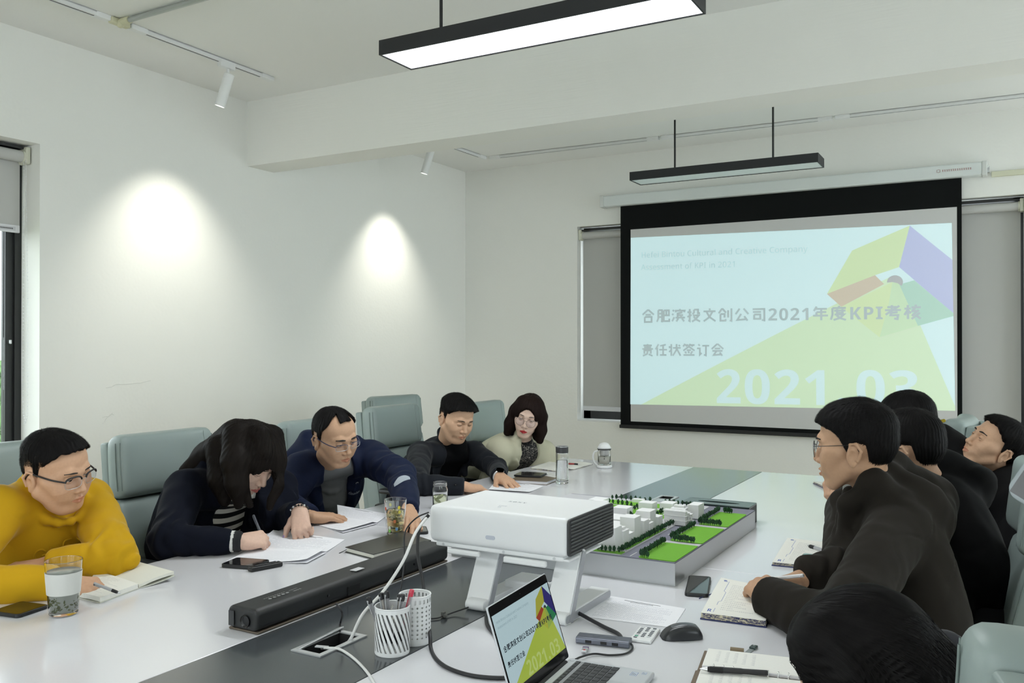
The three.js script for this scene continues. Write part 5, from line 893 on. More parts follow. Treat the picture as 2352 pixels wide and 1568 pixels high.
// strands of hair that follow a field: rooted on its mesh, each a tapered ribbon
function strands(F, g, o) {
  const P = g.attributes.position, N = g.attributes.normal, pos = [], nor = [], col = [], idx = [], p = V(0, 0, 0), side = V(0, 0, 0), dir = V(0, 0, 0);
  for (let s = 0, tries = 0; s < o.n && tries < o.n * 30; tries++) {
    const v = Math.floor(rnd() * P.count); p.fromBufferAttribute(P, v); const n0 = V(N.getX(v), N.getY(v), N.getZ(v));
    if (!o.root(p, n0)) continue;
    s++;
    const L = o.len * rr(0.6, 1.15), seg = o.seg || 6, w = o.width * rr(0.7, 1.3), lift = o.lift * rr(0.2, 1), tone = rr(0.8, 1.35), base = pos.length / 3, jit = V(rr(-1, 1), rr(-1, 1), rr(-1, 1)).multiplyScalar(o.jitter || 0.12);
    for (let i = 0; i <= seg; i++) {
      const n = F.grad(p, 0.002); n.normalize();
      const d = F.at(p.x, p.y, p.z), off = 0.0006 + lift * Math.pow(i / seg, 1.6);
      if (i && Math.abs(off - d) > 0.0045) break;
      p.addScaledVector(n, clamp(off - d, -0.006, 0.006));
      dir.copy(o.flow(p, n)).add(jit); dir.addScaledVector(n, -dir.dot(n)).normalize();
      side.crossVectors(n, dir).normalize();
      const ww = w * (i === seg ? 0.12 : 1 - 0.35 * i / seg) * 0.5;
      pos.push(p.x - side.x * ww, p.y - side.y * ww, p.z - side.z * ww, p.x + side.x * ww, p.y + side.y * ww, p.z + side.z * ww);
      nor.push(n.x, n.y, n.z, n.x, n.y, n.z); for (let q = 0; q < 2; q++) col.push(o.colour[0] * tone, o.colour[1] * tone, o.colour[2] * tone);
      if (i) { const a = base + (i - 1) * 2; idx.push(a, a + 2, a + 1, a + 1, a + 2, a + 3); }
      p.addScaledVector(dir, L / seg);
    }
  }
  const q = new THREE.BufferGeometry();
  q.setAttribute('position', new THREE.BufferAttribute(new Float32Array(pos), 3)); q.setAttribute('normal', new THREE.BufferAttribute(new Float32Array(nor), 3)); q.setAttribute('color', new THREE.BufferAttribute(new Float32Array(col), 3)); q.setAttribute('uv', new THREE.BufferAttribute(new Float32Array(pos.length / 3 * 2), 2));
  q.setIndex(idx); return q;
}
const skinMat = phys([1, 1, 1], 0.5, { vertexColors: true, specularIntensity: 0.6 });
const hairMat = phys([0.7, 0.7, 0.7], 0.58, { vertexColors: true, specularIntensity: 0.2 });
const eyeMat = phys([1, 1, 1], 0.12, { vertexColors: true });
const fabric = (c, o = {}) => phys(c, 0.9, { sheen: 0.2, sheenColor: new THREE.Color(1, 1, 1), sheenRoughness: 0.6, specularIntensity: 0.3, ...o });

// A head in its own axes: y up, z out of the face, x to the person's left; origin between the eyes' height and the ears.
function headField(o, neckLocal) {
  const F = new Field(), v = (x, y, z) => V(x, y, z), jw = o.jaw || 1, full = o.full || 0;
  F.ell(v(0, 0.03, -0.014), [0.0745, 0.088, 0.093]).ell(v(0, 0.04, 0.034), [0.062, 0.058, 0.05], 0.03).ell(v(0, -0.028, 0.03), [0.058 + full * 0.5, 0.066, 0.057], 0.03);
  for (const s of [-1, 1]) {
    F.cap(v(s * 0.036, -0.034, 0.058), v(s * 0.03, -0.055, 0.06), 0.026 + full, 0.022 + full, 0.025);
    F.cap(v(s * 0.05, -0.01, 0.052), v(s * 0.058, -0.012, 0.03), 0.017, 0.018, 0.02);
    F.cap(v(s * 0.054 * jw, -0.05, 0.004), v(s * 0.022 * jw, -0.1, 0.056), 0.018 + full, 0.016 + full * 0.6, 0.022);
  }
  F.ell(v(0, -0.099, 0.066), [0.02 * jw, 0.017, 0.018], 0.02);
  if (full > 0.003) F.ell(v(0, -0.096, 0.03), [0.045, 0.026, 0.045], 0.03);
  F.cap(v(0, -0.05, -0.022), neckLocal, o.neckR || 0.05, (o.neckR || 0.05) + 0.008, 0.025);
  for (const s of [-1, 1]) F.chain([v(s * 0.01, 0.017, 0.086), v(s * 0.03, 0.024, 0.08), v(s * 0.047, 0.018, 0.064)], [0.009, 0.0095, 0.009], 0.014);
  for (const s of [-1, 1]) F.ell(v(s * 0.0315, -0.001, 0.094), [0.018, 0.0115, 0.014], 0.012, 1);
  F.chain([v(0, 0.012, 0.084), v(0, -0.012, 0.093), v(0, -0.035, 0.1035)], [0.0065, 0.0075, 0.0105], 0.011);
  for (const s of [-1, 1]) F.ell(v(s * 0.0125, -0.0405, 0.0925), [0.0085, 0.0075, 0.0105], 0.006);
  for (const s of [-1, 1]) F.ell(v(s * 0.0065, -0.0485, 0.0975), [0.0036, 0.003, 0.005], 0.003, 1);
  F.ell(v(0, -0.068, 0.074), [0.027, 0.022, 0.02], 0.014);
  F.cap(v(0, -0.05, 0.0935), v(0, -0.059, 0.0935), 0.0022, 0.0028, 0.004, 1);
  const ml = o.lipZ || 0;
  F.chain([v(-0.022, -0.0695, 0.082), v(-0.006, -0.0645, 0.0935 + ml), v(0, -0.066, 0.094 + ml), v(0.006, -0.0645, 0.0935 + ml), v(0.022, -0.0695, 0.082)], [0.003, 0.0045, 0.0042, 0.0045, 0.003], 0.004);
  F.chain([v(-0.019, -0.0715, 0.083), v(0, -0.0765, 0.0925 + ml), v(0.019, -0.0715, 0.083)], [0.003, 0.0058, 0.003], 0.004);
  F.chain([v(-0.023, -0.0703, 0.087), v(-0.008, -0.0698, 0.0985), v(0.008, -0.0698, 0.0985), v(0.023, -0.0703, 0.087)], o.mouthOpen ? [0.002, 0.0045, 0.0045, 0.002] : [0.0014, 0.0016, 0.0016, 0.0014], 0.0015, 1);
  for (const s of [-1, 1]) {   // lids: a ball with a slit for the eye
    const c = v(s * 0.0315, 0.001, 0.0765), up = o.open ?? 0.2, lo = o.low ?? -0.32, cu = Math.cos(up), su = Math.sin(up), cl = Math.cos(lo), sl = Math.sin(lo);
    F.ell(c, [0.0142, 0.0138, 0.0138], 0.003);
    F.add((x, y, z) => { const py = y - c.y, pz = z - c.z; return Math.max(py * cu - pz * su, -(py * cl - pz * sl), -pz, Math.abs(x - c.x) - 0.0125); }, [0, 0, 0], 0, 0.0012, 1);
  }
  for (const s of [-1, 1]) {   // ears
    const X = v(0.97, 0.0, -0.22 * s).normalize(), Y = v(0.0, 0.97, -0.2).normalize(), Z = new THREE.Vector3().crossVectors(X, Y), c = v(s * 0.0755, -0.012, -0.014);
    F.ell(c, [0.0085, 0.031, 0.0185], 0.006, 0, [X, Y, Z]);
    F.ell(c.clone().add(v(s * 0.0095, -0.004, 0.003)), [0.0062, 0.012, 0.0078], 0.005, 1, [X, Y, Z]);
    F.chain([c.clone().add(v(s * 0.0085, 0.016, 0.006)), c.clone().add(v(s * 0.0095, 0.014, -0.007)), c.clone().add(v(s * 0.0095, 0.0, -0.0105))], 0.0017, 0.003, 1);
    F.chain([c.clone().add(v(s * 0.004, 0.0, 0.012)), c.clone().add(v(s * 0.006, 0.026, 0.008)), c.clone().add(v(s * 0.008, 0.028, -0.008)), c.clone().add(v(s * 0.009, 0.008, -0.02)), c.clone().add(v(s * 0.006, -0.018, -0.01))], [0.003, 0.0032, 0.0034, 0.0034, 0.003], 0.003);
    F.ell(c.clone().add(v(s * 0.003, -0.027, 0.004)), [0.005, 0.0085, 0.007], 0.005);
    F.ell(c.clone().add(v(s * 0.002, -0.003, 0.014)), [0.004, 0.006, 0.004], 0.003);
  }
  return F;
}
const skullField = (t) => { const F = new Field(); F.ell(V(0, 0.03, -0.014), [0.0745 + t, 0.088 + t, 0.093 + t]).ell(V(0, 0.04, 0.034), [0.062 + t, 0.058 + t, 0.05 + t], 0.03); return F; };
const HAIRLINE = [[0, 0.076], [0.55, 0.072], [0.85, 0.052], [1.05, 0.034], [1.2, 0.03], [1.3, -0.012], [1.5, -0.012], [1.58, 0.02], [1.95, 0.018], [2.1, -0.028], [2.5, -0.06], [3.2, -0.066]];
function lerpTable(t, a) { for (let i = 1; i < t.length; i++) if (a <= t[i][0]) { const k = (a - t[i - 1][0]) / (t[i][0] - t[i - 1][0]); return t[i - 1][1] + (t[i][1] - t[i - 1][1]) * k; } return t[t.length - 1][1]; }

// hand in its own axes: z along the hand from the wrist, y out of the back of the hand, thumb on the +x side times s
function handField(s, o = {}, F = new Field()) {
  const v = (x, y, z) => V(x * s, y, z), c = o.curl || 0.35, curls = o.curls || [[c, c * 1.1, c * 0.6], [c * 1.05, c * 1.2, c * 0.6], [c * 1.15, c * 1.25, c * 0.65], [c * 1.2, c * 1.2, c * 0.6]], sp = o.spread ?? 0.06;
  const K = [[0.026, 0.0, 0.083, 0.0095], [0.0075, 0.002, 0.087, 0.0098], [-0.0105, 0.001, 0.083, 0.0093], [-0.0265, -0.002, 0.075, 0.0082]], L = [[0.043, 0.025, 0.02], [0.047, 0.029, 0.021], [0.044, 0.027, 0.021], [0.034, 0.02, 0.018]];
  F.cap(v(0, 0, -0.003), v(0, 0, 0.004), 0.0215, 0.0225);
  K.forEach(([x, y, z, r], i) => F.cap(v(x * 0.55, -0.001, 0.008), v(x, y, z), 0.0165 - i * 0.0006, r + 0.0015, 0.012));
  F.ell(v(0.018, -0.010, 0.036), [0.016, 0.014, 0.03], 0.012).ell(v(-0.017, -0.010, 0.034), [0.012, 0.012, 0.03], 0.012);
  const nails = [];
  K.forEach(([x, y, z, r], i) => {
    let p = v(x, y, z), th = 0; const sx = (1.5 - i) * sp;
    L[i].forEach((l, j) => { th += curls[i][j]; const d = v(sx, -Math.sin(th), Math.cos(th)).normalize(), q = p.clone().addScaledVector(d, l); F.cap(p, q, r - j * 0.0011 + (j ? 0.0004 : 0), r - (j + 1) * 0.0011, j ? 0.0015 : 0.006); if (j === 2) { const b = v(0, Math.cos(th), Math.sin(th)); nails.push([q.clone().addScaledVector(d, 0.001).addScaledVector(b, 0.0055), i]); } p = q; });
  });
  const tb = o.thumb || [[0.03, -0.012, 0.028], [0.05, -0.02, 0.052], [0.056, -0.024, 0.078]];
  F.chain([v(0.012, -0.006, 0.012), v(...tb[0]), v(...tb[1]), v(...tb[2])], [0.014, 0.0135, 0.0105, 0.0085], 0.007);
  const td = v(...tb[2]).sub(v(...tb[1])).normalize(); nails.push([v(...tb[2]).addScaledVector(td, 0.002).add(v(0.004, 0.006, 0)), 4]);
  F.nails = nails; return F;
}
const HAND = {
  rest: { curl: 0.22, spread: 0.09 },
  flat: { curl: 0.1, spread: 0.14 },
  pen: { curls: [[0.75, 0.75, 0.25], [0.95, 0.95, 0.4], [1.15, 1.2, 0.6], [1.2, 1.25, 0.6]], spread: 0.02, thumb: [[0.032, -0.02, 0.03], [0.044, -0.035, 0.06], [0.03, -0.042, 0.085]] },
  point: { curls: [[0.45, 0.25, 0.15], [0.95, 1.1, 0.6], [1.15, 1.2, 0.6], [1.2, 1.2, 0.6]], spread: 0.05, thumb: [[0.034, -0.014, 0.026], [0.056, -0.022, 0.05], [0.066, -0.026, 0.078]] },
  fold: { curls: [[0.55, 0.7, 0.4], [0.6, 0.8, 0.45], [0.65, 0.8, 0.45], [0.7, 0.8, 0.4]], spread: 0.03, thumb: [[0.03, -0.006, 0.03], [0.038, 0.002, 0.058], [0.03, 0.006, 0.082]] },
};
function frameOf(x, y, z, p, s = 1) { return new THREE.Matrix4().makeBasis(x.clone().multiplyScalar(s), y.clone().multiplyScalar(s), z.clone().multiplyScalar(s)).setPosition(p); }

function person(o) {
  const t = thing('person', o.label, 'person', [o.pelvis.x, 0, o.pelvis.z]), put = (g) => g.translate(-t.position.x, -t.position.y, -t.position.z);
  const [RS, LS] = o.sh, [RE, LE] = o.el, [RW, LW] = o.wr, N = o.neck, Pv = o.pelvis, skin = o.skin || [0.55, 0.35, 0.24];
  // torso axes
  const U = N.clone().sub(Pv).normalize(), X = LS.clone().sub(RS); X.addScaledVector(U, -X.dot(U)).normalize(); const Z = new THREE.Vector3().crossVectors(X, U), TL = N.distanceTo(Pv), B = [X, U, Z];
  const tf = (x, y, z) => N.clone().addScaledVector(X, x).addScaledVector(U, y).addScaledVector(Z, z);
  const toT = (p) => { const q = p.clone().sub(N); return [q.dot(X), q.dot(U), q.dot(Z)]; };
  // head
  const H = o.head, toCam = camera.position.clone().sub(H.c).setY(0).normalize(), imgR = new THREE.Vector3().crossVectors(toCam.clone().negate(), V(0, 1, 0)), rad = PI / 180;
  const hz = toCam.clone().multiplyScalar(Math.cos(H.a * rad)).addScaledVector(imgR, Math.sin(H.a * rad)).multiplyScalar(Math.cos(H.p * rad)).add(V(0, Math.sin(H.p * rad), 0));
  const hy = V(0, Math.cos(H.t * rad), 0).addScaledVector(imgR, -Math.sin(H.t * rad)); hy.addScaledVector(hz, -hy.dot(hz)).normalize();
  const hx = new THREE.Vector3().crossVectors(hy, hz), hm = frameOf(hx, hy, hz, H.c, H.s || 1); hm.multiply(new THREE.Matrix4().makeScale(H.w || 1, 1, 1));
  const inv = hm.clone().invert(), loc = (p) => p.clone().applyMatrix4(inv), down = V(0, -1, 0).transformDirection(inv);
  const cell = o.cell || 0.0026, F = headField(o.face || {}, loc(N.clone().addScaledVector(U, -0.03)));
  const lip = o.lip || [skin[0] * 0.84, skin[1] * 0.62, skin[2] * 0.6], stub = o.stubble || 0;
  const headG = F.mesh(cell, (p) => {
    const my = -0.0703 + 0.0012 * Math.cos(p.x * 120), inLip = p.z > 0.078 && Math.abs(p.x) < 0.0235 && p.y < my + 0.0085 * (1 - (p.x / 0.0245) ** 2) && p.y > my - 0.0105 * (1 - (p.x / 0.0235) ** 2);
    if (inLip) return lip;
    const k = 1 + 0.05 * noise(p.x * 160, p.y * 160, p.z * 160), dark = stub && p.y < -0.052 && p.z > 0.01 && noise(p.x * 900, p.y * 900, p.z * 900) > 0.2 ? 1 - stub : 1;
    return [skin[0] * k * dark, skin[1] * k * dark, skin[2] * k * dark];
  });
  headG.applyMatrix4(hm);
  // the body under the clothes, coarse, and the two hands
  const body = new Field();
  body.ell(Pv.clone().addScaledVector(U, TL * 0.62), [0.125, 0.165, 0.07], 0.03, 0, B).ell(Pv.clone().addScaledVector(U, TL * 0.28), [0.125, 0.16, 0.08], 0.04, 0, B).cap(RS.clone().addScaledVector(U, -0.03), LS.clone().addScaledVector(U, -0.03), 0.036, 0.036, 0.02).cap(N.clone().addScaledVector(U, -0.05), N, 0.05, 0.045, 0.03);
  body.chain([RS, RE, RW], [0.046, 0.036, 0.023], 0.02).chain([LS, LE, LW], [0.046, 0.036, 0.023], 0.02);
  const legs = o.legs === false ? null : [-1, 1].map((s) => { const hip = Pv.clone().addScaledVector(X, s * 0.085).setY(o.stand ? 0.88 : 0.54), f = (o.fwd || Z.clone().setY(0).normalize()); if (o.stand) return [hip, hip.clone().setY(0.48).addScaledVector(f, 0.02), hip.clone().setY(0.085), f]; const knee = hip.clone().addScaledVector(f, 0.4).setY(0.52).addScaledVector(X, s * 0.03), ank = knee.clone().addScaledVector(f, 0.02).setY(0.085); return [hip, knee, ank, f]; });
  if (legs) for (const [h, k, a] of legs) body.chain([h, k, a], [0.07, 0.05, 0.035], 0.02);
  const parts = [headG, body.mesh(0.016, () => skin)];
  for (const [i, s] of [[0, 1], [1, -1]]) {
    const hd = o.hands && o.hands[i]; if (!hd) continue;
    const W = o.wr[i], z = hd.dir.clone().normalize(), y = hd.back.clone(); y.addScaledVector(z, -y.dot(z)).normalize(); const x = new THREE.Vector3().crossVectors(y, z), f = handField(s, hd.pose || HAND.rest);
    const g = f.mesh(0.0023, (p) => { for (const [c, n] of f.nails) if (p.distanceTo(c) < 0.0052) return (o.nails && o.nails[n]) || [skin[0] * 1.12, skin[1] * 1.05, skin[2] * 1.08]; const k = 1 + 0.06 * noise(p.x * 140, p.y * 140, p.z * 140); return [skin[0] * k, skin[1] * k * 0.98, skin[2] * k * 0.97]; });
    parts.push(g.applyMatrix4(frameOf(x, y, z, W, o.handS || 0.95)));
  }
  const bodyMesh = obj('body', put(merge(parts)), skinMat, t);
  const HM = (name, g, m, parent = t) => obj(name, put(merge(g).applyMatrix4(hm)), m, parent);
  // eyes and brows
  if (H.face !== false) {
    for (const s of [-1, 1]) {
      const g = new THREE.SphereGeometry(0.0124, 28, 20), p = g.attributes.position, c = new Float32Array(p.count * 3), look = V(s * 0 + (H.lx || 0), H.ly ?? -0.25, 1).normalize();
      for (let i = 0; i < p.count; i++) { const a = V(p.getX(i), p.getY(i), p.getZ(i)).normalize().dot(look); c.set(a > 0.975 ? [0.004, 0.004, 0.004] : a > 0.885 ? [0.03, 0.016, 0.009] : [0.62, 0.58, 0.54], i * 3); }
      g.setAttribute('color', new THREE.BufferAttribute(c, 3)); HM('eye', g.translate(s * 0.0315, 0.001, 0.0765), eyeMat);
    }
    const hit = (x, y) => { let z = 0.14; for (let i = 0; i < 60; i++) { const d = F.at(x, y, z); if (d < 0.0003) break; z -= Math.max(d * 0.7, 0.0004); } return z; };
    const ribbon = (fn, n, w, th) => { const pts = [], g = []; for (let i = 0; i <= n; i++) { const [x, y] = fn(i / n); pts.push(V(x, y, hit(x, y) + th)); } for (let i = 0; i < n; i++) { const tt = (i + 0.5) / n, r = w * (0.55 + 0.45 * Math.sin(Math.min(1, tt * 1.25) * PI)); g.push(rod(pts[i], pts[i + 1], r, 6)); g.push(new THREE.SphereGeometry(r, 6, 5).translate(pts[i + 1].x, pts[i + 1].y, pts[i + 1].z)); } return merge(g); };
    for (const s of [-1, 1]) {
      HM('eyebrow', ribbon((k) => [s * (0.014 + 0.034 * k), 0.0205 + 0.0055 * Math.sin(k * 2.2) - 0.003 * k + (o.browY || 0)], 10, o.browW || 0.0028, -0.0008), std(o.brow || [0.02, 0.016, 0.014], 0.8));
      const lid = (o.face && o.face.open) ?? 0.2; HM('lash_line', ribbon((k) => { const x = -0.0118 + 0.0236 * k; return [s * 0.0315 + x, 0.001 + Math.sin(lid) * Math.sqrt(Math.max(0, 0.0139 ** 2 - x * x)) * 1.02]; }, 10, 0.0008, 0.0004), std([0.015, 0.012, 0.012], 0.8));
    }
  }
  // hair
  if (o.hair) {
    const hc = o.hairC || [0.012, 0.011, 0.011], h = o.hair(loc, down, F, tf), hf = h.field;
    const streak = h.streak || ((p) => p.x * 260 + 4 * noise(p.x * 30, p.y * 30, p.z * 30));
    const dd = hf.disp; hf.disp = (x, y, z, d) => (dd ? dd(x, y, z, d) : 0) + (h.bump ?? 0.0008) * Math.sin(streak(V(x, y, z))) + 0.0014 * noise(x * 45, y * 45, z * 45); hf.dmax = 0.004 + (h.dmax || 0);
    const g = hf.mesh(h.cell || 0.003, (p) => { const k = 0.9 + 0.5 * Math.abs(noise(streak(p) * 0.2, p.y * 20, 3)); let c = [hc[0] * k, hc[1] * k, hc[2] * k]; if (h.fade) { const f = Math.atan2(Math.abs(p.x), p.z + 0.014) > 1.12 ? h.fade(p) : 1; if (f < 1 && noise(p.x * 700, p.y * 700, p.z * 700) * 0.5 + 0.5 > f) c = [skin[0] * 0.5, skin[1] * 0.5, skin[2] * 0.5]; } return c; });
    const st = h.strands ? h.strands.map((q) => strands(hf, g, { colour: hc, ...q })) : [];
    HM('hair', [g, ...st], hairMat);
  }
  // glasses
  if (o.glasses) {
    const G = new THREE.Group(); G.name = 'glasses'; t.add(G);
    const q = o.glasses, w = q.w || 0.026, hh = q.h || 0.018, cx = q.cx || 0.0335, cy = q.cy ?? -0.004, z0 = 0.104, loopP = (s, n = 36) => { const a = []; for (let i = 0; i < n; i++) { const th = i / n * PI * 2, e = q.pow || 2, c = Math.cos(th), si = Math.sin(th), x = Math.sign(c) * Math.pow(Math.abs(c), 2 / e) * w, y = Math.sign(si) * Math.pow(Math.abs(si), 2 / e) * hh; a.push(V(s * cx + x, cy + y, z0 - Math.abs(s * cx + x) * 0.22 + 0.004)); } return a; };
    for (const s of [-1, 1]) {
      const L = loopP(s);
      obj('rim', put(tube(L, q.r || 0.0011, 80, 8, true).applyMatrix4(hm)), q.rim, G);
      if (q.top) { const top = L.filter((p) => p.y > cy + hh * 0.25).sort((a, b) => a.x - b.x); obj('brow_bar', put(tube(top, q.top, 40, 8).applyMatrix4(hm)), q.arm, G); }
      const sh = new THREE.Shape(L.map((p) => new THREE.Vector2(p.x, p.y))), lg = new THREE.ExtrudeGeometry(sh, { depth: 0.0012, bevelEnabled: false }); bend(lg, (p) => { p.z += z0 + 0.0034 - Math.abs(p.x) * 0.22; });
      obj('lens', put(lg.applyMatrix4(hm)), M.lens, G);
      obj('temple', put(tube([V(s * (cx + w), cy + hh * 0.45, z0 + 0.003 - (cx + w) * 0.22), V(s * 0.0725, cy + hh * 0.5 + 0.002, 0.06), V(s * 0.0785, cy + hh * 0.5 + 0.006, 0.01), V(s * 0.08, 0.012, -0.012), V(s * 0.079, -0.012, -0.034)], q.armR || 0.0014, 40, 8).applyMatrix4(hm)), q.arm, G);
      obj('nose_pad', put(new THREE.SphereGeometry(0.003, 10, 8).scale(0.5, 1.2, 1).translate(s * 0.0095, cy - 0.006, z0 - 0.009).applyMatrix4(hm)), M.lens, G);
    }
    obj('bridge', put(tube([V(-(cx - w), cy + hh * 0.3, z0 + 0.003), V(0, cy + hh * 0.5, z0 + 0.006), V(cx - w, cy + hh * 0.3, z0 + 0.003)], q.r || 0.0011, 20, 8).applyMatrix4(hm)), q.rim, G);
  }
  // garments
  const garment = (name, spec) => {
    const G = new Field(), i = spec.i || 0, k = 0.02, sr = spec.sleeve || 1;
    if (spec.torso !== false) {
      G.ell(Pv.clone().addScaledVector(U, TL * 0.63), [0.165 + i, 0.2, 0.108 + i], k, 0, B).ell(Pv.clone().addScaledVector(U, TL * 0.3), [0.16 + i, 0.2, 0.115 + i], 0.05, 0, B);
      G.cap(RS.clone().addScaledVector(U, -0.012), LS.clone().addScaledVector(U, -0.012), 0.05 + i, 0.05 + i, 0.03).cap(N.clone().addScaledVector(U, -0.03), RS, 0.045 + i * 0.5, 0.042 + i, 0.03).cap(N.clone().addScaledVector(U, -0.03), LS, 0.045 + i * 0.5, 0.042 + i, 0.03);
      G.ell(tf(0, -0.17, 0.03), [0.13 + i, 0.12, 0.09 + i], 0.05, 0, B);
    }
    if (spec.extra) spec.extra(G, tf, B);
    if (spec.arms !== false) for (const [s, e, w] of [[RS, RE, RW], [LS, LE, LW]]) {
      G.cap(s, e, (0.054 + i * 0.9) * sr, (0.043 + i * 0.8) * sr, k);
      const end = w.clone().lerp(e, spec.cuffBack || 0);
      G.sleeve(e, end, (0.043 + i * 0.8) * sr, spec.cuffR || 0.036, 0.015);
      if (spec.cuff) { const d = end.clone().sub(e).normalize(); G.sleeve(end.clone().addScaledVector(d, -0.035), end.clone().addScaledVector(d, 0.004), spec.cuff, spec.cuff, 0.004); }
    }
    const fold = (spec.fold ?? 0.004) * 0.85, els = [[RE, RW.clone().sub(RE).normalize(), RS], [LE, LW.clone().sub(LE).normalize(), LS]];
    G.dmax = fold * 2.4;
    G.disp = (x, y, z) => {
      let d = fold * 0.9 * noise(x * 9, y * 7, z * 9 + 3) + fold * 0.5 * noise(x * 21 + 5, y * 16, z * 21);
      for (const [e, a] of els) { const dx = x - e.x, dy = y - e.y, dz = z - e.z, r2 = dx * dx + dy * dy + dz * dz; if (r2 < 0.04) { const w = Math.exp(-r2 / 0.011), s = dx * a.x + dy * a.y + dz * a.z; d += fold * 1.1 * w * Math.sin(s * 105 + 6 * noise(x * 12, y * 12, z * 12)); } }
      const r = Math.abs(noise(x * 6 + 20, y * 10, z * 6)); d += fold * 1.2 * (0.25 - Math.min(0.25, r * 1.5));
      return d;
    };
    const g = G.mesh(spec.cell || 0.0075, spec.colour ? (p, n) => spec.colour(toT(p), p, n) : null, 12);
    if (spec.uvT) { const P = g.attributes.position, W = g.attributes.uv; for (let q = 0; q < P.count; q++) { const [a, b] = toT(V(P.getX(q), P.getY(q), P.getZ(q))); W.setXY(q, a, b); } }
    const m = obj(name, put(g), spec.mat, t); if (spec.label) partLabel(m, spec.label);
    m.userData.field = undefined; return [m, G];
  };
  const made = {};
  for (const [name, spec] of o.clothes) made[name] = garment(name, spec);
  if (legs) {
    const L = new Field();
    L.ell(Pv.clone().setY(o.stand ? 0.92 : 0.56), [0.17, 0.1, 0.14], 0.03, 0, [X, V(0, 1, 0), new THREE.Vector3().crossVectors(X, V(0, 1, 0)).normalize()]);
    for (const [h, k, a] of legs) { L.cap(h, k, 0.085, 0.062, 0.03); L.sleeve(k, a, 0.06, 0.05, 0.03); }
    obj('trousers', put(L.mesh(0.014, null, 12)), fabric(o.trousers || [0.02, 0.02, 0.025]), t);
    for (const [h, k, a, f] of legs) { const S = new Field(), g0 = a.clone().setY(0.04); S.cap(g0.clone().addScaledVector(f, -0.05), g0.clone().addScaledVector(f, 0.14).setY(0.035), 0.04, 0.034).cap(a, g0, 0.042, 0.045, 0.03); S.add((x, y, z) => 0.004 - y, [0, 0, 0], 0, 0.004, 2); obj('shoe', put(S.mesh(0.008)), std([0.02, 0.02, 0.02], 0.5), t); }
  }
  t.userData.group = undefined;
  return { t, hm, put, tf, B, HM, made, loc, F, toT };
}
// ways of wearing hair
const short = (s = {}) => (loc, down, F) => {
  const h = skullField(0), top = s.top ?? 0.016, side = s.side ?? 0.006, line = s.line || HAIRLINE, lift = s.lineY || 0;
  const thick = (x, y, z) => { const a = Math.atan2(Math.abs(x), z + 0.014), hl = lerpTable(line, a) + lift + 0.003 * noise(x * 70, y * 30, z * 70), e = y - hl; if (e < -0.02) return -0.012; const up = sstep(0.02, 0.085, y - 0.01 * (z < 0 ? 1 : 0)); return -0.004 + sstep(-0.002, s.edge || 0.012, e) * (0.004 + side + (top - side) * up + (s.front || 0) * sstep(0.03, 0.1, z) * up + (s.back || 0) * sstep(0.0, -0.09, z) * sstep(-0.04, 0.03, y)); };
  h.disp = (x, y, z) => -thick(x, y, z); h.min = h.min.map((q) => q - 0.01); h.max = h.max.map((q) => q + 0.01);
  if (s.extra) s.extra(h);
  const whorl = V(0.012, 0.105, -0.06);
  return { field: h, cell: s.cell || 0.0032, dmax: top + 0.012, bump: 0.0006, streak: (p) => Math.atan2(p.x, p.z + 0.03) * 46 + 5 * noise(p.x * 25, p.y * 25, p.z * 25),
    fade: s.fade ? (p) => clamp((p.y - lerpTable(line, Math.atan2(Math.abs(p.x), p.z + 0.014)) - lift) / s.fade, 0, 1) : null,
    strands: [{ n: s.n || 5000, len: s.len || 0.026, width: 0.0008, lift: s.lift ?? 0.004, seg: 4, jitter: 0.22, root: (p) => thick(p.x, p.y, p.z) > side * 0.35, flow: (p) => { const f = p.clone().sub(whorl).normalize().multiplyScalar(0.8); f.add(V(s.sweep || 0, -0.3, s.fwd ?? 0.5)); return f; } }] };
};
// ---------- people ----------
const toward = (a, b) => b.clone().sub(a).normalize(), UPV = V(0, 1, 0);
const FX = V(1, 0, 0), NX_ = V(-1, 0, 0);
const skinA = [0.60, 0.37, 0.24], skinB = [0.54, 0.33, 0.21], skinW = [0.66, 0.45, 0.35];
// wedge cut out of an open jacket front: half-width grows from y0 (bottom) to y1 (collar) in the torso's own axes
const wedge = (G, tf, B, y0, w0, y1, w1, z0, skew = 0, off = 0) => {
  const O = tf(0, 0, 0), [X, Y, Z] = B;
  G.add((x, y, z) => { const dx = x - O.x, dy = y - O.y, dz = z - O.z, a = dx * X.x + dy * X.y + dz * X.z, b = dx * Y.x + dy * Y.y + dz * Y.z, c = dx * Z.x + dy * Z.y + dz * Z.z, k = clamp((b - y0) / (y1 - y0), 0, 1); return Math.max(Math.abs(a - off - skew * (1 - k)) - w0 - (w1 - w0) * k, z0 - c, y0 - 0.02 - b) * 0.8; }, [0, 0, 0], 0, 0.008, 1);
};
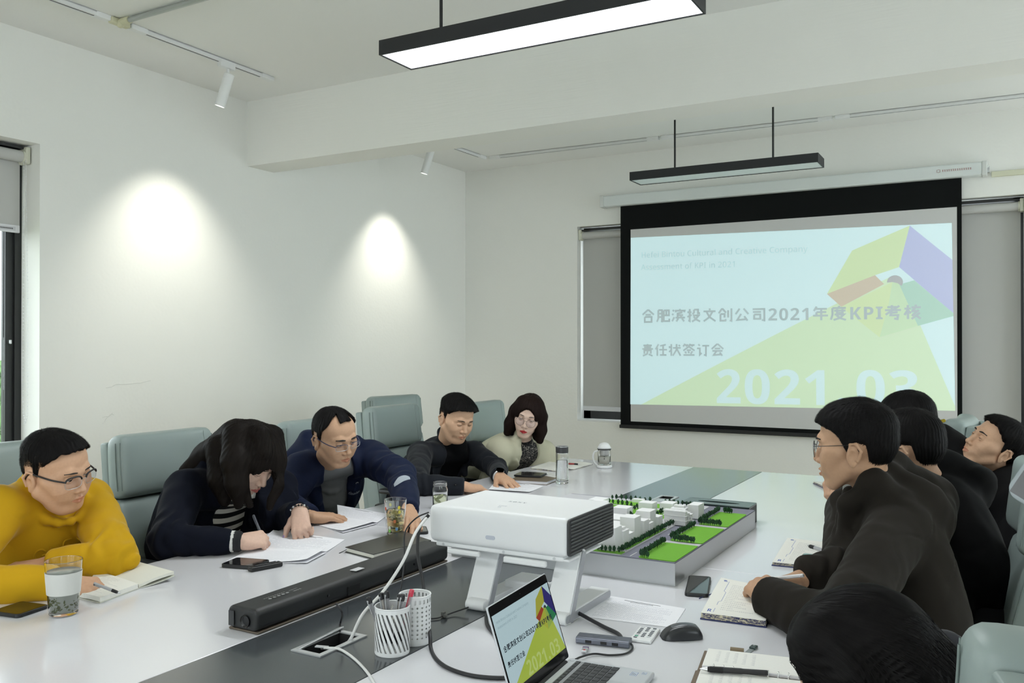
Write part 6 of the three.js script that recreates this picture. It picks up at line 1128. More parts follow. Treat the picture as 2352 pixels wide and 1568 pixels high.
// 1. man in the yellow sweater
{
  const sh = [at(-8, 1176, 2.34), at(204, 1152, 2.64)], neck = sh[0].clone().add(sh[1]).multiplyScalar(0.5).add(V(0.012, 0.06, 0));
  const wr = [tab(134, 1340, 0.034), tab(112, 1296, 0.034)], el = [tab(-130, 1345, 0.045), tab(270, 1284, 0.042)];
  const yellow = [0.58, 0.335, 0.012];
  const P = person({
    label: 'man in a yellow sweater and half-rimmed glasses, looking down sideways with folded arms', pelvis: V(-2.62, 0.57, -1.56), neck, sh, el, wr, skin: [0.62, 0.37, 0.235], cell: 0.0022,
    head: { c: at(128, 1080, 2.42), a: 48, p: -12, t: 13, s: 0.89, w: 1.08, ly: -0.3 }, face: { full: 0.006, jaw: 1.06, open: 0.14, low: -0.36 }, browW: 0.0027, neckR: 0.056,
    hands: [{ dir: toward(wr[0], tab(222, 1347, 0.02)), back: V(-0.1, 0.9, 0.45), pose: HAND.pen }, { dir: toward(wr[1], tab(40, 1306, 0.03)), back: V(0, 1, 0.2), pose: HAND.rest }],
    hair: short({ top: 0.013, side: 0.001, lineY: 0.004, fade: 0.035, len: 0.014, fwd: 0.2, lift: 0.004, front: 0.002 }),
    glasses: { w: 0.0255, h: 0.0185, pow: 3.2, r: 0.0008, rim: M.steel, arm: M.black, top: 0.0026, armR: 0.0026, cy: -0.004 },
    clothes: [['sweater', { i: 0.014, sleeve: 1.06, mat: fabric(yellow, { sheen: 0.4 }), cuffR: 0.042, cuff: 0.037, fold: 0.0065, cell: 0.0062, extra: (G, tf, B) => { const c = tf(0, 0.012, 0.045), pts = []; for (let i = 0; i < 16; i++) { const a = i / 16 * PI * 2; pts.push(tf(Math.cos(a) * 0.084, -0.008 - 0.032 * Math.sin(a), 0.03 + Math.sin(a) * 0.088)); } pts.push(pts[0]); G.chain(pts, 0.0105, 0.012); } }]],
    trousers: [0.03, 0.035, 0.05],
  });
  // raised letters on the chest, tone on tone
  const [m, G] = P.made.sweater;
  const drop = (x, y) => { const q = P.tf(x, y, 0.3), d = P.B[2].clone().negate(); for (let j = 0; j < 120; j++) { const e = G.at(q.x, q.y, q.z); if (e < 0.0004) break; q.addScaledVector(d, Math.max(0.0008, e * 0.6)); } return q; };
  const stroke = { G: '9,2 6,0 2,1 0,5 2,9 6,10 9,8 9,5 6,5', U: '0,0 0,7 2,10 6,10 8,7 8,0', E: '8,0 0,0 0,5 6,5 0,5 0,10 8,10', S: '8,1 4,0 0,2 2,5 6,5 8,8 4,10 0,9' };
  [...'GUESS'].forEach((ch, i) => { const x0 = -0.088 + i * 0.04, y0 = -0.112 + i * 0.004; obj('raised_letter', P.put(tube(stroke[ch].split(' ').map((q) => { const [a, b] = q.split(',').map(Number); return drop(x0 + a * 0.003, y0 - b * 0.0034); }), 0.003, 60, 7)), m.material, P.t); });
}
// 2. woman writing
{
  const sh = [at(425, 1125, 2.86), at(640, 1118, 3.12)], neck = at(505, 1082, 3.02), wr = [tab(552, 1243, 0.038), at(688, 1172, 2.86)], el = [tab(385, 1240, 0.045), at(656, 1196, 3.04)];
  const hairPts = (loc) => { const l = (u, v, d) => loc(at(u, v, d)); return l; };
  const P = person({
    label: 'woman with long dark hair in navy blazer and striped top, bent over signing a document', pelvis: V(-2.60, 0.57, -2.2), neck, sh, el, wr, skin: skinW, cell: 0.0025, handS: 0.88,
    head: { c: at(574, 1050, 2.85), a: 48, p: -38, t: 2, s: 0.92, ly: -0.3 }, face: { open: -0.15, low: -0.3, jaw: 0.94 }, browW: 0.002, lip: [0.45, 0.12, 0.10],
    nails: [[0.75, 0.28, 0.10], [0.6, 0.4, 0.6], [0.6, 0.4, 0.6], [0.6, 0.4, 0.6], [0.42, 0.3, 0.55]],
    hands: [{ dir: toward(wr[0], tab(612, 1236, 0.035)), back: V(0.1, 0.55, 0.8), pose: HAND.pen }, { dir: toward(wr[1], tab(694, 1238, 0.004)), back: V(0.45, 0.3, 0.75), pose: HAND.point }],
    hairC: [0.014, 0.0105, 0.0085],
    hair: (loc, down) => {
      const h = skullField(0.013), l = (u, v, d) => loc(at(u, v, d)), k = 0.03;
      h.chain([l(545, 1000, 2.80), l(540, 1060, 2.75), l(543, 1110, 2.74), l(548, 1160, 2.75)], [0.05, 0.042, 0.033, 0.014], k);
      h.chain([l(505, 1030, 2.86), l(508, 1100, 2.82), l(516, 1150, 2.81)], [0.05, 0.04, 0.02], k);
      h.chain([l(628, 1000, 2.86), l(636, 1060, 2.84), l(632, 1115, 2.82), l(620, 1165, 2.82)], [0.034, 0.026, 0.024, 0.012], k);
      h.chain([l(598, 995, 2.78), l(612, 1040, 2.765)], [0.03, 0.012], k);
      h.chain([l(545, 1005, 2.95), l(480, 1050, 3.02), l(430, 1082, 2.98)], [0.07, 0.055, 0.03], k);
      h.chain([l(555, 1110, 2.755), l(575, 1160, 2.77)], [0.018, 0.01], 0.02);
      h.ell(V(-0.004, -0.03, 0.09), [0.036, 0.066, 0.06], 0.01, 1);
      return { field: h, dmax: 0.01, cell: 0.0034, bump: 0.0008, streak: (p) => Math.atan2(p.x, p.z + 0.02) * 42 + 4 * noise(p.x * 20, p.y * 8, p.z * 20),
        strands: [{ n: 12000, len: 0.13, width: 0.0015, lift: 0.0008, seg: 8, jitter: 0.03, root: (p) => !(p.y < 0.065 && Math.abs(p.x) < 0.056 && p.z > 0.02) && rnd() < (p.y > 0.05 ? 1 : 0.5), flow: (p) => { const f = p.clone().sub(V(0, 0.11, -0.03)).normalize().multiplyScalar(0.55 * sstep(-0.02, 0.1, p.y)); return f.addScaledVector(down, 0.9); } }] };
    },
    clothes: [
      ['striped_top', { i: 0.0, arms: false, uvT: true, mat: std(0xffffff, 0.9, { map: canvasTex(16, 512, (c) => { for (let i = 0; i < 16; i++) { c.fillStyle = i % 2 ? '#101014' : '#d8d6d0'; c.fillRect(0, i * 32, 16, 32); } }, { repeat: [1, 1 / 0.29] }) }), fold: 0.003, cell: 0.006, extra: (G, tf) => G.cap(tf(0, -0.03, 0.0), tf(0, 0.035, 0.02), 0.058, 0.054, 0.02) }],
      ['cuff', { i: 0, torso: false, arms: false, mat: phys([1, 1, 1], 0.9, { vertexColors: true }), fold: 0.001, cell: 0.004, colour: (q, p) => (p.clone().sub(wr[0]).dot(toward(el[0], wr[0])) > -0.016 ? [0.01, 0.01, 0.012] : [0.7, 0.69, 0.66]), extra: (G) => { const d = toward(el[0], wr[0]); G.sleeve(wr[0].clone().addScaledVector(d, -0.07), wr[0].clone().addScaledVector(d, 0.006), 0.033, 0.031); } }],
      ['blazer', { i: 0.012, mat: fabric([0.004, 0.0055, 0.012], { sheen: 0.05 }), cuffR: 0.037, cuffBack: 0.1, fold: 0.0055, cell: 0.007, extra: (G, tf, B) => { G.cap(tf(0.03, -0.16, 0.02), at(606, 1185, 3.02), 0.1, 0.07, 0.03).cap(at(606, 1185, 3.02), at(600, 1260, 3.04), 0.07, 0.07, 0.03); for (const s of [-1, 1]) G.chain([tf(s * 0.062, 0.03, -0.01), tf(s * 0.085, -0.06, 0.1), tf(s * 0.08, -0.2, 0.135)], [0.02, 0.018, 0.01], 0.015); wedge(G, tf, B, -0.42, 0.055, -0.02, 0.06, 0.02, 0.02, 0.02); } }],
    ], trousers: [0.01, 0.01, 0.015],
  });
  // bead bracelet on the pointing hand
  const d = toward(wr[1], tab(694, 1238, 0.004)), a = new THREE.Vector3().crossVectors(d, UPV).normalize(), b = new THREE.Vector3().crossVectors(d, a).normalize();
  const beads = obj('bracelet', tube(Array.from({ length: 18 }, (_, i) => wr[1].clone().addScaledVector(d, -0.004).addScaledVector(a, Math.cos(i / 18 * 2 * PI) * 0.027).addScaledVector(b, Math.sin(i / 18 * 2 * PI) * 0.025)), 0.0012, 60, 6, true).translate(-P.t.position.x, 0, -P.t.position.z), M.black, P.t);
  for (let i = 0; i < 18; i++) { const q = wr[1].clone().addScaledVector(d, -0.004).addScaledVector(a, Math.cos(i / 18 * 2 * PI) * 0.0275).addScaledVector(b, Math.sin(i / 18 * 2 * PI) * 0.0255).sub(P.t.position); obj('bead', new THREE.SphereGeometry(0.0036, 10, 8).translate(q.x, q.y, q.z), i % 4 ? M.blackGloss : M.steel, beads); }
}
// 3. man in the navy jacket
{
  const sh = [at(692, 1080, 3.36), at(850, 1052, 3.58)], neck = at(752, 1070, 3.52), wr = [tab(712, 1186, 0.03), at(940, 1176, 3.0)], el = [at(648, 1158, 3.22), at(918, 1090, 3.36)];
  const P = person({
    label: 'man in a navy hooded jacket and thin glasses, leaning in and reaching across the table', pelvis: V(-2.66, 0.57, -2.92), neck, sh, el, wr, skin: skinB, cell: 0.0024,
    head: { c: at(768, 1003, 3.27), a: 38, p: -16, t: 9, s: 0.875, w: 1.07, ly: -0.3 }, face: { open: 0.1, low: -0.32, full: 0.003, jaw: 1.05, mouthOpen: true }, browW: 0.0042, neckR: 0.054,
    hands: [{ dir: toward(wr[0], tab(772, 1186, 0.02)), back: V(-0.1, 1, 0.25), pose: { curls: [[0.15, 0.5, 0.3], [0.2, 0.45, 0.3], [0.25, 0.45, 0.3], [0.3, 0.4, 0.3]], spread: 0.1 } }, { dir: toward(wr[1], tab(962, 1222, 0.015)), back: V(0.5, 0.8, 0.0), pose: { curl: 0.3, spread: 0.08 } }],
    hair: short({ top: 0.011, side: 0.004, lineY: 0.012, line: [[0, 0.078], [0.3, 0.074], [0.42, 0.1], [0.7, 0.088], [0.95, 0.052], [1.15, 0.03], [1.27, -0.016], [1.5, -0.016], [1.58, 0.012], [1.95, 0.012], [2.1, -0.034], [2.5, -0.066], [3.2, -0.072]], fade: 0.012, len: 0.012, lift: 0.003, fwd: 0.6 }),
    glasses: { w: 0.025, h: 0.0135, pow: 4, r: 0.0009, rim: M.steel, arm: std([0.03, 0.04, 0.10], 0.4), top: 0.0011, armR: 0.0018, cy: -0.006 },
    clothes: [
      ['tee_shirt', { i: -0.002, arms: false, mat: fabric([0.15, 0.155, 0.16]), fold: 0.004, cell: 0.007, extra: (G, tf) => { const pts = []; for (let i = 0; i <= 16; i++) { const a = i / 16 * PI * 2; pts.push(tf(Math.cos(a) * 0.07, -0.012 - 0.034 * Math.sin(a), 0.02 + Math.sin(a) * 0.072)); } G.chain(pts, 0.007, 0.008); G.cap(tf(0, -0.12, 0.03), tf(0, -0.035, 0.022), 0.09, 0.062, 0.03); } }],
      ['jacket', { i: 0.016, sleeve: 1.08, mat: fabric([0.007, 0.012, 0.036], { sheen: 0.05, roughness: 0.7 }), cuffR: 0.041, cuffBack: 0.04, fold: 0.008, cell: 0.0066, extra: (G, tf, B) => {
        wedge(G, tf, B, -0.44, 0.022, 0.02, 0.068, 0.02, 0);
        G.chain([tf(-0.088, -0.06, 0.095), tf(-0.098, 0.01, 0.03), tf(-0.08, 0.055, -0.045), tf(0, 0.06, -0.095), tf(0.08, 0.055, -0.045), tf(0.098, 0.01, 0.03), tf(0.088, -0.06, 0.095)], [0.026, 0.036, 0.038, 0.04, 0.038, 0.036, 0.026], 0.02);
        for (const s of [-1, 1]) G.chain([tf(s * 0.09, -0.03, 0.085), tf(s * 0.07, -0.16, 0.135), tf(s * 0.05, -0.32, 0.14)], [0.024, 0.017, 0.013], 0.015);
        G.cap(at(706, 1006, 3.5), at(674, 1066, 3.46), 0.032, 0.055, 0.03).cap(at(706, 1010, 3.48), at(724, 1070, 3.38), 0.03, 0.03, 0.03).cap(at(818, 1014, 3.58), at(842, 1048, 3.58), 0.03, 0.045, 0.03);
      } }],
    ], trousers: [0.02, 0.02, 0.03],
  });
  const [m, G] = P.made.jacket;
  const fall = (x, y) => { const q = P.tf(x, y, 0.32), d = P.B[2].clone().negate(); for (let j = 0; j < 120; j++) { const s = G.at(q.x, q.y, q.z); if (s < 0.0006) break; q.addScaledVector(d, Math.max(0.0008, s * 0.6)); } return q; };
  const q = fall(0.088, -0.022); obj('snap_button', P.put(new THREE.TorusGeometry(0.0048, 0.0016, 8, 20).applyMatrix4(frameOf(P.B[0], P.B[1], P.B[2], q))), M.steel, P.t);
  // word on the chest: a strip that lies on the jacket
  const word = canvasTex(512, 128, (c) => { c.clearRect(0, 0, 512, 128); c.fillStyle = '#a9b0bc'; c.font = '84px serif'; c.fillText('Columbia', 90, 92); c.save(); c.translate(46, 62); c.rotate(0.78); for (const [a, b] of [[-18, -18], [2, -18], [-18, 2], [2, 2]]) c.fillRect(a, b, 14, 14); c.restore(); });
  const strip = (nx, ny, fn) => { const g = new THREE.PlaneGeometry(1, 1, nx, ny), p = g.attributes.position; for (let i = 0; i < p.count; i++) { const v = fn(p.getX(i), p.getY(i)); p.setXYZ(i, v.x, v.y, v.z); } g.computeVertexNormals(); return g; };
  obj('chest_word', P.put(strip(16, 4, (x, y) => fall(0.07 + x * 0.066 - y * 0.004, -0.062 + x * 0.012 + y * 0.024).addScaledVector(P.B[2], 0.0012))), std(0xffffff, 0.6, { map: word, transparent: true }), P.t);
  const wingM = std([0.36, 0.40, 0.45], 0.5), wing = [], fa = toward(el[1], wr[1]), side = V(0.3, 0.75, 0.6).normalize(); side.addScaledVector(fa, -side.dot(fa)).normalize(); const across = new THREE.Vector3().crossVectors(side, fa);
  const onArm = (s, w) => { const p = el[1].clone().lerp(wr[1], s).addScaledVector(across, w).addScaledVector(side, 0.1), d = side.clone().negate(); for (let j = 0; j < 120; j++) { const e = G.at(p.x, p.y, p.z); if (e < 0.0006) break; p.addScaledVector(d, Math.max(0.0006, e * 0.6)); } return p.addScaledVector(side, 0.0008); };
  obj('sleeve_print', P.put(strip(10, 6, (x, y) => onArm(0.5 + y * 0.16 * (1 - 2.6 * x * x) - x * 0.08, x * 0.062))), wingM, P.t);
}
// 4. man in the dark blazer
{
  const sh = [at(966, 1042, 4.2), at(1090, 1040, 4.45)], neck = at(1032, 1024, 4.38), wr = [tab(1066, 1117, 0.034), tab(1146, 1092, 0.04)], el = [tab(955, 1112, 0.045), at(1142, 1076, 4.25)];
  const P = person({
    label: 'man with short black hair in a dark blazer over a black turtleneck, reading a sheet', pelvis: V(-2.72, 0.57, -3.72), neck, sh, el, wr, skin: skinA, cell: 0.0026,
    head: { c: at(1047, 961, 4.25), a: 38, p: -20, t: -5, s: 0.885, w: 1.1, ly: -0.45 }, face: { open: -0.2, low: -0.3, full: 0.004, jaw: 1.06 }, browW: 0.003, neckR: 0.052,
    hands: [{ dir: toward(wr[0], tab(1128, 1121, 0.012)), back: V(-0.2, 0.85, 0.5), pose: { curls: [[0.3, 0.3, 0.2], [0.35, 0.35, 0.2], [0.4, 0.4, 0.25], [0.45, 0.4, 0.25]], spread: 0.1 } }, { dir: toward(wr[1], tab(1180, 1114, 0.012)), back: V(0.1, 1, 0.1), pose: { curl: 0.2, spread: 0.16 } }],
    hair: short({ top: 0.022, side: 0.002, lineY: 0.0, fade: 0.025, len: 0.026, fwd: 0.9, lift: 0.004, front: 0.007 }),
    clothes: [
      ['turtleneck', { i: -0.004, arms: false, mat: fabric([0.004, 0.004, 0.005], { sheen: 0 }), fold: 0.003, cell: 0.007, extra: (G, tf) => G.cap(tf(0, -0.05, -0.005), tf(0, 0.028, 0.022), 0.066, 0.06, 0.02).cap(tf(0, 0.006, 0.014), tf(0, 0.03, 0.024), 0.064, 0.062, 0.006) }],
      ['blazer', { i: 0.006, mat: fabric([0.0155, 0.0175, 0.0225], { sheen: 0.15 }), cuffR: 0.038, cuffBack: 0.0, fold: 0.005, cell: 0.0075, extra: (G, tf, B) => { wedge(G, tf, B, -0.5, 0.03, 0.0, 0.08, 0.02, 0.0); for (const s of [-1, 1]) { G.chain([tf(s * 0.055, 0.04, -0.045), tf(s * 0.085, 0.005, 0.04), tf(s * 0.095, -0.08, 0.115)], [0.02, 0.02, 0.016], 0.012); G.ell(tf(s * 0.08, -0.19, 0.145), [0.03, 0.12, 0.010], 0.008, 0, B); } G.chain([tf(-0.05, 0.05, -0.055), tf(0, 0.052, -0.07), tf(0.05, 0.05, -0.055)], 0.02, 0.02); } }],
    ], trousers: [0.012, 0.013, 0.018],
  });
  const wd = toward(wr[1], tab(1180, 1114, 0.012)), a = new THREE.Vector3().crossVectors(wd, UPV).normalize(), b = new THREE.Vector3().crossVectors(a, wd).normalize();
  const c0 = wr[1].clone().addScaledVector(wd, 0.002), w = obj('wristwatch', P.put(tube(Array.from({ length: 20 }, (_, i) => c0.clone().addScaledVector(a, Math.cos(i / 20 * 2 * PI) * 0.029).addScaledVector(b, Math.sin(i / 20 * 2 * PI) * 0.0255)), 0.0045, 60, 8, true)), M.steel, P.t);
  obj('watch_case', P.put(cyl(0.017, 0.018, 0.008, 0, 0, 0, 28).applyMatrix4(frameOf(a, b, wd, c0.clone().addScaledVector(b, 0.028)))), M.chrome, w);
  obj('cuff_button', P.put(new THREE.SphereGeometry(0.006, 12, 8).scale(1, 0.5, 1).translate(...wr[0].clone().lerp(el[0], 0.22).add(V(0.03, 0.012, 0.03)).toArray())), M.blackGloss, P.t);
}
// 5. woman in the cream coat
{
  const sh = [at(1148, 1036, 4.52), at(1246, 1040, 4.72)], neck = at(1203, 1014, 4.64), wr = [at(1190, 1110, 4.42), at(1240, 1110, 4.5)], el = [at(1128, 1100, 4.5), at(1262, 1110, 4.72)];
  const P = person({
    label: 'woman with a bob and round glasses in a cream coat, red lips, head tilted', pelvis: V(-2.6, 0.57, -4.15), neck, sh, el, wr, skin: [0.70, 0.50, 0.40], cell: 0.0026, handS: 0.88, lip: [0.42, 0.03, 0.035],
    head: { c: at(1213, 955, 4.55), a: -8, p: -10, t: -13, s: 0.9, w: 0.97, ly: -0.4 }, face: { open: -0.05, low: -0.32, jaw: 0.93 }, browW: 0.0024, neckR: 0.043,
    hands: [{ dir: toward(wr[0], at(1220, 1118, 4.4)), back: V(0, 1, 0.2), pose: HAND.rest }, { dir: toward(wr[1], at(1225, 1118, 4.4)), back: V(0, 1, 0.2), pose: HAND.rest }],
    hairC: [0.022, 0.012, 0.010],
    hair: (loc, down) => {
      const h = skullField(0.014), k = 0.03;
      for (const s of [-1, 1]) { h.chain([V(s * 0.05, 0.085, 0.03), V(s * 0.083, 0.02, 0.022), V(s * 0.095, -0.06, 0.018), V(s * 0.1, -0.118, 0.02)], [0.03, 0.027, 0.03, 0.022], k); h.chain([V(s * 0.07, 0.0, -0.04), V(s * 0.082, -0.11, -0.03)], [0.045, 0.034], k); }
      h.ell(V(0, -0.045, -0.07), [0.085, 0.085, 0.045], k);
      h.ell(V(0, -0.02, 0.12), [0.062, 0.088, 0.075], 0.016, 1).ell(V(0, -0.12, 0.05), [0.05, 0.07, 0.06], 0.02, 1);
      h.ell(V(-0.012, 0.132, 0.03), [0.004, 0.012, 0.07], 0.008, 1);
      return { field: h, dmax: 0.01, cell: 0.0034, bump: 0.0006, streak: (p) => Math.atan2(p.x, p.z) * 44 + 3 * noise(p.x * 20, p.y * 8, p.z * 20),
        strands: [{ n: 6000, len: 0.10, width: 0.0009, lift: 0.001, seg: 7, jitter: 0.03, root: () => true, flow: (p) => { const f = p.clone().sub(V(-0.012, 0.13, 0.02)).normalize().multiplyScalar(0.9 * sstep(-0.02, 0.1, p.y)); return f.addScaledVector(down, 0.9); } }] };
    },
    glasses: { w: 0.026, h: 0.0235, pow: 2, r: 0.0009, rim: std([0.16, 0.14, 0.11], 0.35, { metalness: 0.7 }), arm: std([0.16, 0.14, 0.11], 0.35, { metalness: 0.7 }), cx: 0.033, cy: -0.012, armR: 0.0009 },
    clothes: [
      ['blouse', { i: 0.002, arms: false, uvT: true, mat: std(0xffffff, 0.85, { map: canvasTex(256, 256, (c) => { c.fillStyle = '#191718'; c.fillRect(0, 0, 256, 256); let k = 11; const q = () => (k = (k * 16807) % 2147483647) / 2147483647; for (let i = 0; i < 260; i++) { c.fillStyle = i % 3 ? '#bdb4aa' : '#6a6460'; const x = q() * 256, y = q() * 256; c.beginPath(); c.ellipse(x, y, 3 + q() * 4, 2 + q() * 2, q() * 3, 0, 7); c.fill(); } }, { repeat: [12, 12] }) }), fold: 0.003, cell: 0.006, extra: (G, tf) => G.cap(tf(0, -0.06, 0.0), tf(0, -0.012, 0.012), 0.062, 0.055, 0.02) }],
      ['coat', { i: 0.016, sleeve: 1.05, mat: fabric([0.56, 0.54, 0.40], { sheen: 0.4 }), cuffR: 0.05, fold: 0.005, cell: 0.0075, extra: (G, tf, B) => { wedge(G, tf, B, -0.5, 0.045, 0.02, 0.06, 0.02, 0.015); for (const s of [-1, 1]) { G.chain([tf(s * 0.05, 0.045, -0.05), tf(s * 0.085, 0.03, 0.02), tf(s * 0.085, -0.05, 0.1)], [0.022, 0.024, 0.018], 0.014); G.ell(tf(s * 0.1, -0.06, 0.105), [0.05, 0.05, 0.011], 0.006, 0, [B[0].clone().addScaledVector(B[2], -0.5 * s).normalize(), B[1], B[2].clone().addScaledVector(B[0], 0.5 * s).normalize()]); G.ell(tf(s * 0.092, -0.2, 0.135), [0.036, 0.1, 0.010], 0.006, 0, [B[0].clone().addScaledVector(B[2], -0.3 * s).normalize(), B[1], B[2].clone().addScaledVector(B[0], 0.3 * s).normalize()]); } G.chain([tf(-0.05, 0.05, -0.06), tf(0, 0.055, -0.075), tf(0.05, 0.05, -0.06)], 0.022, 0.02); } }],
    ], trousers: [0.03, 0.025, 0.022],
  });
  P.HM('earring', new THREE.TorusGeometry(0.0085, 0.0011, 8, 24).scale(0.7, 1.3, 1).rotateY(PI / 2).translate(0.0795, -0.058, -0.002), std([0.6, 0.55, 0.4], 0.25, { metalness: 1 }));
}
// 6. man in the dark brown hooded coat, profile
{
  const sh = [at(1955, 1170, 2.62), at(2062, 1215, 2.16)], neck = at(2020, 1136, 2.38), wr = [tab(1842, 1328, 0.036), tab(1768, 1374, 0.04)], el = [tab(1945, 1312, 0.05), tab(1925, 1445, 0.05)];
  const brown = fabric([0.017, 0.0142, 0.011], { sheen: 0.12 });
  person({
    label: 'man in profile with thin glasses and dark brown hooded coat, hands folded on a planner', pelvis: V(-0.16, 0.57, -2.3), neck, sh, el, wr, skin: [0.50, 0.30, 0.185], cell: 0.0024,
    head: { c: at(1966, 1025, 2.27), a: -104, p: -2, t: 4, s: 0.965, ly: -0.05 }, face: { open: 0.22, low: -0.3, mouthOpen: true, jaw: 0.98, lipZ: 0.001 }, browW: 0.004, neckR: 0.05, fwd: NX_.clone(),
    hands: [{ dir: toward(wr[0], tab(1748, 1342, 0.04)), back: V(0.1, 0.8, -0.5), pose: HAND.fold }, { dir: toward(wr[1], tab(1742, 1346, 0.05)), back: V(0.1, 0.75, 0.6), pose: HAND.fold }],
    hair: short({ top: 0.015, side: 0.006, lineY: -0.006, len: 0.028, fwd: 0.9, lift: 0.005, front: 0.003, back: -0.003, edge: 0.018, line: [[0, 0.06], [0.5, 0.058], [0.85, 0.048], [1.05, 0.034], [1.2, 0.01], [1.3, -0.018], [1.5, -0.018], [1.58, 0.016], [1.95, 0.014], [2.1, -0.036], [2.5, -0.07], [3.2, -0.078]], n: 6500 }),
    glasses: { w: 0.0265, h: 0.022, pow: 2.2, r: 0.0009, rim: M.black, arm: M.black, cy: -0.006, armR: 0.0009 },
    clothes: [
      ['shirt_collar', { torso: false, arms: false, mat: fabric([0.20, 0.20, 0.185]), fold: 0.001, cell: 0.005, extra: (G, tf) => G.cap(tf(0, -0.05, 0.015), tf(0, 0.012, 0.03), 0.072, 0.063, 0.01) }],
      ['coat', { i: 0.016, sleeve: 1.08, mat: brown, cuffR: 0.052, fold: 0.006, cell: 0.0066, extra: (G, tf, B) => {
        const A = at(2050, 1070, 2.36), Bq = at(2008, 1108, 2.21), C = at(1948, 1156, 2.24), D = at(1930, 1146, 2.45), E = at(1985, 1085, 2.52);
        G.chain([D, E, A, Bq, C], [0.02, 0.024, 0.026, 0.024, 0.02], 0.02);
        G.cap(A.clone().lerp(Bq, 0.5), at(2120, 1158, 2.24), 0.035, 0.06, 0.04).cap(A, at(2140, 1140, 2.42), 0.035, 0.06, 0.04).cap(at(2130, 1155, 2.44), at(2142, 1190, 2.28), 0.07, 0.06, 0.04).cap(C, tf(0.03, -0.16, 0.12), 0.022, 0.03, 0.03).cap(D, tf(-0.03, -0.16, 0.12), 0.02, 0.03, 0.03).cap(E, at(2080, 1120, 2.58), 0.03, 0.06, 0.04).cap(Bq, at(2070, 1190, 2.2), 0.03, 0.055, 0.04);
        for (const s of [-1, 1]) G.chain([tf(s * 0.055, -0.02, 0.09), tf(s * 0.035, -0.12, 0.135), tf(s * 0.03, -0.3, 0.14)], [0.02, 0.016, 0.014], 0.012);
      } }],
    ], trousers: [0.015, 0.015, 0.018],
  });
}
// 7. man in the black hooded jacket
{
  const sh = [at(2120, 1180, 3.0), at(2215, 1240, 2.6)], neck = at(2142, 1126, 2.82), wr = [at(1945, 1172, 3.12), tab(2040, 1330, 0.04)], el = [at(2060, 1240, 3.0), at(2180, 1400, 2.45)];
  person({
    label: 'man in a black hooded jacket seen from behind, his ear showing', pelvis: V(-0.06, 0.57, -2.86), neck, sh, el, wr, skin: [0.52, 0.32, 0.21], cell: 0.003,
    head: { c: at(2086, 1034, 2.72), a: -114, p: -6, t: 0, s: 1.02, face: false }, face: { open: 0.2, low: -0.3 }, neckR: 0.052, fwd: NX_.clone(),
    hands: [{ dir: V(-0.4, 0.5, 0.25).normalize(), back: V(-0.5, 0.1, 0.6), pose: HAND.pen }, { dir: V(-1, -0.1, 0.1), back: UPV, pose: HAND.rest }],
    hair: short({ top: 0.012, side: 0.006, lineY: -0.004, len: 0.022, fwd: 0.2, lift: 0.004, edge: 0.018, back: 0.0, n: 4500 }),
    clothes: [['jacket', { i: 0.016, sleeve: 1.08, mat: fabric([0.005, 0.005, 0.0052], { sheen: 0 }), cuffR: 0.045, fold: 0.006, cell: 0.0075, extra: (G, tf, B) => {
      G.chain([tf(-0.06, -0.02, 0.085), tf(-0.09, 0.03, 0.01), tf(-0.075, 0.045, -0.055), tf(0, 0.045, -0.085), tf(0.075, 0.045, -0.055), tf(0.09, 0.02, 0.01), tf(0.06, -0.02, 0.085)], [0.024, 0.03, 0.032, 0.034, 0.032, 0.03, 0.024], 0.02);
      G.ell(tf(0, -0.03, -0.11), [0.14, 0.05, 0.065], 0.05, 0, B).cap(at(2150, 1062, 2.78), at(2240, 1104, 2.76), 0.05, 0.045, 0.04);
    } }]], trousers: [0.012, 0.012, 0.013],
  });
}
// 8. farther man, mostly hidden
{
  const sh = [at(2110, 1045, 3.55), at(2184, 1066, 3.35)], neck = at(2144, 996, 3.46), wr = [at(1990, 1130, 3.6), at(2000, 1160, 3.3)], el = [at(2100, 1130, 3.5), at(2180, 1140, 3.1)];
  person({
    label: 'black-haired man in dark jacket with yellow collar edge, farthest along the right side', pelvis: V(-0.14, 0.57, -3.78), neck, sh, el, wr, skin: [0.5, 0.31, 0.2], cell: 0.0035,
    head: { c: at(2084, 972, 3.4), a: -118, p: -6, t: 4, s: 1.0, face: false }, face: {}, fwd: NX_.clone(), hands: [{ dir: V(-1, -0.1, 0), back: UPV, pose: HAND.rest }, { dir: V(-1, -0.1, 0), back: UPV, pose: HAND.rest }],
    hair: short({ top: 0.012, side: 0.007, len: 0.02, lift: 0.004, edge: 0.016, n: 3500, cell: 0.004 }),
    clothes: [['jacket', { i: 0.022, mat: fabric([0.006, 0.006, 0.0065], { sheen: 0 }), fold: 0.005, cell: 0.009, extra: (G, tf) => G.cap(at(2154, 1004, 3.4), at(2190, 1046, 3.4), 0.055, 0.045, 0.03) }],
      ['collar_edge', { torso: false, arms: false, mat: fabric([0.35, 0.27, 0.02]), fold: 0.0, cell: 0.005, extra: (G, tf) => G.cap(at(2144, 972, 3.34), at(2168, 966, 3.36), 0.008, 0.007) }]], trousers: [0.015, 0.015, 0.017],
  });
}
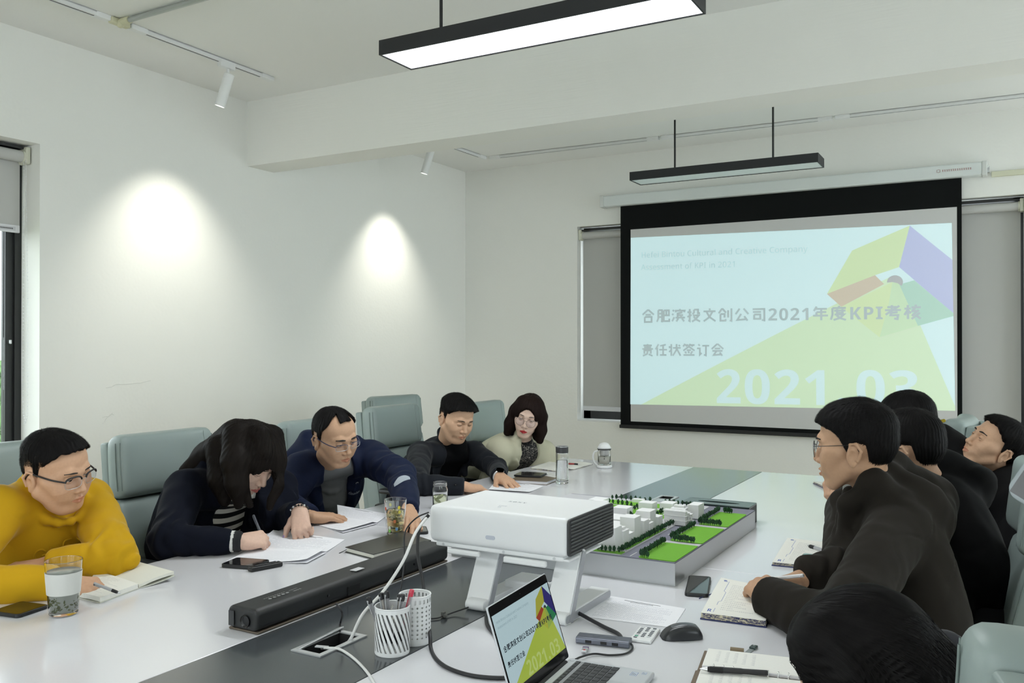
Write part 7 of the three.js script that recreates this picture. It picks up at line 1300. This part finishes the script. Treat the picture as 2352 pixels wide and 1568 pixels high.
// 9. man leaning back, face turned up
{
  const sh = [at(2285, 1150, 3.25), at(2395, 1165, 2.95)], neck = at(2322, 1104, 3.36), wr = [at(2150, 1290, 3.1), at(2230, 1330, 2.9)], el = [at(2290, 1290, 3.2), at(2400, 1310, 2.9)];
  person({
    label: 'man leaning back with his face turned up, in a grey sweater', pelvis: V(0.10, 0.57, -3.32), neck, sh, el, wr, skin: skinA, cell: 0.0026,
    head: { c: at(2284, 1024, 3.25), a: -58, p: 30, t: -27, s: 0.9, ly: -0.2 }, face: { open: -0.12, low: -0.25 }, browW: 0.0036, neckR: 0.05, fwd: NX_.clone(),
    hands: [{ dir: V(-1, -0.1, 0), back: UPV, pose: HAND.rest }, { dir: V(-1, -0.1, 0), back: UPV, pose: HAND.rest }],
    hair: short({ top: 0.016, side: 0.007, lineY: -0.004, len: 0.03, fwd: 1.0, lift: 0.005, front: 0.004, edge: 0.018 }),
    clothes: [['sweater', { i: 0.016, mat: fabric([0.26, 0.26, 0.29]), fold: 0.004, cell: 0.008, extra: (G, tf) => G.cap(tf(0, -0.04, 0.0), tf(0, 0.02, 0.018), 0.074, 0.068, 0.012) }],
      ['vest', { i: 0.03, arms: false, mat: fabric([0.008, 0.008, 0.009], { sheen: 0 }), fold: 0.005, cell: 0.009, extra: (G, tf, B) => { const O = tf(0, -0.12, 0), U = B[1]; G.add((x, y, z) => (x - O.x) * U.x + (y - O.y) * U.y + (z - O.z) * U.z, [0, 0, 0], 0, 0.01, 2); } }]], trousers: [0.015, 0.015, 0.02],
  });
}
// 10. woman in the foreground, seen from behind
{
  const sh = [at(1985, 1690, 1.42), at(2150, 1750, 1.12)], neck = at(2075, 1650, 1.28), wr = [V(-0.24, 0.775, -1.62), V(-0.36, 0.775, -1.2)], el = [V(-0.10, 0.80, -1.72), V(-0.22, 0.80, -1.18)];
  person({
    label: 'person with smooth black hair in the foreground, bent over the ring planner', pelvis: V(0.03, 0.57, -1.48), neck, sh, el, wr, skin: [0.62, 0.42, 0.31], cell: 0.003, handS: 0.9,
    head: { c: at(1992, 1545, 1.25), a: -96, p: -30, t: 4, s: 0.92 }, face: { open: 0.0, low: -0.3 }, neckR: 0.045, fwd: NX_.clone(),
    hands: [{ dir: V(-0.35, -0.12, 0.95), back: UPV, pose: HAND.rest }, { dir: V(-1, -0.12, -0.2), back: UPV, pose: HAND.rest }],
    hairC: [0.010, 0.009, 0.009],
    hair: (loc, down) => {
      const h = skullField(0.015), k = 0.03;
      for (const s of [-1, 1]) h.chain([V(s * 0.05, 0.085, 0.02), V(s * 0.08, 0.02, 0.0), V(s * 0.085, -0.05, -0.02)], [0.03, 0.026, 0.024], k);
      h.ell(V(0, -0.03, -0.075), [0.08, 0.09, 0.045], k).cap(V(0, -0.04, -0.09), V(0, -0.14, -0.11), 0.05, 0.04, k);
      h.ell(V(0, -0.005, 0.125), [0.072, 0.1, 0.088], 0.014, 1);
      return { field: h, dmax: 0.01, cell: 0.003, bump: 0.0009, streak: (p) => Math.atan2(p.y - 0.02, p.x * 0.6) * 30 + p.x * 260 + 3 * noise(p.x * 18, p.y * 8, p.z * 18),
        strands: [{ n: 5200, len: 0.11, width: 0.0011, lift: 0.0012, seg: 8, jitter: 0.05, root: () => true, flow: (p) => { const f = p.clone().sub(V(0, 0.09, 0.08)).normalize(); return f.addScaledVector(down, 0.25); } }] };
    },
    clothes: [['top', { i: 0.012, mat: fabric([0.03, 0.03, 0.035]), fold: 0.004, cell: 0.009 }]], trousers: [0.02, 0.02, 0.022],
  });
}

// the phone held up at the right edge, and the person holding it just outside the picture
{
  const c = at(2358, 1122, 0.8), t = thing('phone', 'phone held up at the right edge, a bright picture on its screen', 'phone', c), pic = canvasTex(256, 512, (g) => { g.fillStyle = '#6d6553'; g.fillRect(0, 0, 256, 512); g.fillStyle = '#d8c9ae'; g.fillRect(10, 190, 200, 300); g.fillStyle = '#f4efe6'; g.fillRect(60, 300, 90, 120); g.fillStyle = '#3a342c'; g.fillRect(0, 120, 120, 70); g.fillStyle = '#2a2622'; g.fillRect(0, 400, 256, 112); g.fillStyle = '#b89266'; g.fillRect(90, 90, 80, 70); });
  const z = camera.position.clone().sub(c).normalize(), y = V(0, 1, 0).addScaledVector(RIGHT, 0.75); y.addScaledVector(z, -y.dot(z)).normalize(); z.addScaledVector(RIGHT, -0.35).normalize(); y.addScaledVector(z, -y.dot(z)).normalize();
  t.quaternion.setFromRotationMatrix(new THREE.Matrix4().makeBasis(new THREE.Vector3().crossVectors(y, z), y, z));
  obj('case', new THREE.ExtrudeGeometry(roundRect(0.062, 0.125, 0.01), { depth: 0.006, bevelEnabled: true, bevelThickness: 0.0012, bevelSize: 0.0012, bevelSegments: 3 }).translate(0.018, 0.05, -0.008), std([0.3, 0.34, 0.36], 0.35), t);
  obj('phone_screen', T(new THREE.PlaneGeometry(0.057, 0.12), 0.018, 0.05, -0.0003), phys([0.02, 0.02, 0.02], 0.15, { emissive: new THREE.Color(1, 1, 1), emissiveMap: pic, emissiveIntensity: 0.9 }), t);
  const hand = c.clone().addScaledVector(RIGHT, 0.12).add(V(0, 0.02, 0)), sh = [V(0.52, 1.36, -0.98), V(0.62, 1.36, -0.62)];
  person({
    label: 'person in a dark sweater standing just outside the right edge, holding up a phone', pelvis: V(0.66, 0.92, -0.82), neck: V(0.575, 1.43, -0.80), sh, el: [V(0.42, 1.10, -1.0), V(0.40, 1.10, -0.6)], wr: [hand.clone().add(V(0.09, -0.06, -0.05)), V(0.25, 1.0, -0.62)], skin: skinA, cell: 0.004, stand: true, fwd: NX_.clone(),
    head: { c: V(0.53, 1.575, -0.80), a: -150, p: -10, t: 0, s: 1 }, face: {}, hands: [{ dir: toward(hand.clone().add(V(0.09, -0.06, -0.05)), hand), back: V(0.4, 0.2, -0.8), pose: HAND.fold }, { dir: V(-1, -0.2, 0), back: UPV, pose: HAND.rest }],
    hair: short({ n: 1500, cell: 0.005 }), clothes: [['sweater', { i: 0.012, mat: fabric([0.03, 0.03, 0.035]), cell: 0.012 }]], trousers: [0.02, 0.02, 0.025],
  });
}
shadows(scene);
renderer.render(scene, camera);
